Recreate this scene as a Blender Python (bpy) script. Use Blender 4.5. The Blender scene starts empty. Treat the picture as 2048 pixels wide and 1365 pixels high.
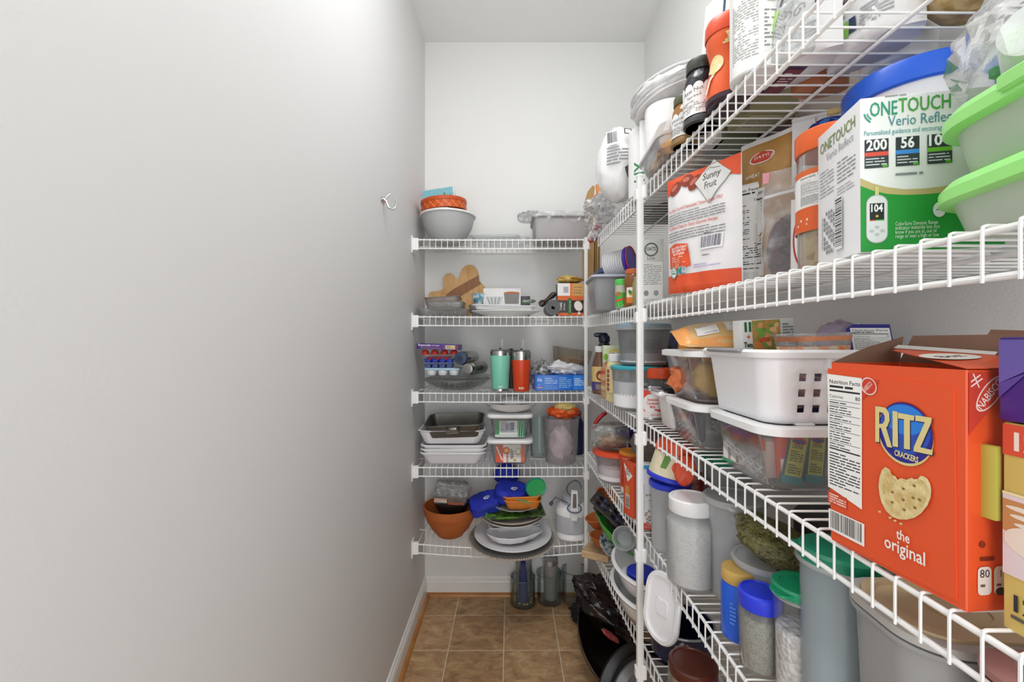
import bpy, bmesh, math, random
from mathutils import Vector, Matrix, noise, Euler
from mathutils.geometry import tessellate_polygon

random.seed(7)
C = bpy.context.scene.collection
SC = bpy.context.scene
R = math.radians
PI = math.pi

# ---------------- camera, light, exposure ----------------
F, CX, CY, CZ = 870.0, 1020.0, 684.0, 1.253      # focal length in pixels, vanishing point, eye height (m)
def PX(px, Y): return (px - CX) * Y / F
def PZ(py, Y): return CZ - (py - CY) * Y / F

cam = bpy.data.cameras.new('camera')
camo = bpy.data.objects.new('camera', cam)
C.objects.link(camo)
cam.sensor_width = 36.0
cam.lens = 36.0 * F / 2048
cam.shift_x = 4.0 / 2048
cam.shift_y = 1.5 / 2048
cam.clip_start = 0.02
camo.location = (0, 0, CZ)
camo.rotation_euler = (R(90), 0, 0)
SC.camera = camo

world = bpy.data.worlds.new('world')
SC.world = world
world.use_nodes = True
world.node_tree.nodes['Background'].inputs[0].default_value = (0.95, 0.975, 1.0, 1)
world.node_tree.nodes['Background'].inputs[1].default_value = 0.95

def area(name, loc, rot, size, sy, power, col=(1, 1, 1)):
    l = bpy.data.lights.new(name, 'AREA')
    l.shape = 'RECTANGLE'; l.size = size; l.size_y = sy; l.energy = power; l.color = col
    o = bpy.data.objects.new(name, l)
    o.location = loc; o.rotation_euler = rot
    C.objects.link(o)
    return o
area('ceiling_lamp', (0.05, 0.80, 2.70), (0, 0, 0), 0.6, 0.9, 4.6, (0.99, 0.995, 1.0))
pl = bpy.data.lights.new('ceiling_fill', 'POINT'); pl.energy = 3.4; pl.shadow_soft_size = 0.13; pl.color = (0.99, 0.995, 1.0)  # added point fill under the ceiling lamp, brightens ceiling and right wall
plo = bpy.data.objects.new('ceiling_fill', pl); plo.location = (-0.02, 0.78, 2.47); C.objects.link(plo)
area('doorway_daylight', (0.1, -1.25, 1.0), (R(90), 0, 0), 1.4, 2.2, 10.8, (0.96, 0.98, 1.0))

SC.view_settings.view_transform = 'Standard'
SC.view_settings.look = 'None'
SC.view_settings.gamma = 1.0
SC.view_settings.use_curve_mapping = False
SC.view_settings.exposure = 0.73
SC.cycles.max_bounces = 10
SC.cycles.diffuse_bounces = 5
SC.cycles.transparent_max_bounces = 20
SC.cycles.caustics_reflective = False
SC.cycles.caustics_refractive = False

# ---------------- materials ----------------
def lin(h):
    h = h.lstrip('#')
    o = []
    for i in (0, 2, 4):
        c = int(h[i:i+2], 16) / 255
        o.append(c / 12.92 if c <= 0.04045 else ((c + 0.055) / 1.055) ** 2.4)
    return (o[0], o[1], o[2], 1.0)

_M = {}
def _base(name):
    m = bpy.data.materials.new(name)
    m.use_nodes = True
    nt = m.node_tree
    return m, nt, nt.nodes['Principled BSDF'], nt.nodes['Material Output']

def mat(col, rough=0.45, metal=0.0, var=0.05, scale=25.0, bump=0.0, bscale=None, sub=0.0, col2=None, stretch=None):
    """procedural surface: colour with a little mottling, optional relief"""
    key = (col, rough, metal, var, scale, bump, bscale, sub, col2, stretch)
    if key in _M: return _M[key]
    m, nt, p, out = _base('surface_' + col.strip('#'))
    N, L = nt.nodes, nt.links
    tc = N.new('ShaderNodeTexCoord')
    src = tc.outputs['Object']
    if stretch:
        mp = N.new('ShaderNodeMapping'); mp.inputs['Scale'].default_value = stretch
        L.new(src, mp.inputs[0]); src = mp.outputs[0]
    nz = N.new('ShaderNodeTexNoise'); nz.inputs['Scale'].default_value = scale; nz.inputs['Detail'].default_value = 3
    L.new(src, nz.inputs['Vector'])
    c = lin(col)
    mx = N.new('ShaderNodeMix'); mx.data_type = 'RGBA'
    if col2: d = lin(col2); a = c
    else:
        a = tuple(min(1, x * (1 + var)) for x in c[:3]) + (1,)
        d = tuple(x * (1 - var) for x in c[:3]) + (1,)
    mx.inputs[6].default_value = a; mx.inputs[7].default_value = d
    if col2:
        cr = N.new('ShaderNodeMapRange'); cr.inputs[1].default_value = 0.4; cr.inputs[2].default_value = 0.6
        L.new(nz.outputs['Fac'], cr.inputs[0]); L.new(cr.outputs[0], mx.inputs[0])
    else:
        L.new(nz.outputs['Fac'], mx.inputs[0])
    L.new(mx.outputs[2], p.inputs['Base Color'])
    p.inputs['Roughness'].default_value = rough
    p.inputs['Metallic'].default_value = metal
    if sub:
        p.inputs['Subsurface Weight'].default_value = sub
        p.inputs['Subsurface Scale'].default_value = 0.01
    if bump:
        b = N.new('ShaderNodeBump'); b.inputs['Strength'].default_value = bump; b.inputs['Distance'].default_value = 0.002
        n2 = N.new('ShaderNodeTexNoise'); n2.inputs['Scale'].default_value = bscale or scale * 3; n2.inputs['Detail'].default_value = 2
        L.new(src, n2.inputs['Vector'])
        L.new(n2.outputs['Fac'], b.inputs['Height']); L.new(b.outputs[0], p.inputs['Normal'])
    _M[key] = m
    return m

def clear(col='#f4f6f6', op=0.12, rough=0.08, tint=None, bump=0.0, bscale=60, edge=0.55, var=0.0):
    """thin clear or cloudy plastic and glass: lets light and view through, glossier at grazing angles"""
    key = ('clear', col, op, rough, tint, bump, bscale, edge, var)
    if key in _M: return _M[key]
    m, nt, p, out = _base('clear_' + col.strip('#'))
    N, L = nt.nodes, nt.links
    op = 1 - (1 - op) ** .5
    rgb = [max(0, min(1, x)) ** .5 for x in lin(tint or '#fafcfc')[:3]]
    p.inputs['Base Color'].default_value = lin(col)
    p.inputs['Roughness'].default_value = rough
    tr = N.new('ShaderNodeBsdfTransparent'); tr.inputs[0].default_value = (*rgb, 1)
    mix = N.new('ShaderNodeMixShader')
    lw = N.new('ShaderNodeLayerWeight'); lw.inputs['Blend'].default_value = 0.2
    tc = N.new('ShaderNodeTexCoord')
    mr = N.new('ShaderNodeMath'); mr.operation = 'MULTIPLY'; mr.use_clamp = True
    mr.inputs[1].default_value = edge
    L.new(lw.outputs['Fresnel'], mr.inputs[0])
    vv = N.new('ShaderNodeValue'); vv.outputs[0].default_value = op
    f = vv.outputs[0]
    if var:
        nz = N.new('ShaderNodeTexNoise'); nz.inputs['Scale'].default_value = bscale; nz.inputs['Detail'].default_value = 4
        L.new(tc.outputs['Object'], nz.inputs['Vector'])
        mm = N.new('ShaderNodeMapRange'); mm.inputs[1].default_value = 0.48; mm.inputs[2].default_value = 0.68
        mm.inputs[3].default_value = 0.0; mm.inputs[4].default_value = var
        L.new(nz.outputs['Fac'], mm.inputs[0])
        ad = N.new('ShaderNodeMath'); ad.operation = 'ADD'; ad.use_clamp = True
        L.new(f, ad.inputs[0]); L.new(mm.outputs[0], ad.inputs[1]); f = ad.outputs[0]
    L.new(f, mix.inputs[0]); L.new(tr.outputs[0], mix.inputs[1]); L.new(p.outputs[0], mix.inputs[2])
    gl = N.new('ShaderNodeBsdfGlossy'); gl.inputs['Roughness'].default_value = rough; gl.inputs['Color'].default_value = (1, 1, 1, 1)
    m2 = N.new('ShaderNodeMixShader'); L.new(mr.outputs[0], m2.inputs[0]); L.new(mix.outputs[0], m2.inputs[1]); L.new(gl.outputs[0], m2.inputs[2])
    L.new(m2.outputs[0], out.inputs[0])
    if bump:
        b = N.new('ShaderNodeBump'); b.inputs['Strength'].default_value = bump; b.inputs['Distance'].default_value = 0.004
        n2 = N.new('ShaderNodeTexNoise'); n2.inputs['Scale'].default_value = bscale; n2.inputs['Detail'].default_value = 3
        L.new(tc.outputs['Object'], n2.inputs['Vector'])
        L.new(n2.outputs['Fac'], b.inputs['Height']); L.new(b.outputs[0], p.inputs['Normal']); L.new(b.outputs[0], lw.inputs['Normal']); L.new(b.outputs[0], gl.inputs['Normal'])
    _M[key] = m
    return m

def grains(c1, c2, c3, scale=90.0, rough=0.6, bump=0.6):
    """a heap of grains, beans or crumbs: voronoi cells in three colours with relief"""
    key = ('grains', c1, c2, c3, scale, rough)
    if key in _M: return _M[key]
    m, nt, p, out = _base('grains_' + c1.strip('#'))
    N, L = nt.nodes, nt.links
    tc = N.new('ShaderNodeTexCoord')
    v = N.new('ShaderNodeTexVoronoi'); v.inputs['Scale'].default_value = scale
    L.new(tc.outputs['Object'], v.inputs['Vector'])
    sp = N.new('ShaderNodeSeparateColor'); L.new(v.outputs['Color'], sp.inputs[0])
    cr = N.new('ShaderNodeValToRGB')
    e = cr.color_ramp.elements
    e[0].color = lin(c1); e[1].color = lin(c2); e[1].position = 0.55
    n = e.new(0.85); n.color = lin(c3)
    L.new(sp.outputs[0], cr.inputs[0])
    L.new(cr.outputs[0], p.inputs['Base Color'])
    b = N.new('ShaderNodeBump'); b.inputs['Strength'].default_value = bump; b.inputs['Distance'].default_value = 0.003; b.invert = True
    L.new(v.outputs['Distance'], b.inputs['Height']); L.new(b.outputs[0], p.inputs['Normal'])
    p.inputs['Roughness'].default_value = rough
    _M[key] = m
    return m

def wood(c1, c2, scale=12.0, rough=0.45, ax=(1, 8, 8)):
    key = ('wood', c1, c2, scale, ax)
    if key in _M: return _M[key]
    m, nt, p, out = _base('wood_' + c1.strip('#'))
    N, L = nt.nodes, nt.links
    tc = N.new('ShaderNodeTexCoord'); mp = N.new('ShaderNodeMapping'); mp.inputs['Scale'].default_value = ax
    L.new(tc.outputs['Object'], mp.inputs[0])
    nz = N.new('ShaderNodeTexNoise'); nz.inputs['Scale'].default_value = scale; nz.inputs['Detail'].default_value = 6; nz.inputs['Distortion'].default_value = 0.6
    L.new(mp.outputs[0], nz.inputs['Vector'])
    cr = N.new('ShaderNodeValToRGB'); cr.color_ramp.elements[0].color = lin(c1); cr.color_ramp.elements[1].color = lin(c2)
    cr.color_ramp.elements[0].position = 0.3; cr.color_ramp.elements[1].position = 0.7
    L.new(nz.outputs['Fac'], cr.inputs[0]); L.new(cr.outputs[0], p.inputs['Base Color'])
    p.inputs['Roughness'].default_value = rough
    _M[key] = m
    return m

# ---------------- mesh collector ----------------
class G:
    def __init__(s): s.v = []; s.f = []; s.m = []; s.cur = 0; s.T = Matrix()
    def at(s, x=0, y=0, z=0, rx=0, ry=0, rz=0):
        s.T = Matrix.Translation((x, y, z)) @ Euler((R(rx), R(ry), R(rz))).to_matrix().to_4x4(); return s
    def add(s, vs, fs):
        b = len(s.v); T = s.T
        s.v += [tuple(T @ Vector(v)) for v in vs]
        s.f += [tuple(i + b for i in f) for f in fs]
        s.m += [s.cur] * len(fs)
        return s
    def rings(s, rr, c0=True, c1=True, loop=False):
        n = len(rr[0]); vs = [p for r in rr for p in r]; fs = []
        K = len(rr)
        for k in range(K if loop else K - 1):
            a, b = k * n, ((k + 1) % K) * n
            for i in range(n):
                j = (i + 1) % n
                fs.append((a + i, a + j, b + j, b + i))
        if not loop:
            if c0: fs.append(tuple(reversed(range(n))))
            if c1: fs.append(tuple((K - 1) * n + i for i in range(n)))
        return s.add(vs, fs)
    def lathe(s, prof, n=32, cx=0, cy=0, flute=0, amp=0.0, sx=1, sy=1, c0=True, c1=True):
        rr = []
        for pt in prof:
            r, z = pt[0], pt[1]
            k = pt[2] if len(pt) > 2 else 1.0
            ring = []
            for i in range(n):
                a = 2 * PI * i / n
                q = r + (amp * k * abs(math.sin(a * flute / 2)) if flute else 0)
                ring.append((cx + q * sx * math.cos(a), cy + q * sy * math.sin(a), z))
            rr.append(ring)
        return s.rings(rr, c0, c1)
    def rr(s, prof, n=4, cx=0, cy=0, c0=True, c1=True, flute=0, amp=0.0):
        out = []
        for (hx, hy, r, z) in prof:
            r = max(min(r, hx - 1e-5, hy - 1e-5), 1e-5); ring = []
            for k, (qx, qy) in enumerate(((1, 1), (-1, 1), (-1, -1), (1, -1))):
                for i in range(n + 1):
                    a = PI / 2 * (k + i / n)
                    ring.append((cx + qx * (hx - r) + r * math.cos(a), cy + qy * (hy - r) + r * math.sin(a), z))
            out.append(ring)
        return s.rings(out, c0, c1)
    def box(s, x0, x1, y0, y1, z0, z1, b=0.001):
        hx, hy = (x1 - x0) / 2, (y1 - y0) / 2
        b = min(b, hx * .9, hy * .9, (z1 - z0) * .45)
        return s.rr([(hx - b, hy - b, b, z0), (hx, hy, b, z0 + b), (hx, hy, b, z1 - b), (hx - b, hy - b, b, z1)], 2, (x0 + x1) / 2, (y0 + y1) / 2)
    def tube(s, pts, r, n=8, loop=False):
        P = [Vector(p) for p in pts]; K = len(P); rr = []
        up = Vector((0, 0, 1))
        prev = None
        for i, p in enumerate(P):
            if loop: d = (P[(i + 1) % K] - P[i - 1])
            else: d = P[min(i + 1, K - 1)] - P[max(i - 1, 0)]
            d.normalize()
            if prev is None:
                a = d.cross(up)
                if a.length < 1e-3: a = d.cross(Vector((1, 0, 0)))
            else:
                a = prev - d * prev.dot(d)
            a.normalize(); prev = a; b = d.cross(a)
            q = r[i] if isinstance(r, (list, tuple)) else r
            rr.append([tuple(p + a * (q * math.cos(2 * PI * k / n)) + b * (q * math.sin(2 * PI * k / n))) for k in range(n)])
        return s.rings(rr, True, True, loop)
    def prism(s, pts, y0, y1):
        """outline in the local XZ plane, extruded along Y"""
        n = len(pts)
        vs = [(x, y0, z) for x, z in pts] + [(x, y1, z) for x, z in pts]
        tri = tessellate_polygon([[Vector((x, z, 0)) for x, z in pts]])
        fs = [tuple(t) for t in tri] + [tuple(i + n for i in reversed(t)) for t in tri]
        fs += [(i, (i + 1) % n, (i + 1) % n + n, i + n) for i in range(n)]
        return s.add(vs, fs)
    def blob(s, rx, ry, rz, seed=0, amp=0.2, fr=2.5, nu=28, nv=18, flat=0.0, fold=0.0):
        """crumpled bag or heap"""
        rr = []
        o = Vector((seed * 3.1, seed * 1.7, seed * 0.9))
        for j in range(nv + 1):
            th = PI * j / nv; ring = []
            for i in range(nu):
                ph = 2 * PI * i / nu
                d = Vector((math.sin(th) * math.cos(ph), math.sin(th) * math.sin(ph), -math.cos(th)))
                k = 1 + amp * noise.noise(d * fr + o) + amp * .5 * noise.noise(d * fr * 2.7 + o)
                if fold: k += fold * (abs(noise.noise(d * fr * 3.1 + o)) - .2)
                z = d.z * k
                if z < 0: z *= (1 - flat)
                ring.append((d.x * k * rx, d.y * k * ry, z * rz))
            rr.append(ring)
        return s.rings(rr, True, True)
    def build(s, name, mats, parent=None, smooth=35, recalc=True):
        me = bpy.data.meshes.new(name)
        me.from_pydata(s.v, [], s.f)
        if recalc:
            bm = bmesh.new(); bm.from_mesh(me)
            bmesh.ops.recalc_face_normals(bm, faces=bm.faces)
            bm.to_mesh(me); bm.free()
        if not isinstance(mats, (list, tuple)): mats = [mats]
        for q in mats: me.materials.append(q)
        me.polygons.foreach_set('material_index', s.m)
        if smooth:
            me.polygons.foreach_set('use_smooth', [True] * len(me.polygons))
            me.set_sharp_from_angle(angle=R(smooth))
        o = bpy.data.objects.new(name, me); C.objects.link(o)
        if parent: o.parent = parent
        return o

def T(name, label, cat, loc, rz=0, group=None, rx=0, ry=0):
    o = bpy.data.objects.new(name, None); C.objects.link(o)
    o.empty_display_size = 0.02
    o.location = loc; o.rotation_euler = (R(rx), R(ry), R(rz))
    o['label'] = label; o['category'] = cat
    if group: o['group'] = group
    return o
def solo(g, name, label, cat, m, loc, rz=0, group=None, rx=0, ry=0, smooth=35, kind=None):
    o = g.build(name, m, None, smooth)
    o.location = loc; o.rotation_euler = (R(rx), R(ry), R(rz))
    o['label'] = label; o['category'] = cat
    if group: o['group'] = group
    if kind: o['kind'] = kind
    return o

# ---------------- flat print on surfaces ----------------
_T = {}
def text_mesh(s, bold, res=2):
    k = (s, bold)
    if k not in _T:
        cu = bpy.data.curves.new('t', 'FONT'); cu.body = s; cu.resolution_u = res; cu.offset = bold; cu.size = 1.0
        ob = bpy.data.objects.new('t', cu)
        me = bpy.data.meshes.new_from_object(ob)
        vs = [tuple(v.co) for v in me.vertices]; fs = [tuple(p.vertices) for p in me.polygons]
        bpy.data.meshes.remove(me); bpy.data.objects.remove(ob); bpy.data.curves.remove(cu)
        _T[k] = (vs, fs)
    return _T[k]

def plane(o, u, v):
    """surface function for print: origin, unit u, unit v"""
    o, u, v = Vector(o), Vector(u).normalized(), Vector(v).normalized(); n = u.cross(v)
    return lambda a, b, d: tuple(o + u * a + v * b + n * d)
def front(w, h, y): return plane((-w / 2, y, 0), (1, 0, 0), (0, 0, 1))           # local -Y face
def rside(d, x): return plane((x, -d / 2, 0), (0, 1, 0), (0, 0, 1))              # local +X face
def lside(d, x): return plane((x, d / 2, 0), (0, -1, 0), (0, 0, 1))              # local -X face
def topf(w, d, z): return plane((-w / 2, -d / 2, z), (1, 0, 0), (0, 1, 0))
def cyl(r, a0=-90, cx=0, cy=0, rt=None, h=1):
    """u = arc length measured from angle a0 (deg); v = height"""
    def f(a, b, d):
        q = r if rt is None else r + (rt - r) * b / h
        t = R(a0) + a / q
        return (cx + (q + d) * math.cos(t), cy + (q + d) * math.sin(t), b)
    f.curved = True
    return f

class Pr:
    def __init__(s, surf, lay=0.00025, sub=0.02): s.S = surf; s.g = G(); s.mats = []; s.d = 0.0006; s.lay = .00012 if (hasattr(surf, 'curved') or sub < .015) else .00004; s.cv = hasattr(surf, 'curved'); s.sub = min(sub, .005) if s.cv else sub
    def mi(s, m, inc=True):
        if isinstance(m, str): m = mat(m, 0.5, var=0.02)
        if m not in s.mats: s.mats.append(m)
        s.g.cur = s.mats.index(m); s.e = s.d + s.lay * 1.5
        if inc: s.d += s.lay
    def rect(s, u0, v0, u1, v1, m):
        s.mi(m)
        nu = max(1, int(abs(u1 - u0) / s.sub)); nv = max(1, int(abs(v1 - v0) / s.sub))
        vs = [s.S(u0 + (u1 - u0) * i / nu, v0 + (v1 - v0) * j / nv, s.d) for j in range(nv + 1) for i in range(nu + 1)]
        fs = [(j * (nu + 1) + i, j * (nu + 1) + i + 1, (j + 1) * (nu + 1) + i + 1, (j + 1) * (nu + 1) + i) for j in range(nv) for i in range(nu)]
        s.g.add(vs, fs); return s
    def ell(s, cu, cv, ru, rv, m, n=28, rot=0, rings=2, a0=0, a1=360):
        s.mi(m); vs = [s.S(cu, cv, s.d)]; fs = []
        if s.cv or s.sub < .015: rings = max(2, int(max(ru, rv) / .005))
        c, q = math.cos(R(rot)), math.sin(R(rot))
        for k in range(1, rings + 1):
            for i in range(n):
                a = R(a0) + R(a1 - a0) * i / (n if a1 - a0 == 360 else n - 1)
                x, y = ru * k / rings * math.cos(a), rv * k / rings * math.sin(a)
                vs.append(s.S(cu + x * c - y * q, cv + x * q + y * c, s.d))
        for k in range(rings):
            for i in range(n if a1 - a0 == 360 else n - 1):
                j = (i + 1) % n
                if k == 0: fs.append((0, 1 + i, 1 + j))
                else:
                    a, b = 1 + (k - 1) * n, 1 + k * n
                    fs.append((a + i, b + i, b + j, a + j))
        s.g.add(vs, fs); return s
    def poly(s, pts, m):
        s.mi(m)
        tri = tessellate_polygon([[Vector((x, y, 0)) for x, y in pts]])
        if s.cv or s.sub < .015:
            lim = .006; st_ = [tuple(pts[i] for i in t) for t in tri]; vs = []; fs = []
            while st_:
                A_, B_, C_ = st_.pop()
                e_ = sorted(((math.dist(A_, B_), 0), (math.dist(B_, C_), 1), (math.dist(C_, A_), 2)))[-1]
                if e_[0] > lim and len(fs) < 4000:
                    P_ = (A_, B_, C_); i = e_[1]; p0, p1, p2 = P_[i], P_[(i + 1) % 3], P_[(i + 2) % 3]
                    m_ = ((p0[0] + p1[0]) / 2, (p0[1] + p1[1]) / 2)
                    st_ += [(p0, m_, p2), (m_, p1, p2)]
                else:
                    n = len(vs); vs += [s.S(x, y, s.d) for x, y in (A_, B_, C_)]; fs.append((n, n + 1, n + 2))
            s.g.add(vs, fs)
        else: s.g.add([s.S(x, y, s.d) for x, y in pts], [tuple(t) for t in tri])
        return s
    def line(s, pts, w, m):
        s.mi(m, False)
        for (x0, y0), (x1, y1) in zip(pts, pts[1:]):
            dx, dy = x1 - x0, y1 - y0; L = math.hypot(dx, dy) or 1; nx, ny = -dy / L * w / 2, dx / L * w / 2
            s.g.add([s.S(x0 + nx, y0 + ny, s.e), s.S(x1 + nx, y1 + ny, s.e), s.S(x1 - nx, y1 - ny, s.e), s.S(x0 - nx, y0 - ny, s.e)], [(0, 1, 2, 3)])
        return s
    def text(s, t, u, v, size, m, al='c', rot=0, bold=0.0, sx=1.0, fit=None):
        vs, fs = text_mesh(t, bold)
        if not vs: return s
        s.mi(m, False)
        w = max(x for x, y, z in vs); w0 = min(x for x, y, z in vs)
        k = size * 1.4
        if fit: sx = fit / ((w - w0) * k)
        off = {'c': -(w + w0) / 2, 'l': -w0, 'r': -w}[al]
        c, q = math.cos(R(rot)), math.sin(R(rot))
        out = []
        for x, y, z in vs:
            x, y = (x + off) * k * sx, y * k
            out.append(s.S(u + x * c - y * q, v + x * q + y * c, s.e))
        s.g.add(out, fs); return s
    def para(s, u0, v0, u1, v1, lines, m, fill=0.55, seed=1, rag=True):
        """unreadably small print: rows of word-length dashes"""
        s.mi(m, False); rnd = random.Random(seed); h = (v1 - v0) / lines
        for i in range(lines):
            y = v1 - (i + 0.75) * h; x = u0; end = u1 if not rag or i % 5 else u0 + (u1 - u0) * rnd.uniform(.5, .95)
            while x < end:
                w = h * rnd.uniform(1.2, 5)
                x2 = min(x + w, end)
                s.g.add([s.S(x, y, s.e), s.S(x2, y, s.e), s.S(x2, y + h * fill, s.e), s.S(x, y + h * fill, s.e)], [(0, 1, 2, 3)])
                x = x2 + h * .45
        return s
    def barcode(s, u0, v0, u1, v1, seed=3, m='#3a3a40', bg='#f4f4f2', vert=True):
        if bg: s.rect(u0, v0, u1, v1, bg)
        s.mi(m, False); rnd = random.Random(seed)
        if vert:
            p = (v1 - v0) * .06; w = (u1 - u0); x = u0 + w * .06
            while x < u1 - w * .06:
                b = w * rnd.choice((.012, .02, .032))
                s.g.add([s.S(x, v0 + p * 2, s.e), s.S(x + b, v0 + p * 2, s.e), s.S(x + b, v1 - p, s.e), s.S(x, v1 - p, s.e)], [(0, 1, 2, 3)])
                x += b + w * rnd.choice((.012, .022))
        else:
            p = (u1 - u0) * .06; w = (v1 - v0); x = v0 + w * .06
            while x < v1 - w * .06:
                b = w * rnd.choice((.012, .02, .032))
                s.g.add([s.S(u0 + p, x, s.e), s.S(u1 - p, x, s.e), s.S(u1 - p, x + b, s.e), s.S(u0 + p, x + b, s.e)], [(0, 1, 2, 3)])
                x += b + w * rnd.choice((.012, .022))
        return s
    def bar(s, u0, v0, u1, v1, m): return s.line([(u0, (v0 + v1) / 2), (u1, (v0 + v1) / 2)], v1 - v0, m)
    def nutrition(s, u0, v0, u1, v1, cal='80', seed=2, title='Nutrition Facts'):
        K = '#26262a'; w = u1 - u0; h = v1 - v0
        s.rect(u0, v0, u1, v1, '#f3f2ee')
        s.text(title, u0 + w * .5, v1 - h * .065, h * .035, K, fit=w * .9, bold=.01)
        s.para(u0 + w * .05, v1 - h * .11, u1 - w * .05, v1 - h * .075, 1, K, seed=seed)
        s.bar(u0 + w * .05, v1 - h * .135, u1 - w * .05, v1 - h * .12, K)
        s.text('Calories', u0 + w * .05, v1 - h * .19, h * .028, K, 'l', fit=w * .42)
        s.text(cal, u1 - w * .05, v1 - h * .19, h * .033, K, 'r', bold=.01)
        y = v1 - h * .21
        for k, n in enumerate((1, 3, 2, 3, 4, 2)):
            s.bar(u0 + w * .05, y - h * .004, u1 - w * .05, y, K)
            s.para(u0 + w * .05, y - h * .022 * n - h * .01, u1 - w * .3, y - h * .008, n, K, .35, seed + k)
            y -= h * .022 * n + h * .016
        s.bar(u0 + w * .05, y - h * .012, u1 - w * .05, y, K)
        s.para(u0 + w * .05, v0 + h * .03, u1 - w * .05, y - h * .03, 12, K, .38, seed + 9)
        return s
    def done(s, parent, name='printed_design'):
        if not s.g.v: return None
        return s.g.build(name, s.mats, parent, 0, recalc=False)

# ---------------- common materials ----------------
WHITE = mat('#f2f2f0', 0.35, var=0.02)
WPLAS = mat('#f4f4f4', 0.3, var=0.02)
WIRE = mat('#f1f1ef', 0.35, var=0.03)
GLASS = clear('#eef4f4', 0.05, 0.03, '#eef5f4', edge=0.8)
CLR = clear('#eef0f0', 0.10, 0.1, '#f2f5f5', edge=0.6)
FROST = clear('#e6e8e8', 0.55, 0.35, '#e8ebec', edge=0.6)
FROST2 = clear('#dfe2e3', 0.78, 0.4, '#e0e4e6', edge=0.6)
FILM = clear('#ffffff', 0.10, 0.12, '#f6f7f7', bump=1.0, bscale=45, edge=0.7, var=0.5)
STEEL = mat('#c4c4c2', 0.25, 1.0, scale=60)
DSTEEL = mat('#6d6a66', 0.32, 1.0, scale=60)
BLACK = mat('#17171a', 0.35)
KRAFT = mat('#b98e5c', 0.8, bump=.1)
CERAM = mat('#f3f3f1', 0.12, var=0.02)
TERRA = mat('#b5622c', 0.65, var=.12, scale=18, bump=.15)

# ---------------- the room ----------------
XL, XR, YB, YF, ZC = -0.422, 0.667, 2.159, -1.15, 2.74
def struct(g, name, m, parent=None, smooth=0):
    o = g.build(name, m, parent, smooth)
    if parent is None: o['kind'] = 'structure'
    return o
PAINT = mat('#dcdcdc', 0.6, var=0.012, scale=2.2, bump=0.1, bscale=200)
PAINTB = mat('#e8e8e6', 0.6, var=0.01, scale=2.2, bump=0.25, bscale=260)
CEILM = mat('#efefed', 0.85, var=0.012, scale=3, bump=0.3, bscale=300)
TRIM = mat('#efeeea', 0.35, var=0.02)
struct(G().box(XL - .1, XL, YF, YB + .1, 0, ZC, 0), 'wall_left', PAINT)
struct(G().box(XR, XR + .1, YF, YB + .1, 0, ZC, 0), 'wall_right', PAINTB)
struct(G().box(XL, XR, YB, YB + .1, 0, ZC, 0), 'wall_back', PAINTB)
struct(G().box(XL - .1, XR + .1, YF, YB + .1, ZC, ZC + .05, 0), 'ceiling', CEILM)

# stone-look tiles, each a piece proud of the grout
def slate(k):
    cs = (('#b58f66', '#86684a', '#d6b78c'), ('#bd966c', '#907052', '#dabb92'), ('#ae885f', '#806448', '#cdab80'))[k]
    m, nt, p, out = _base('stone_tile')
    N, L = nt.nodes, nt.links
    tc = N.new('ShaderNodeTexCoord'); oi = N.new('ShaderNodeObjectInfo')
    ad = N.new('ShaderNodeVectorMath'); ad.operation = 'MULTIPLY_ADD'
    ad.inputs[1].default_value = (1, 1, 1)
    cm = N.new('ShaderNodeCombineXYZ')
    ml = N.new('ShaderNodeMath'); ml.operation = 'MULTIPLY'; ml.inputs[1].default_value = 37.0
    L.new(oi.outputs['Random'], ml.inputs[0]); L.new(ml.outputs[0], cm.inputs[0]); L.new(ml.outputs[0], cm.inputs[1])
    L.new(tc.outputs['Object'], ad.inputs[0]); L.new(cm.outputs[0], ad.inputs[2])
    mp = N.new('ShaderNodeMapping'); mp.inputs['Scale'].default_value = (1.0, 1.7, 1); mp.inputs['Rotation'].default_value = (0, 0, R((12, -8, 30)[k]))
    L.new(ad.outputs[0], mp.inputs[0])
    n1 = N.new('ShaderNodeTexNoise'); n1.inputs['Scale'].default_value = 14; n1.inputs['Detail'].default_value = 12; n1.inputs['Roughness'].default_value = .74; n1.inputs['Distortion'].default_value = .7
    L.new(mp.outputs[0], n1.inputs['Vector'])
    cr = N.new('ShaderNodeValToRGB'); e = cr.color_ramp.elements
    e[0].color = lin(cs[1]); e[0].position = .33; e[1].color = lin(cs[2]); e[1].position = .7
    q = e.new(.5); q.color = lin(cs[0])
    L.new(n1.outputs['Fac'], cr.inputs[0]); L.new(cr.outputs[0], p.inputs['Base Color'])
    b = N.new('ShaderNodeBump'); b.inputs['Strength'].default_value = .5; b.inputs['Distance'].default_value = .003
    L.new(n1.outputs['Fac'], b.inputs['Height']); L.new(b.outputs[0], p.inputs['Normal'])
    p.inputs['Roughness'].default_value = .5
    return m
floor = struct(G().box(XL - .1, XR + .1, YF, YB + .1, -.06, -.0015, 0), 'floor', mat('#e0d2b8', .8, var=.1, scale=60))
sl = [slate(0), slate(1), slate(2)]
gx = [-.4765 + .2253 * i for i in range(7)]
gy = [1.9918 - .2262 * i for i in range(-1, 14)]
full = [G().box(-.1108, .1108, -.1113, .1113, -.006, 0, .0012).build('tile', sl[k], None) for k in range(3)]
rt = random.Random(4)
first = [True] * 3
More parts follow.
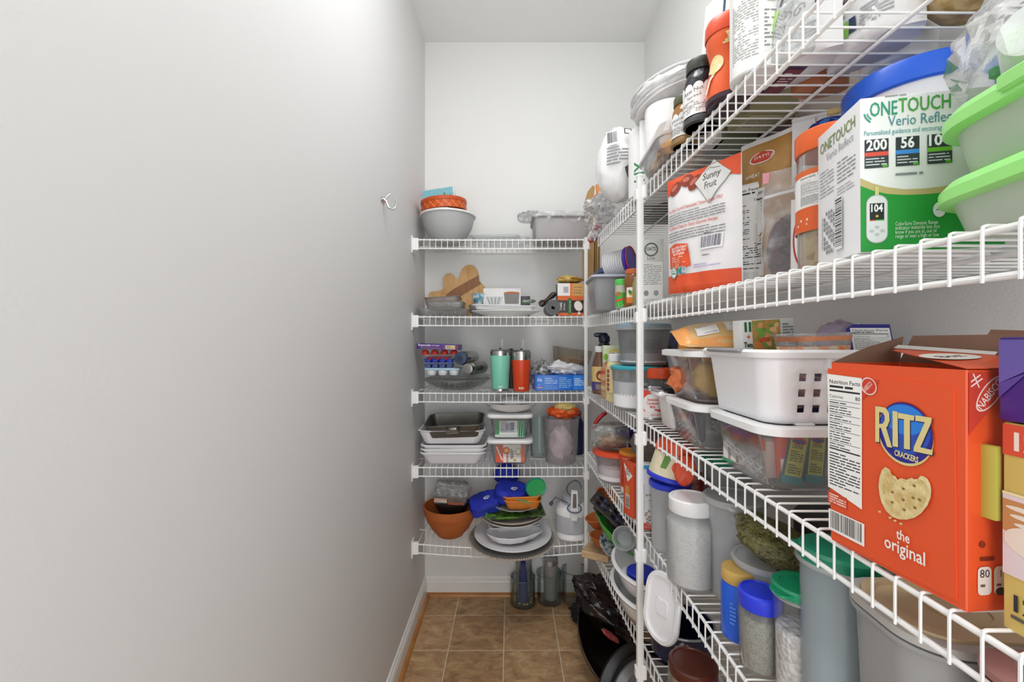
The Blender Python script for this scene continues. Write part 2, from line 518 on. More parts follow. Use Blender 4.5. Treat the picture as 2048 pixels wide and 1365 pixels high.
for i in range(len(gx) - 1):
    for j in range(len(gy) - 1):
        x0, x1, y1, y0 = gx[i], gx[i + 1], gy[j], gy[j + 1]
        k = rt.randrange(3)
        if x0 < XL or x1 > XR or y1 > YB or y0 < YF:
            a0, a1, b0, b1 = max(x0, XL) + .0018, min(x1, XR) - .0018, max(y0, YF) + .0018, min(y1, YB) - .0018
            if a1 - a0 < .01 or b1 - b0 < .01: continue
            cx_, cy_ = (a0 + a1) / 2, (b0 + b1) / 2
            o = G().box(a0 - cx_, a1 - cx_, b0 - cy_, b1 - cy_, -.006, 0, .0012).build('tile', sl[k], None)
            o.location = (cx_, cy_, 0)
        else:
            o = full[k] if first[k] else full[k].copy()
            if not first[k]: C.objects.link(o)
            first[k] = False
            o.location = ((x0 + x1) / 2, (y0 + y1) / 2, 0)
        o.parent = floor

def base(name, x0, y0, x1, y1, nx, ny):
    """moulded skirting from (x0,y0) to (x1,y1), thickness towards (nx,ny)"""
    prof = [(0, .0), (.013, .0), (.013, .066), (.011, .071), (.0115, .078), (.007, .084), (.0055, .091), (.003, .094), (0, .094)]
    g = G(); rr = [[(x + nx * t, y + ny * t, z) for t, z in prof] for x, y in ((x0, y0), (x1, y1))]
    g.rings(rr)
    return struct(g, name, TRIM, None, 20)
base('baseboard_left', XL, YF, XL, YB, 1, 0)
base('baseboard_back', XL, YB, XR, YB, 0, -1)
base('baseboard_right', XR, YF, XR, YB, -1, 0)
QW = wood('#a86a34', '#c08548', 10, .4, (1, 1, 1))
def quarter(name, x0, y0, x1, y1, nx, ny):
    prof = [(.012, 0)] + [(.012 + .016 * math.cos(R(a)), .016 * math.sin(R(a))) for a in (0, 22, 45, 68, 90)]
    rr = [[(x + nx * t, y + ny * t, z) for t, z in prof] for x, y in ((x0, y0), (x1, y1))]
    return struct(G().rings(rr), name, QW, None, 50)
quarter('trim_1', XL, YF, XL, YB - .012, 1, 0)
quarter('trim_2', XL + .012, YB, XR, YB, 0, -1)

# coat hook on the left wall
t = T('wall_hook', 'small brushed metal coat hook screwed to the bare left wall', 'hook', (XL, 1.44, 1.722))
G().rr([(.008, .02, .008, 0), (.008, .02, .008, .002)], 4).at().build('back_plate', STEEL, t).rotation_euler = (0, R(90), 0)
G().tube([(.002, 0, .005), (.012, 0, -.004), (.02, 0, -.024), (.032, 0, -.03), (.044, 0, -.022), (.047, 0, -.006), (.044, 0, .002)], [.0035, .004, .004, .004, .0036, .0034, .0034], 8).build('hook_arm', STEEL, t)
G().tube([(.008, 0, .004), (.018, 0, .016), (.028, 0, .022)], .003, 8).build('upper_prong', STEEL, t)

# ---------------- wire shelves ----------------
def railX(Y): return .4002 - .0415 * Y
ZR = [lambda Y: 1.681 - .018 * Y, lambda Y: 1.342 + .008 * Y, lambda Y: 1.005 + .0335 * Y, lambda Y: .676 + .065 * Y, lambda Y: .452 + .004 * Y]
YEND = [1.622, 1.80, 1.80, 1.80, 1.80]
words_r = ['topmost long wire shelf on the right wall, above head height, seen from beneath',
           'second long wire shelf on the right wall, at eye level, holding the glucose meter box',
           'third long wire shelf on the right wall, holding the red cracker box and plastic bins',
           'fourth long wire shelf on the right wall, holding the tall canisters and jars',
           'lowest long wire shelf on the right wall, near the floor, holding oval white dishes']
LIP = .0405
def wire_mesh(L, lip=LIP):
    g = G()
    pts = [(0, 0, 0.0022), (L - .0035, 0, .0022), (L - .0006, 0, .0012), (L + .0002, 0, -.002), (L + .0002, 0, -lip - .004)]
    return g.tube(pts, .00155, 6)
for k in range(5):
    ye = YEND[k]; y0 = .06
    t = T('wire_shelf', words_r[k], 'wire shelf', (XR, 0, 0), 0, 'white wire shelves')
    n = int((ye - y0) / .0254)
    A = Vector((railX(y0) - XR, y0, ZR[k](y0))); B = Vector((railX(ye) - XR, ye, ZR[k](ye)))
    def rod(nm, dx, dz, r, fa=0.0):
        a = A.copy(); b = B.copy()
        a.x = a.x * (1 - fa) + dx; b.x = b.x * (1 - fa) + dx
        a.z += dz; b.z += dz
        G().tube([a, b], r, 10).build(nm, WIRE, t)
    rod('top_rail', 0, -.0032, .0031); rod('lower_rail', 0, -LIP, .0031)
    rod('middle_rod', 0, -.0028, .0029, .46); rod('back_rod', 0, -.0028, .0026, .985)
    w0 = None
    for i in range(n + 1):
        y = ye - .0254 * i
        L = XR - railX(y) + .003
        if w0 is None:
            w0 = wire_mesh(.33).build('wire', WIRE, t); o = w0
        else:
            o = w0.copy(); C.objects.link(o); o.parent = t
        o.location = (0, y, ZR[k](y)); o.scale = (-L / .33, 1, 1)

ZB = [1.696, 1.3635, 1.0345, .7135, .3845]
YS = 1.875
words_b = ['short wire shelf across the back wall, highest of five, holding the strainer and grey bin',
           'short wire shelf across the back wall, second down, holding the wooden board',
           'short wire shelf across the back wall, middle of five, holding the two tumblers',
           'short wire shelf across the back wall, fourth down, holding the stacked white baking dishes',
           'short wire shelf across the back wall, lowest and sagging, holding the terracotta bowl and plates']
SAG = [0, 0, .001, .002, .0]
def sagz(k, x):
    u = (x - XL) / (.345 - XL)
    return -(.020 if k == 4 else .002) * math.sin(PI * min(max(u, 0), 1))
for k in range(5):
    t = T('wire_shelf', words_b[k], 'wire shelf', (0, YB, 0), 0, 'white wire shelves')
    z = ZB[k]; xs = [XL + .004 + i * (.345 - XL - .004) / 14 for i in range(15)]
    for nm, dy, dz, r, f in (('top_rail', YS - YB, -.0032, .0031, 1), ('lower_rail', YS - YB, -LIP, .0031, 1), ('middle_rod', (YS - YB) * .5, -.0028, .0028, .8), ('back_rod', -.006, -.0028, .0026, .2)):
        G().tube([(x, dy, z + dz + sagz(k, x) * f) for x in xs], r, 10).build(nm, WIRE, t)
    w0 = None
    n = 30
    for i in range(n):
        x = -.396 + .0254 * i
        if w0 is None:
            w0 = wire_mesh(YB - YS + .003).build('wire', WIRE, t); o = w0
        else:
            o = w0.copy(); C.objects.link(o); o.parent = t
        o.location = (x, 0, z + sagz(k, x)); o.rotation_euler = (0, 0, R(-90))
    # end bracket against the left wall
    g = G().box(XL, XL + .028, YS - YB - .006, YS - YB + .012, z - LIP - .008, z + .004, .002)
    g.box(XL, XL + .004, YS - YB - .014, YS - YB + .03, z - LIP - .02, z + .014, .001)
    g.build('wall_bracket', WPLAS, t)
    for s in (0, 1):
        g = G().box(-.25 + s * .45, -.244 + s * .45, -.012, 0, z - .014, z + .002, .001)
        g.build('wall_clip', WPLAS, t)

# ---------------- support posts ----------------
def post(x, y, ztop, zs, label, w=.0145, lean=0.0):
    t = T('support_post', label, 'post', (x, y, 0))
    t.rotation_euler = (0, R(lean), 0)
    G().box(-w / 2, w / 2, -w / 2, w / 2, .012, ztop, .002).build('tube', WIRE, t)
    G().box(-w * .55, w * .55, -w * .55, w * .55, ztop - .004, ztop + .006, .003).build('top_cap', WPLAS, t)
    G().box(-w * .58, w * .58, -w * .58, w * .58, 0, .016, .002).build('foot', WPLAS, t)
    for z in zs:
        g = G().box(-w * .7, w * .7, -w * .3, w * .9, z - .052, z - .022, .003)
        g.box(w * .3, w * .95, -w * .75, w * .5, z - .05, z - .014, .003)
        g.at(0, 0, 0).tube([(0, w * .8, z - LIP), (w * 1.3, w * .8, z - LIP)], .006, 10)
        g.build('shelf_clip', WPLAS, t)
post(PX(1171.8, 1.862), 1.862, PZ(478, 1.862), ZB, 'thin square white post at the corner where the back and right shelves meet')
post(.327, 1.095, PZ(352, 1.09), [f(1.12) for f in ZR], 'square white post nearer the viewer, rising in front of the right-hand shelves', .0155, 0)

# ---------------- reusable shapes ----------------
def open_rr(g, hx, hy, r, h, tp=.85, th=.0025, rim=.006, rh=.003, n=6, z=0, flute=None):
    p = [(hx * tp - .003, hy * tp - .003, r * .8, z), (hx * tp, hy * tp, r * .85, z + .004), (hx, hy, r, z + h - rh)]
    if rim: p += [(hx + rim, hy + rim, r + rim, z + h - rh), (hx + rim + .001, hy + rim + .001, r + rim, z + h - rh / 2), (hx + rim, hy + rim, r + rim, z + h)]
    p += [(hx - th, hy - th, r, z + h), (hx * tp - th, hy * tp - th, r * .8, z + .004 + th), (hx * tp - th - .004, hy * tp - th - .004, r * .8, z + th)]
    return g.rr(p, n)
def open_cup(g, r0, r1, h, th=.002, rim=.0, n=32, flute=0, amp=0, z=0, sx=1, sy=1):
    p = [(r0 * .94, z, 0), (r0, z + .003, 1), (r1, z + h - .002, 1)]
    if rim: p += [(r1 + rim, z + h - .003, 0), (r1 + rim, z + h, 0)]
    p += [(r1 - th * .3, z + h, 0), (r1 - th, z + h - .001, 0), (r0 - th, z + .004 + th, 0), (r0 * .85, z + th + .001, 0)]
    return g.lathe(p, n, flute=flute, amp=amp, sx=sx, sy=sy)
def bowl(g, r, h, th=.003, foot=.4, n=40, rim=.0015, z=0, sx=1, sy=1):
    o = [(r * foot, z), (r * (foot + .02), z + h * .03), (r * .72, z + h * .3), (r * .9, z + h * .62), (r, z + h)]
    i = [(r - th, z + h), (r * .9 - th, z + h * .62 + th * .4), (r * .72 - th, z + h * .3 + th), (r * foot * .8, z + th + h * .03)]
    return g.lathe(o[:-1] + [(r, z + h - rim), (r + rim, z + h - rim / 2), (r, z + h)] + i, n, sx=sx, sy=sy)
def plate(g, r, h, th=.003, n=48, z=0, sx=1, sy=1, wave=0, amp=0, foot=.55):
    p = [(r * foot, z, 0), (r * foot, z + .002, 0), (r * .7, z + h * .25, 0), (r, z + h - th, 1), (r + .001, z + h - th / 2, 1), (r, z + h, 1), (r * .7, z + h * .25 + th, 0), (r * foot * .96, z + .002 + th, 0)]
    return g.lathe(p, n, flute=wave, amp=amp, sx=sx, sy=sy)
def lid_r(g, r, h, z=0, n=48, ribs=0, amp=0, top=.9):
    return g.lathe([(r - .001, z, 0), (r, z + .001, 1), (r, z + h - .002, 1), (r - .002, z + h, 0), (r * top, z + h, 0), (r * top - .002, z + h - .0015, 0), (.002, z + h - .0015, 0)], n, flute=ribs, amp=amp)

def pouchf(w, h, d, seed=0, kind='stand', cr=.004, taper=.06, side=-1):
    o = Vector((seed * 2.3, seed, seed * .7))
    def f(u, v, off=0.0):
        s = min(max(u / w, 0), 1); t = min(max(v / h, 0), 1)
        if kind == 'stand': g = (1 - t) ** .55 if t > .04 else .8 + t * 5 * .96 ** .5 - .0
        elif kind == 'flat': g = math.sin(PI * min(max(t, .001), .999)) ** .5
        else: g = math.sin(PI * min(max(t, .001), .999)) ** .6
        D = d / 2 * (1 - abs(2 * s - 1) ** 3.2) * g
        e = max(0, min(s, 1 - s, t if kind != 'stand' else 1, 1 - t)) * 6
        k = cr * min(e, 1) * (noise.noise(Vector((u * 22, v * 16, side)) + o) + .5 * noise.noise(Vector((u * 60, v * 38, side)) + o))
        x = (s - .5) * w * (1 - taper * (math.sin(PI * t) * .6 if kind != 'stand' else t * .6))
        return (x, side * (D + max(k, -D * .8) + off + .0004), v + cr * .6 * noise.noise(Vector((u * 15, v * 3, 5)) + o) * t)
    return f
def pouch(t, w, h, d, m, seed=0, kind='stand', cr=.004, taper=.06, name='bag_film', nu=26, nv=30):
    fr = pouchf(w, h, d, seed, kind, cr, taper, -1); bk = pouchf(w, h, d, seed, kind, cr, taper, 1)
    g = G(); rr = []
    for j in range(nv + 1):
        v = h * j / nv
        rr.append([fr(w * i / nu, v) for i in range(nu + 1)] + [bk(w * i / nu, v) for i in range(nu - 1, 0, -1)])
    g.rings(rr)
    g.build(name, m, t, 60)
    return fr

def carton(name, label, cat, w, d, h, m, loc, rz=0, group=None, rx=0, ry=0, part='box_body', b=.0008):
    t = T(name, label, cat, loc, rz, group, rx, ry)
    G().box(-w / 2, w / 2, -d / 2, d / 2, 0, h, b).build(part, m, t)
    return t

def e(k): return ZB[k] + .0042

# ================= BACK WALL, HIGHEST SHELF =================
MESHM = clear('#8f9190', .62, .35, '#c4c6c6', edge=.4, var=.25, bscale=900)
Y = 2.0; zc = e(0)
t = T('mesh_strainer', 'round mesh strainer bowl with white rim, left end of the highest back shelf', 'strainer', (PX(896, Y), Y, zc))
g = G(); g.lathe([(.055, 0), (.085, .03), (.11, .075), (.122, .125)], 48, c1=False); g.build('mesh_bowl', mat('#c2c4c5', .45, .2, var=.25, scale=420, bump=.8, bscale=900), t)
G().tube([(.124 * math.cos(a), .124 * math.sin(a), .127) for a in [2 * PI * i / 48 for i in range(48)]], .005, 8, True).build('rim', WPLAS, t)
t2 = T('metal_bowl', 'shallow polished metal bowl nested inside the mesh strainer', 'bowl', (PX(893, 2.0), 2.0, zc + .10), 0, None, 3, 2)
g = G(); bowl(g, .108, .042, .0015, .6); g.build('shell', STEEL, t2)
G().tube([(.108 * math.cos(a), .108 * math.sin(a), .042) for a in [2 * PI * i / 36 for i in range(36)]], .002, 8, True).build('rolled_rim', STEEL, t2)
ORT = mat('#d2591d', .4, var=.05)
t = T('round_tin', 'round orange plaid tin leaning on top of the mesh strainer', 'tin', (PX(889, 1.99), 1.99, zc + .143), 0, None, 2, -4)
g = G(); g.lathe([(.1, 0), (.102, .002), (.102, .035), (.1, .037)], 48); g.build('tin_body', ORT, t)
G().lathe([(.1035, .034), (.1045, .036), (.1045, .049), (.1015, .051), (.002, .051)], 48, c0=False).build('tin_lid', mat('#c9521a', .4), t)
p = Pr(cyl(.1025, -170))
for i in range(9):
    u = .02 + i * .034
    p.line([(u, .003), (u + .03, .033)], .0035, '#b54213'); p.line([(u + .03, .003), (u, .033)], .0035, '#e88d4e')
p.done(t, 'plaid_pattern')
t = T('gift_tin', 'rectangular tin painted with snowy fir trees, tilted behind the round orange tin', 'tin', (PX(878, 2.12) + .006, 2.124, zc + .152), 0, None, 0, -9)
G().box(-.09, .09, -.012, .012, 0, .15, .006).build('tin_body', mat('#e9e7dd', .35), t)
p = Pr(plane((-.09, -.012, .05), (1, 0, 0), (0, 0, 1))); p.rect(.006, -.04, .174, .094, '#7fc3d2')
p.poly([(.006, .004), (.174, .004), (.174, .03), (.13, .042), (.08, .03), (.03, .04), (.006, .028)], '#eef3f3')
for u, v, s in ((.03, .03, .8), (.052, .04, 1.1), (.08, .036, .7), (.105, .04, .8), (.13, .042, 1.4), (.158, .038, 1.1)):
    for q in range(3): p.poly([(u - .008 * s * (1 - q * .25), v + q * .006 * s), (u + .008 * s * (1 - q * .25), v + q * .006 * s), (u, v + (.012 + q * .006) * s)], '#2f7d4a')
rr_ = random.Random(3)
for i in range(22): p.ell(rr_.uniform(.01, .17), rr_.uniform(.055, .09), .0013, .0013, '#f6fafa', 6, 0, 1)
p.done(t)
# flat clear trays in the middle
t = T('plastic_tray', 'clear flat plastic tray lying in the middle of the highest back shelf', 'tray', (PX(1000, 2.02), 2.02, zc), 3)
g = G(); open_rr(g, .13, .08, .03, .022, .9, .0012, .008); g.build('tray', CLR, t)
t = T('plastic_cover', 'clear plastic lid resting on the flat clear tray on the highest back shelf', 'lid', (PX(990, 2.02), 2.02, zc + .0235), -4)
g = G(); open_rr(g, .115, .07, .03, .01, .93, .0012, .004); g.build('lid', CLR, t)
# grey bin wrapped in film
t = T('storage_bin', 'grey plastic storage bin under loose clear film, right end of the highest back shelf', 'bin', (PX(1119, 2.0), 2.0, zc))
g = G(); open_rr(g, .122, .1, .015, .098, .93, .003, .004); g.build('bin_body', mat('#aaa6a6', .4), t)
G().rr([(.128, .106, .02, .1), (.131, .109, .02, .102), (.131, .109, .02, .11), (.125, .103, .02, .112)], 5).build('lid', mat('#bdbab9', .35), t)
def film_sheet(t, pts, name='clear_film', seed=1, m=FILM):
    """loose sheet over a top edge: rows of points jittered"""
    g = G(); nu, nv = len(pts[0]), len(pts)
    o = Vector((seed, seed * 2, 0)); vs = []
    for r_ in pts:
        for p_ in r_:
            q = Vector(p_); d = Vector((noise.noise(q * 40 + o), noise.noise(q * 40 + o * 2), noise.noise(q * 40 - o))) * .009
            vs.append(tuple(q + d))
    g.add(vs, [(j * nu + i, j * nu + i + 1, (j + 1) * nu + i + 1, (j + 1) * nu + i) for j in range(nv - 1) for i in range(nu - 1)])
    return g.build(name, m, t, 60, False)
rows = []
for j in range(12):
    u = j / 11; row = []
    for i in range(26):
        s = i / 25; x = -.15 + .30 * s
        drop = .035 * abs(math.sin(s * 7)) + .012
        if u < .6: y, z = .1 - .215 * u / .6, .122 + .004 * math.sin(s * 20 + j)
        else: y, z = -.118 - .004 * math.sin(s * 17), .122 - (u - .6) / .4 * drop
        row.append((x, y, z))
    rows.append(row)
film_sheet(t, rows)
t = T('plastic_bag', 'crumpled clear plastic bag tucked left of the grey bin on the highest back shelf', 'bag', (PX(1062, 1.97) - .012, 1.97, zc + .118))
G().blob(.05, .06, .02, 5, .5, 2.5, 30, 18, fold=.5).build('bag_film', FILM, t, 60)

# tall flattened kraft carton standing in the corner
Yk = 1.925
t = T('flattened_carton', 'tall flattened brown cardboard box standing on edge behind the corner post', 'box', (PX(1181, Yk) , Yk, PZ(557, Yk)), 8)
KR = mat('#bb9562', .8, var=.05, bump=.1); KR2 = mat('#9a7445', .85)
hh = (557 - 372) * Yk / F
G().prism([(-.035, 0), (.012, 0), (.016, hh * .52), (.008, hh * .7), (.018, hh * .99), (.008, hh), (-.012, hh * .94), (-.03, hh * .78), (-.026, hh * .7), (-.036, hh * .5)], -.006, .006).build('front_panel', KR, t)
for i, dx in enumerate((.021, .029, .037)):
    G().prism([(dx - .003, .004), (dx + .003, 0), (dx + .004, hh * (.55 - .04 * i)), (dx - .002, hh * (.57 - .04 * i))], -.01, .05).build('folded_panel', (KR2, KR)[i % 2], t)

# ================= BACK WALL, SECOND SHELF =================
zc = e(1)
# animal-head shaped serving board leaning on the wall
def trace(pts, px0, py0, Y): return [((x - px0) * Y / F, -(y - py0) * Y / F) for x, y in pts]
def smooth_closed(pts, n=5):
    out = []; K = len(pts)
    for i in range(K):
        p0, p1, p2, p3 = (Vector(pts[(i + k) % K]) for k in (-1, 0, 1, 2))
        for j in range(n):
            t_ = j / n
            q = .5 * ((2 * p1) + (p2 - p0) * t_ + (2 * p0 - 5 * p1 + 4 * p2 - p3) * t_ * t_ + (3 * p1 - p0 - 3 * p2 + p3) * t_ ** 3)
            out.append((q.x, q.y))
    return out
Yb = 2.12
bp = [(857, 586), (861, 579), (872, 577), (884, 574), (887, 566), (885, 554), (890, 543), (899, 541), (907, 545), (911, 552), (916, 551), (920, 538), (927, 527), (939, 523), (950, 528), (956, 540), (958, 556), (966, 565), (974, 574), (976, 586), (968, 602), (955, 617), (944, 628), (920, 630), (890, 630), (866, 612)]
t = T('serving_board', 'wooden board cut in a lobed cactus-like outline, leaning on the back wall', 'board', (PX(916, Yb), Yb, zc), 0, None, -6)
loc_ = smooth_closed(trace(bp, 916, 631.5, Yb), 4)
G().prism(loc_, -.008, .008).build('board', wood('#c79355', '#d9ac72', 9, .45, (6, 6, 1.2)), t)
p = Pr(plane((0, -.008, 0), (1, 0, 0), (0, 0, 1)))
p.poly(trace([(893, 583), (908, 572), (957, 544), (958, 556), (963, 562), (928, 583), (905, 601), (888, 598)], 916, 631.5, Yb), wood('#7f4f27', '#9a6535', 12, .45, (6, 6, 1.2)))
p.done(t, 'dark_inlay')
GREYG = mat('#94928e', .2, var=.3, scale=55, bump=.6)
CUTG = clear('#c9cbca', .45, .08, '#dfe3e2', bump=.9, bscale=120, edge=.7, var=.35)
t = T('glass_platter', 'clear ribbed glass platter, lowest at the left end of the second back shelf', 'platter', (PX(890, 1.98), 1.985, zc))
g = G(); open_rr(g, .115, .085, .03, .03, .86, .003, .004); g.build('dish', clear('#d9dcdb', .3, .06, '#e7ecea', bump=1, bscale=180, edge=.7, var=.3), t)
for i, (nm, px, dz, sc) in enumerate((('grey speckled glass dish, lower of two atop the ribbed platter', 893, .031, 1), ('grey speckled glass dish, upper of two above the ribbed platter', 888, .052, .93))):
    t = T('stone_dish', nm, 'dish', (PX(px, 2.0), 2.0, zc + dz), 0, None, 0, (0, -3)[i])
    g = G(); open_rr(g, .083 * sc, .07, .02, .034, .95, .003, .002); g.build('dish', (GREYG, mat('#8b8178', .25, var=.35, scale=50, bump=.6))[i], t)
# little blue swirl bowl, cut glass bowl
t = T('painted_bowl', 'tiny blue and white swirl-painted bowl in front of the wooden board', 'bowl', (PX(957, 2.03), 2.035, zc + .06))
g = G(); bowl(g, .034, .05, .003, .5, 28); g.build('bowl', mat('#4f93ae', .2, col2='#e8eee6', scale=30, stretch=(1, 1, 2)), t)
t = T('glass_dish', 'small clear glass dish under the blue swirl bowl', 'dish', (PX(957, 2.03), 2.03, zc))
g = G(); open_cup(g, .03, .045, .058, .002, flute=16, amp=.002); g.build('dish', CUTG, t)
# white box with bowls printed on it
Yw = 2.02
t = T('white_box', 'white cardboard box printed with a grey ramekin picture, behind the white platter', 'box', (PX(1004, Yw), Yw + .03, zc))
w = 75 * Yw / F; h = PZ(577, Yw) - zc
G().box(-w / 2, w / 2, -.03, .03, 0, h, .001).build('box_body', mat('#eceae8', .5), t)
p = Pr(front(w, h, -.03)); k = Yw / F
def q(px, py): return ((px - 966.5) * k, h - (py - 577) * k)
a, b = q(1008, 585); c, d = q(1039, 607)
p.poly([q(1007.5, 586), q(1039, 586), q(1037, 608), q(1010, 608)], '#85827f'); p.ell((a + c) / 2, b - .002, .0365, .0055, '#d98650'); p.ell((a + c) / 2, b - .0035, .033, .0035, '#a8623a')
p.poly([q(972, 594), q(1006, 594), q(1000, 609), q(978, 609)], '#c2c4c5')
for i in range(8):
    u, v = q(974 + i * 4.2, 595); u2, v2 = q(980 + i * 2.6, 608); p.line([(u, v), (u2, v2)], .0016, ('#5d6064', '#f6f6f6')[i % 2])
p.done(t)
carton('small_box', 'small dark patterned box right of the white ramekin box', 'box', .043, .05, .098, mat('#4b464d', .4, var=.4, scale=60), (PX(1051, 2.02), 2.05, zc))
t = T('oval_platter', 'long white oval platter lying flat under the beaded tray', 'platter', (PX(1012, 1.95), 1.955, zc))
g = G(); plate(g, .155, .024, .003, 56, sy=.48, foot=.62); g.build('platter', CERAM, t)
t = T('beaded_tray', 'white rectangular tray with a beaded rim stacked on the long oval platter', 'tray', (PX(1009, 1.96), 1.955, zc + .025), 0, None, 0, 1.5)
g = G(); open_rr(g, .135, .05, .02, .022, .95, .002, .004); g.build('tray', mat('#e9e9ea', .15), t)
g = G()
for i in range(52):
    x = -.139 + i * .00545
    g.at(x, -.0545, .018).lathe([(.0001, -.0028), (.0026, -.001), (.0026, .001), (.0001, .0028)], 6)
g.build('beading', mat('#dcdcde', .2), t)['kind'] = 'stuff'
t = T('pepper_mill', 'dark brown pepper mill lying tilted beside the rolled grey mat', 'mill', (PX(1079, 1.94), 1.94, zc + .047), 0, None, 0, 52)
G().lathe([(.004, 0), (.014, .004), (.016, .02), (.009, .03), (.008, .045), (.011, .06), (.013, .075), (.010, .088), (.003, .092)], 20).build('mill_body', mat('#34261f', .3), t)
t = T('silver_tube', 'small silver and green foil tube lying by the pepper mill', 'tube', (PX(1044, 1.9), 1.93, zc + .062), 0, None, 0, 86)
G().lathe([(.003, 0), (.0085, .004), (.0085, .05), (.002, .062)], 14).build('tube', mat('#8b8f8a', .3, .3, col2='#4c7a52', scale=40), t)
t = T('rolled_mat', 'rolled grey mat with its spiral end facing out on the second back shelf', 'mat', (PX(1106, 1.89), 1.888, zc + .0345))
pts = []
for i in range(100):
    a = i * .34; r_ = .0085 + .0255 * (i / 99)
    pts.append((r_ * math.cos(a), r_ * math.sin(a)))
g = G(); vs = []; fs = []
n_ = len(pts)
for y in (0, .16):
    for x, z in pts: vs.append((x, y, z))
    for x, z in pts: l_ = math.hypot(x, z); vs.append((x * (l_ - .0024) / l_, y, z * (l_ - .0024) / l_))
for i in range(n_ - 1):
    a, b, c, d = i, i + 1, n_ + i + 1, n_ + i
    fs += [(a, b, c, d), (a + 2 * n_, d + 2 * n_, c + 2 * n_, b + 2 * n_), (a, a + 2 * n_, b + 2 * n_, b), (d, c, c + 2 * n_, d + 2 * n_)]
g.add(vs, fs).build('mat', mat('#8b8b8d', .55), t, 40)
# coconut milk carton + noodle bag
Yt = 1.9; w = 52 * Yt / F; h = PZ(567, Yt) - zc
t = carton('food_carton', 'orange and black coconut milk carton at the right end of the second back shelf', 'carton', w, .07, h, mat('#2b2422', .4), (PX(1141, Yt), Yt + .035, zc))
p = Pr(front(w, h, -.035)); k = Yt / F
def q(px, py): return ((px - 1115) * k, h - (py - 567) * k)
def Q(p, x0, y0, x1, y1, m): a = q(x0, y1); b = q(x1, y0); p.rect(a[0], a[1], b[0], b[1], m)
Q(p, 1115, 567, 1167, 592, '#e87a35'); Q(p, 1115, 567, 1140, 592, '#f0eeea'); p.barcode(*q(1126, 588), *q(1137, 573), 4)
Q(p, 1145, 567, 1167, 592, '#d2a35f'); 
for i, s_ in enumerate(('Unsweet', 'Coconut', 'Milk')): a = q(1156, 576 + i * 6); p.text(s_, a[0], a[1], .007, '#4a2f1c', fit=.036)
Q(p, 1115, 592, 1167, 601, '#e0672a'); Q(p, 1115, 626, 1167, 632, '#e0672a')
a = q(1124, 614); p.text('THAI', a[0], a[1], .011, '#f2efe9', rot=90, bold=.02, fit=.036); a = q(1130, 614); p.text('KITCHEN', a[0], a[1], .006, '#f2efe9', rot=90, fit=.03)
Q(p, 1136, 597, 1143, 629, '#2f6b35'); a = q(1141, 613); p.text('COCONUT MILK', a[0], a[1], .005, '#e8f0e0', rot=90, fit=.055)
a = q(1157, 612); p.ell(a[0], a[1], .021, .026, '#6b4a33', rot=20); p.ell(a[0] - .001, a[1] - .001, .017, .022, '#f1ece4', rot=20); a = q(1157, 598); p.ell(a[0], a[1], .01, .008, '#c96a33')
a = q(1158, 627); p.ell(a[0], a[1], .007, .007, '#d8d4ce')
p.done(t)
t = T('noodle_bag', 'yellow bag of dry noodles lying on top of the coconut milk carton', 'bag', (PX(1141, Yt), Yt + .035, zc + h + .001))
G().at(0, 0, .018).blob(.056, .04, .018, 3, .25, 3, 26, 14, fold=.3).build('bag_film', mat('#dcc169', .3, col2='#b98d43', scale=30, bump=.4), t, 60)

# ================= BACK WALL, MIDDLE SHELF =================
zc = e(2)
t = T('glass_bowl', 'wide shallow clear glass bowl carrying the egg trays on the middle back shelf', 'bowl', (PX(915, 2.0), 1.995, zc))
g = G()
g.lathe([(.07, 0, 0), (.072, .003, 0), (.115, .016, .3), (.15, .045, 1), (.152, .046, 1), (.15, .048, 1), (.113, .02, .3), (.07, .006, 0)], 64, flute=24, amp=.004)
g.build('bowl', clear('#d4d8d7', .2, .04, '#eef2f0', bump=.7, bscale=70, edge=.8, var=.2), t)
t = T('clear_platter', 'clear glass platter beneath the wide glass bowl on the middle back shelf', 'platter', (PX(925, 2.0), 2.02, zc + .05))
g = G(); g.lathe([(.09, 0), (.13, .006), (.132, .008), (.09, .003)], 48); g.build('platter', GLASS, t)
def stack(i): return (PX(880 + (0, 3, -1, 0, 0, 0)[i], 1.93), 1.965, 0)
zs = zc + .06
EGG = mat('#b9d7e8', .3, var=.02)
X0 = PX(884, 1.93)
t = T('egg_tray', 'pale blue and white egg holder, lowest of the trays stacked at the shelf left end', 'tray', (PX(885, 1.93), 1.965, zs))
G().box(-.078, .078, -.045, .045, .026, .038, .004).build('lid', EGG, t)
for i in range(3):
    for j in range(2): G().lathe([(.006, -.0), (.018, .006), (.023, .02), (.023, .027)], 18, cx=-.05 + i * .05, cy=-.022 + j * .044).build('egg_cup', mat('#e6e8ea', .3), t)
BLUE = mat('#2b46a8', .35)
for i, (dz, cl, lb, col) in enumerate(((.040, 0, 'blue ice cube tray with clear lid, lower of the pair in the stack', '#4d5f9b'), (.062, 0, 'blue ice cube tray with clear lid, upper of the pair in the stack', '#2344c0'))):
    t = T('ice_tray', lb, 'ice tray', (PX(877, 1.93), 1.96, zs + dz), 0, 'blue ice trays')
    for a in range(4):
        for b in range(2): G().rr([(.012, .013, .004, 0), (.0145, .016, .005, .015)], 3, cx=-.048 + a * .032, cy=-.018 + b * .036).build('cube_cell', mat(col, .35), t)
    G().box(-.064, .064, -.038, .038, .0145, .0165, .001).build('tray_top', mat(col, .35), t)
    G().box(-.063, .063, -.037, .037, .0168, .0205, .0015).build('lid', clear('#dfe3ea', .35, .15), t)
RED = mat('#c93a33', .4)
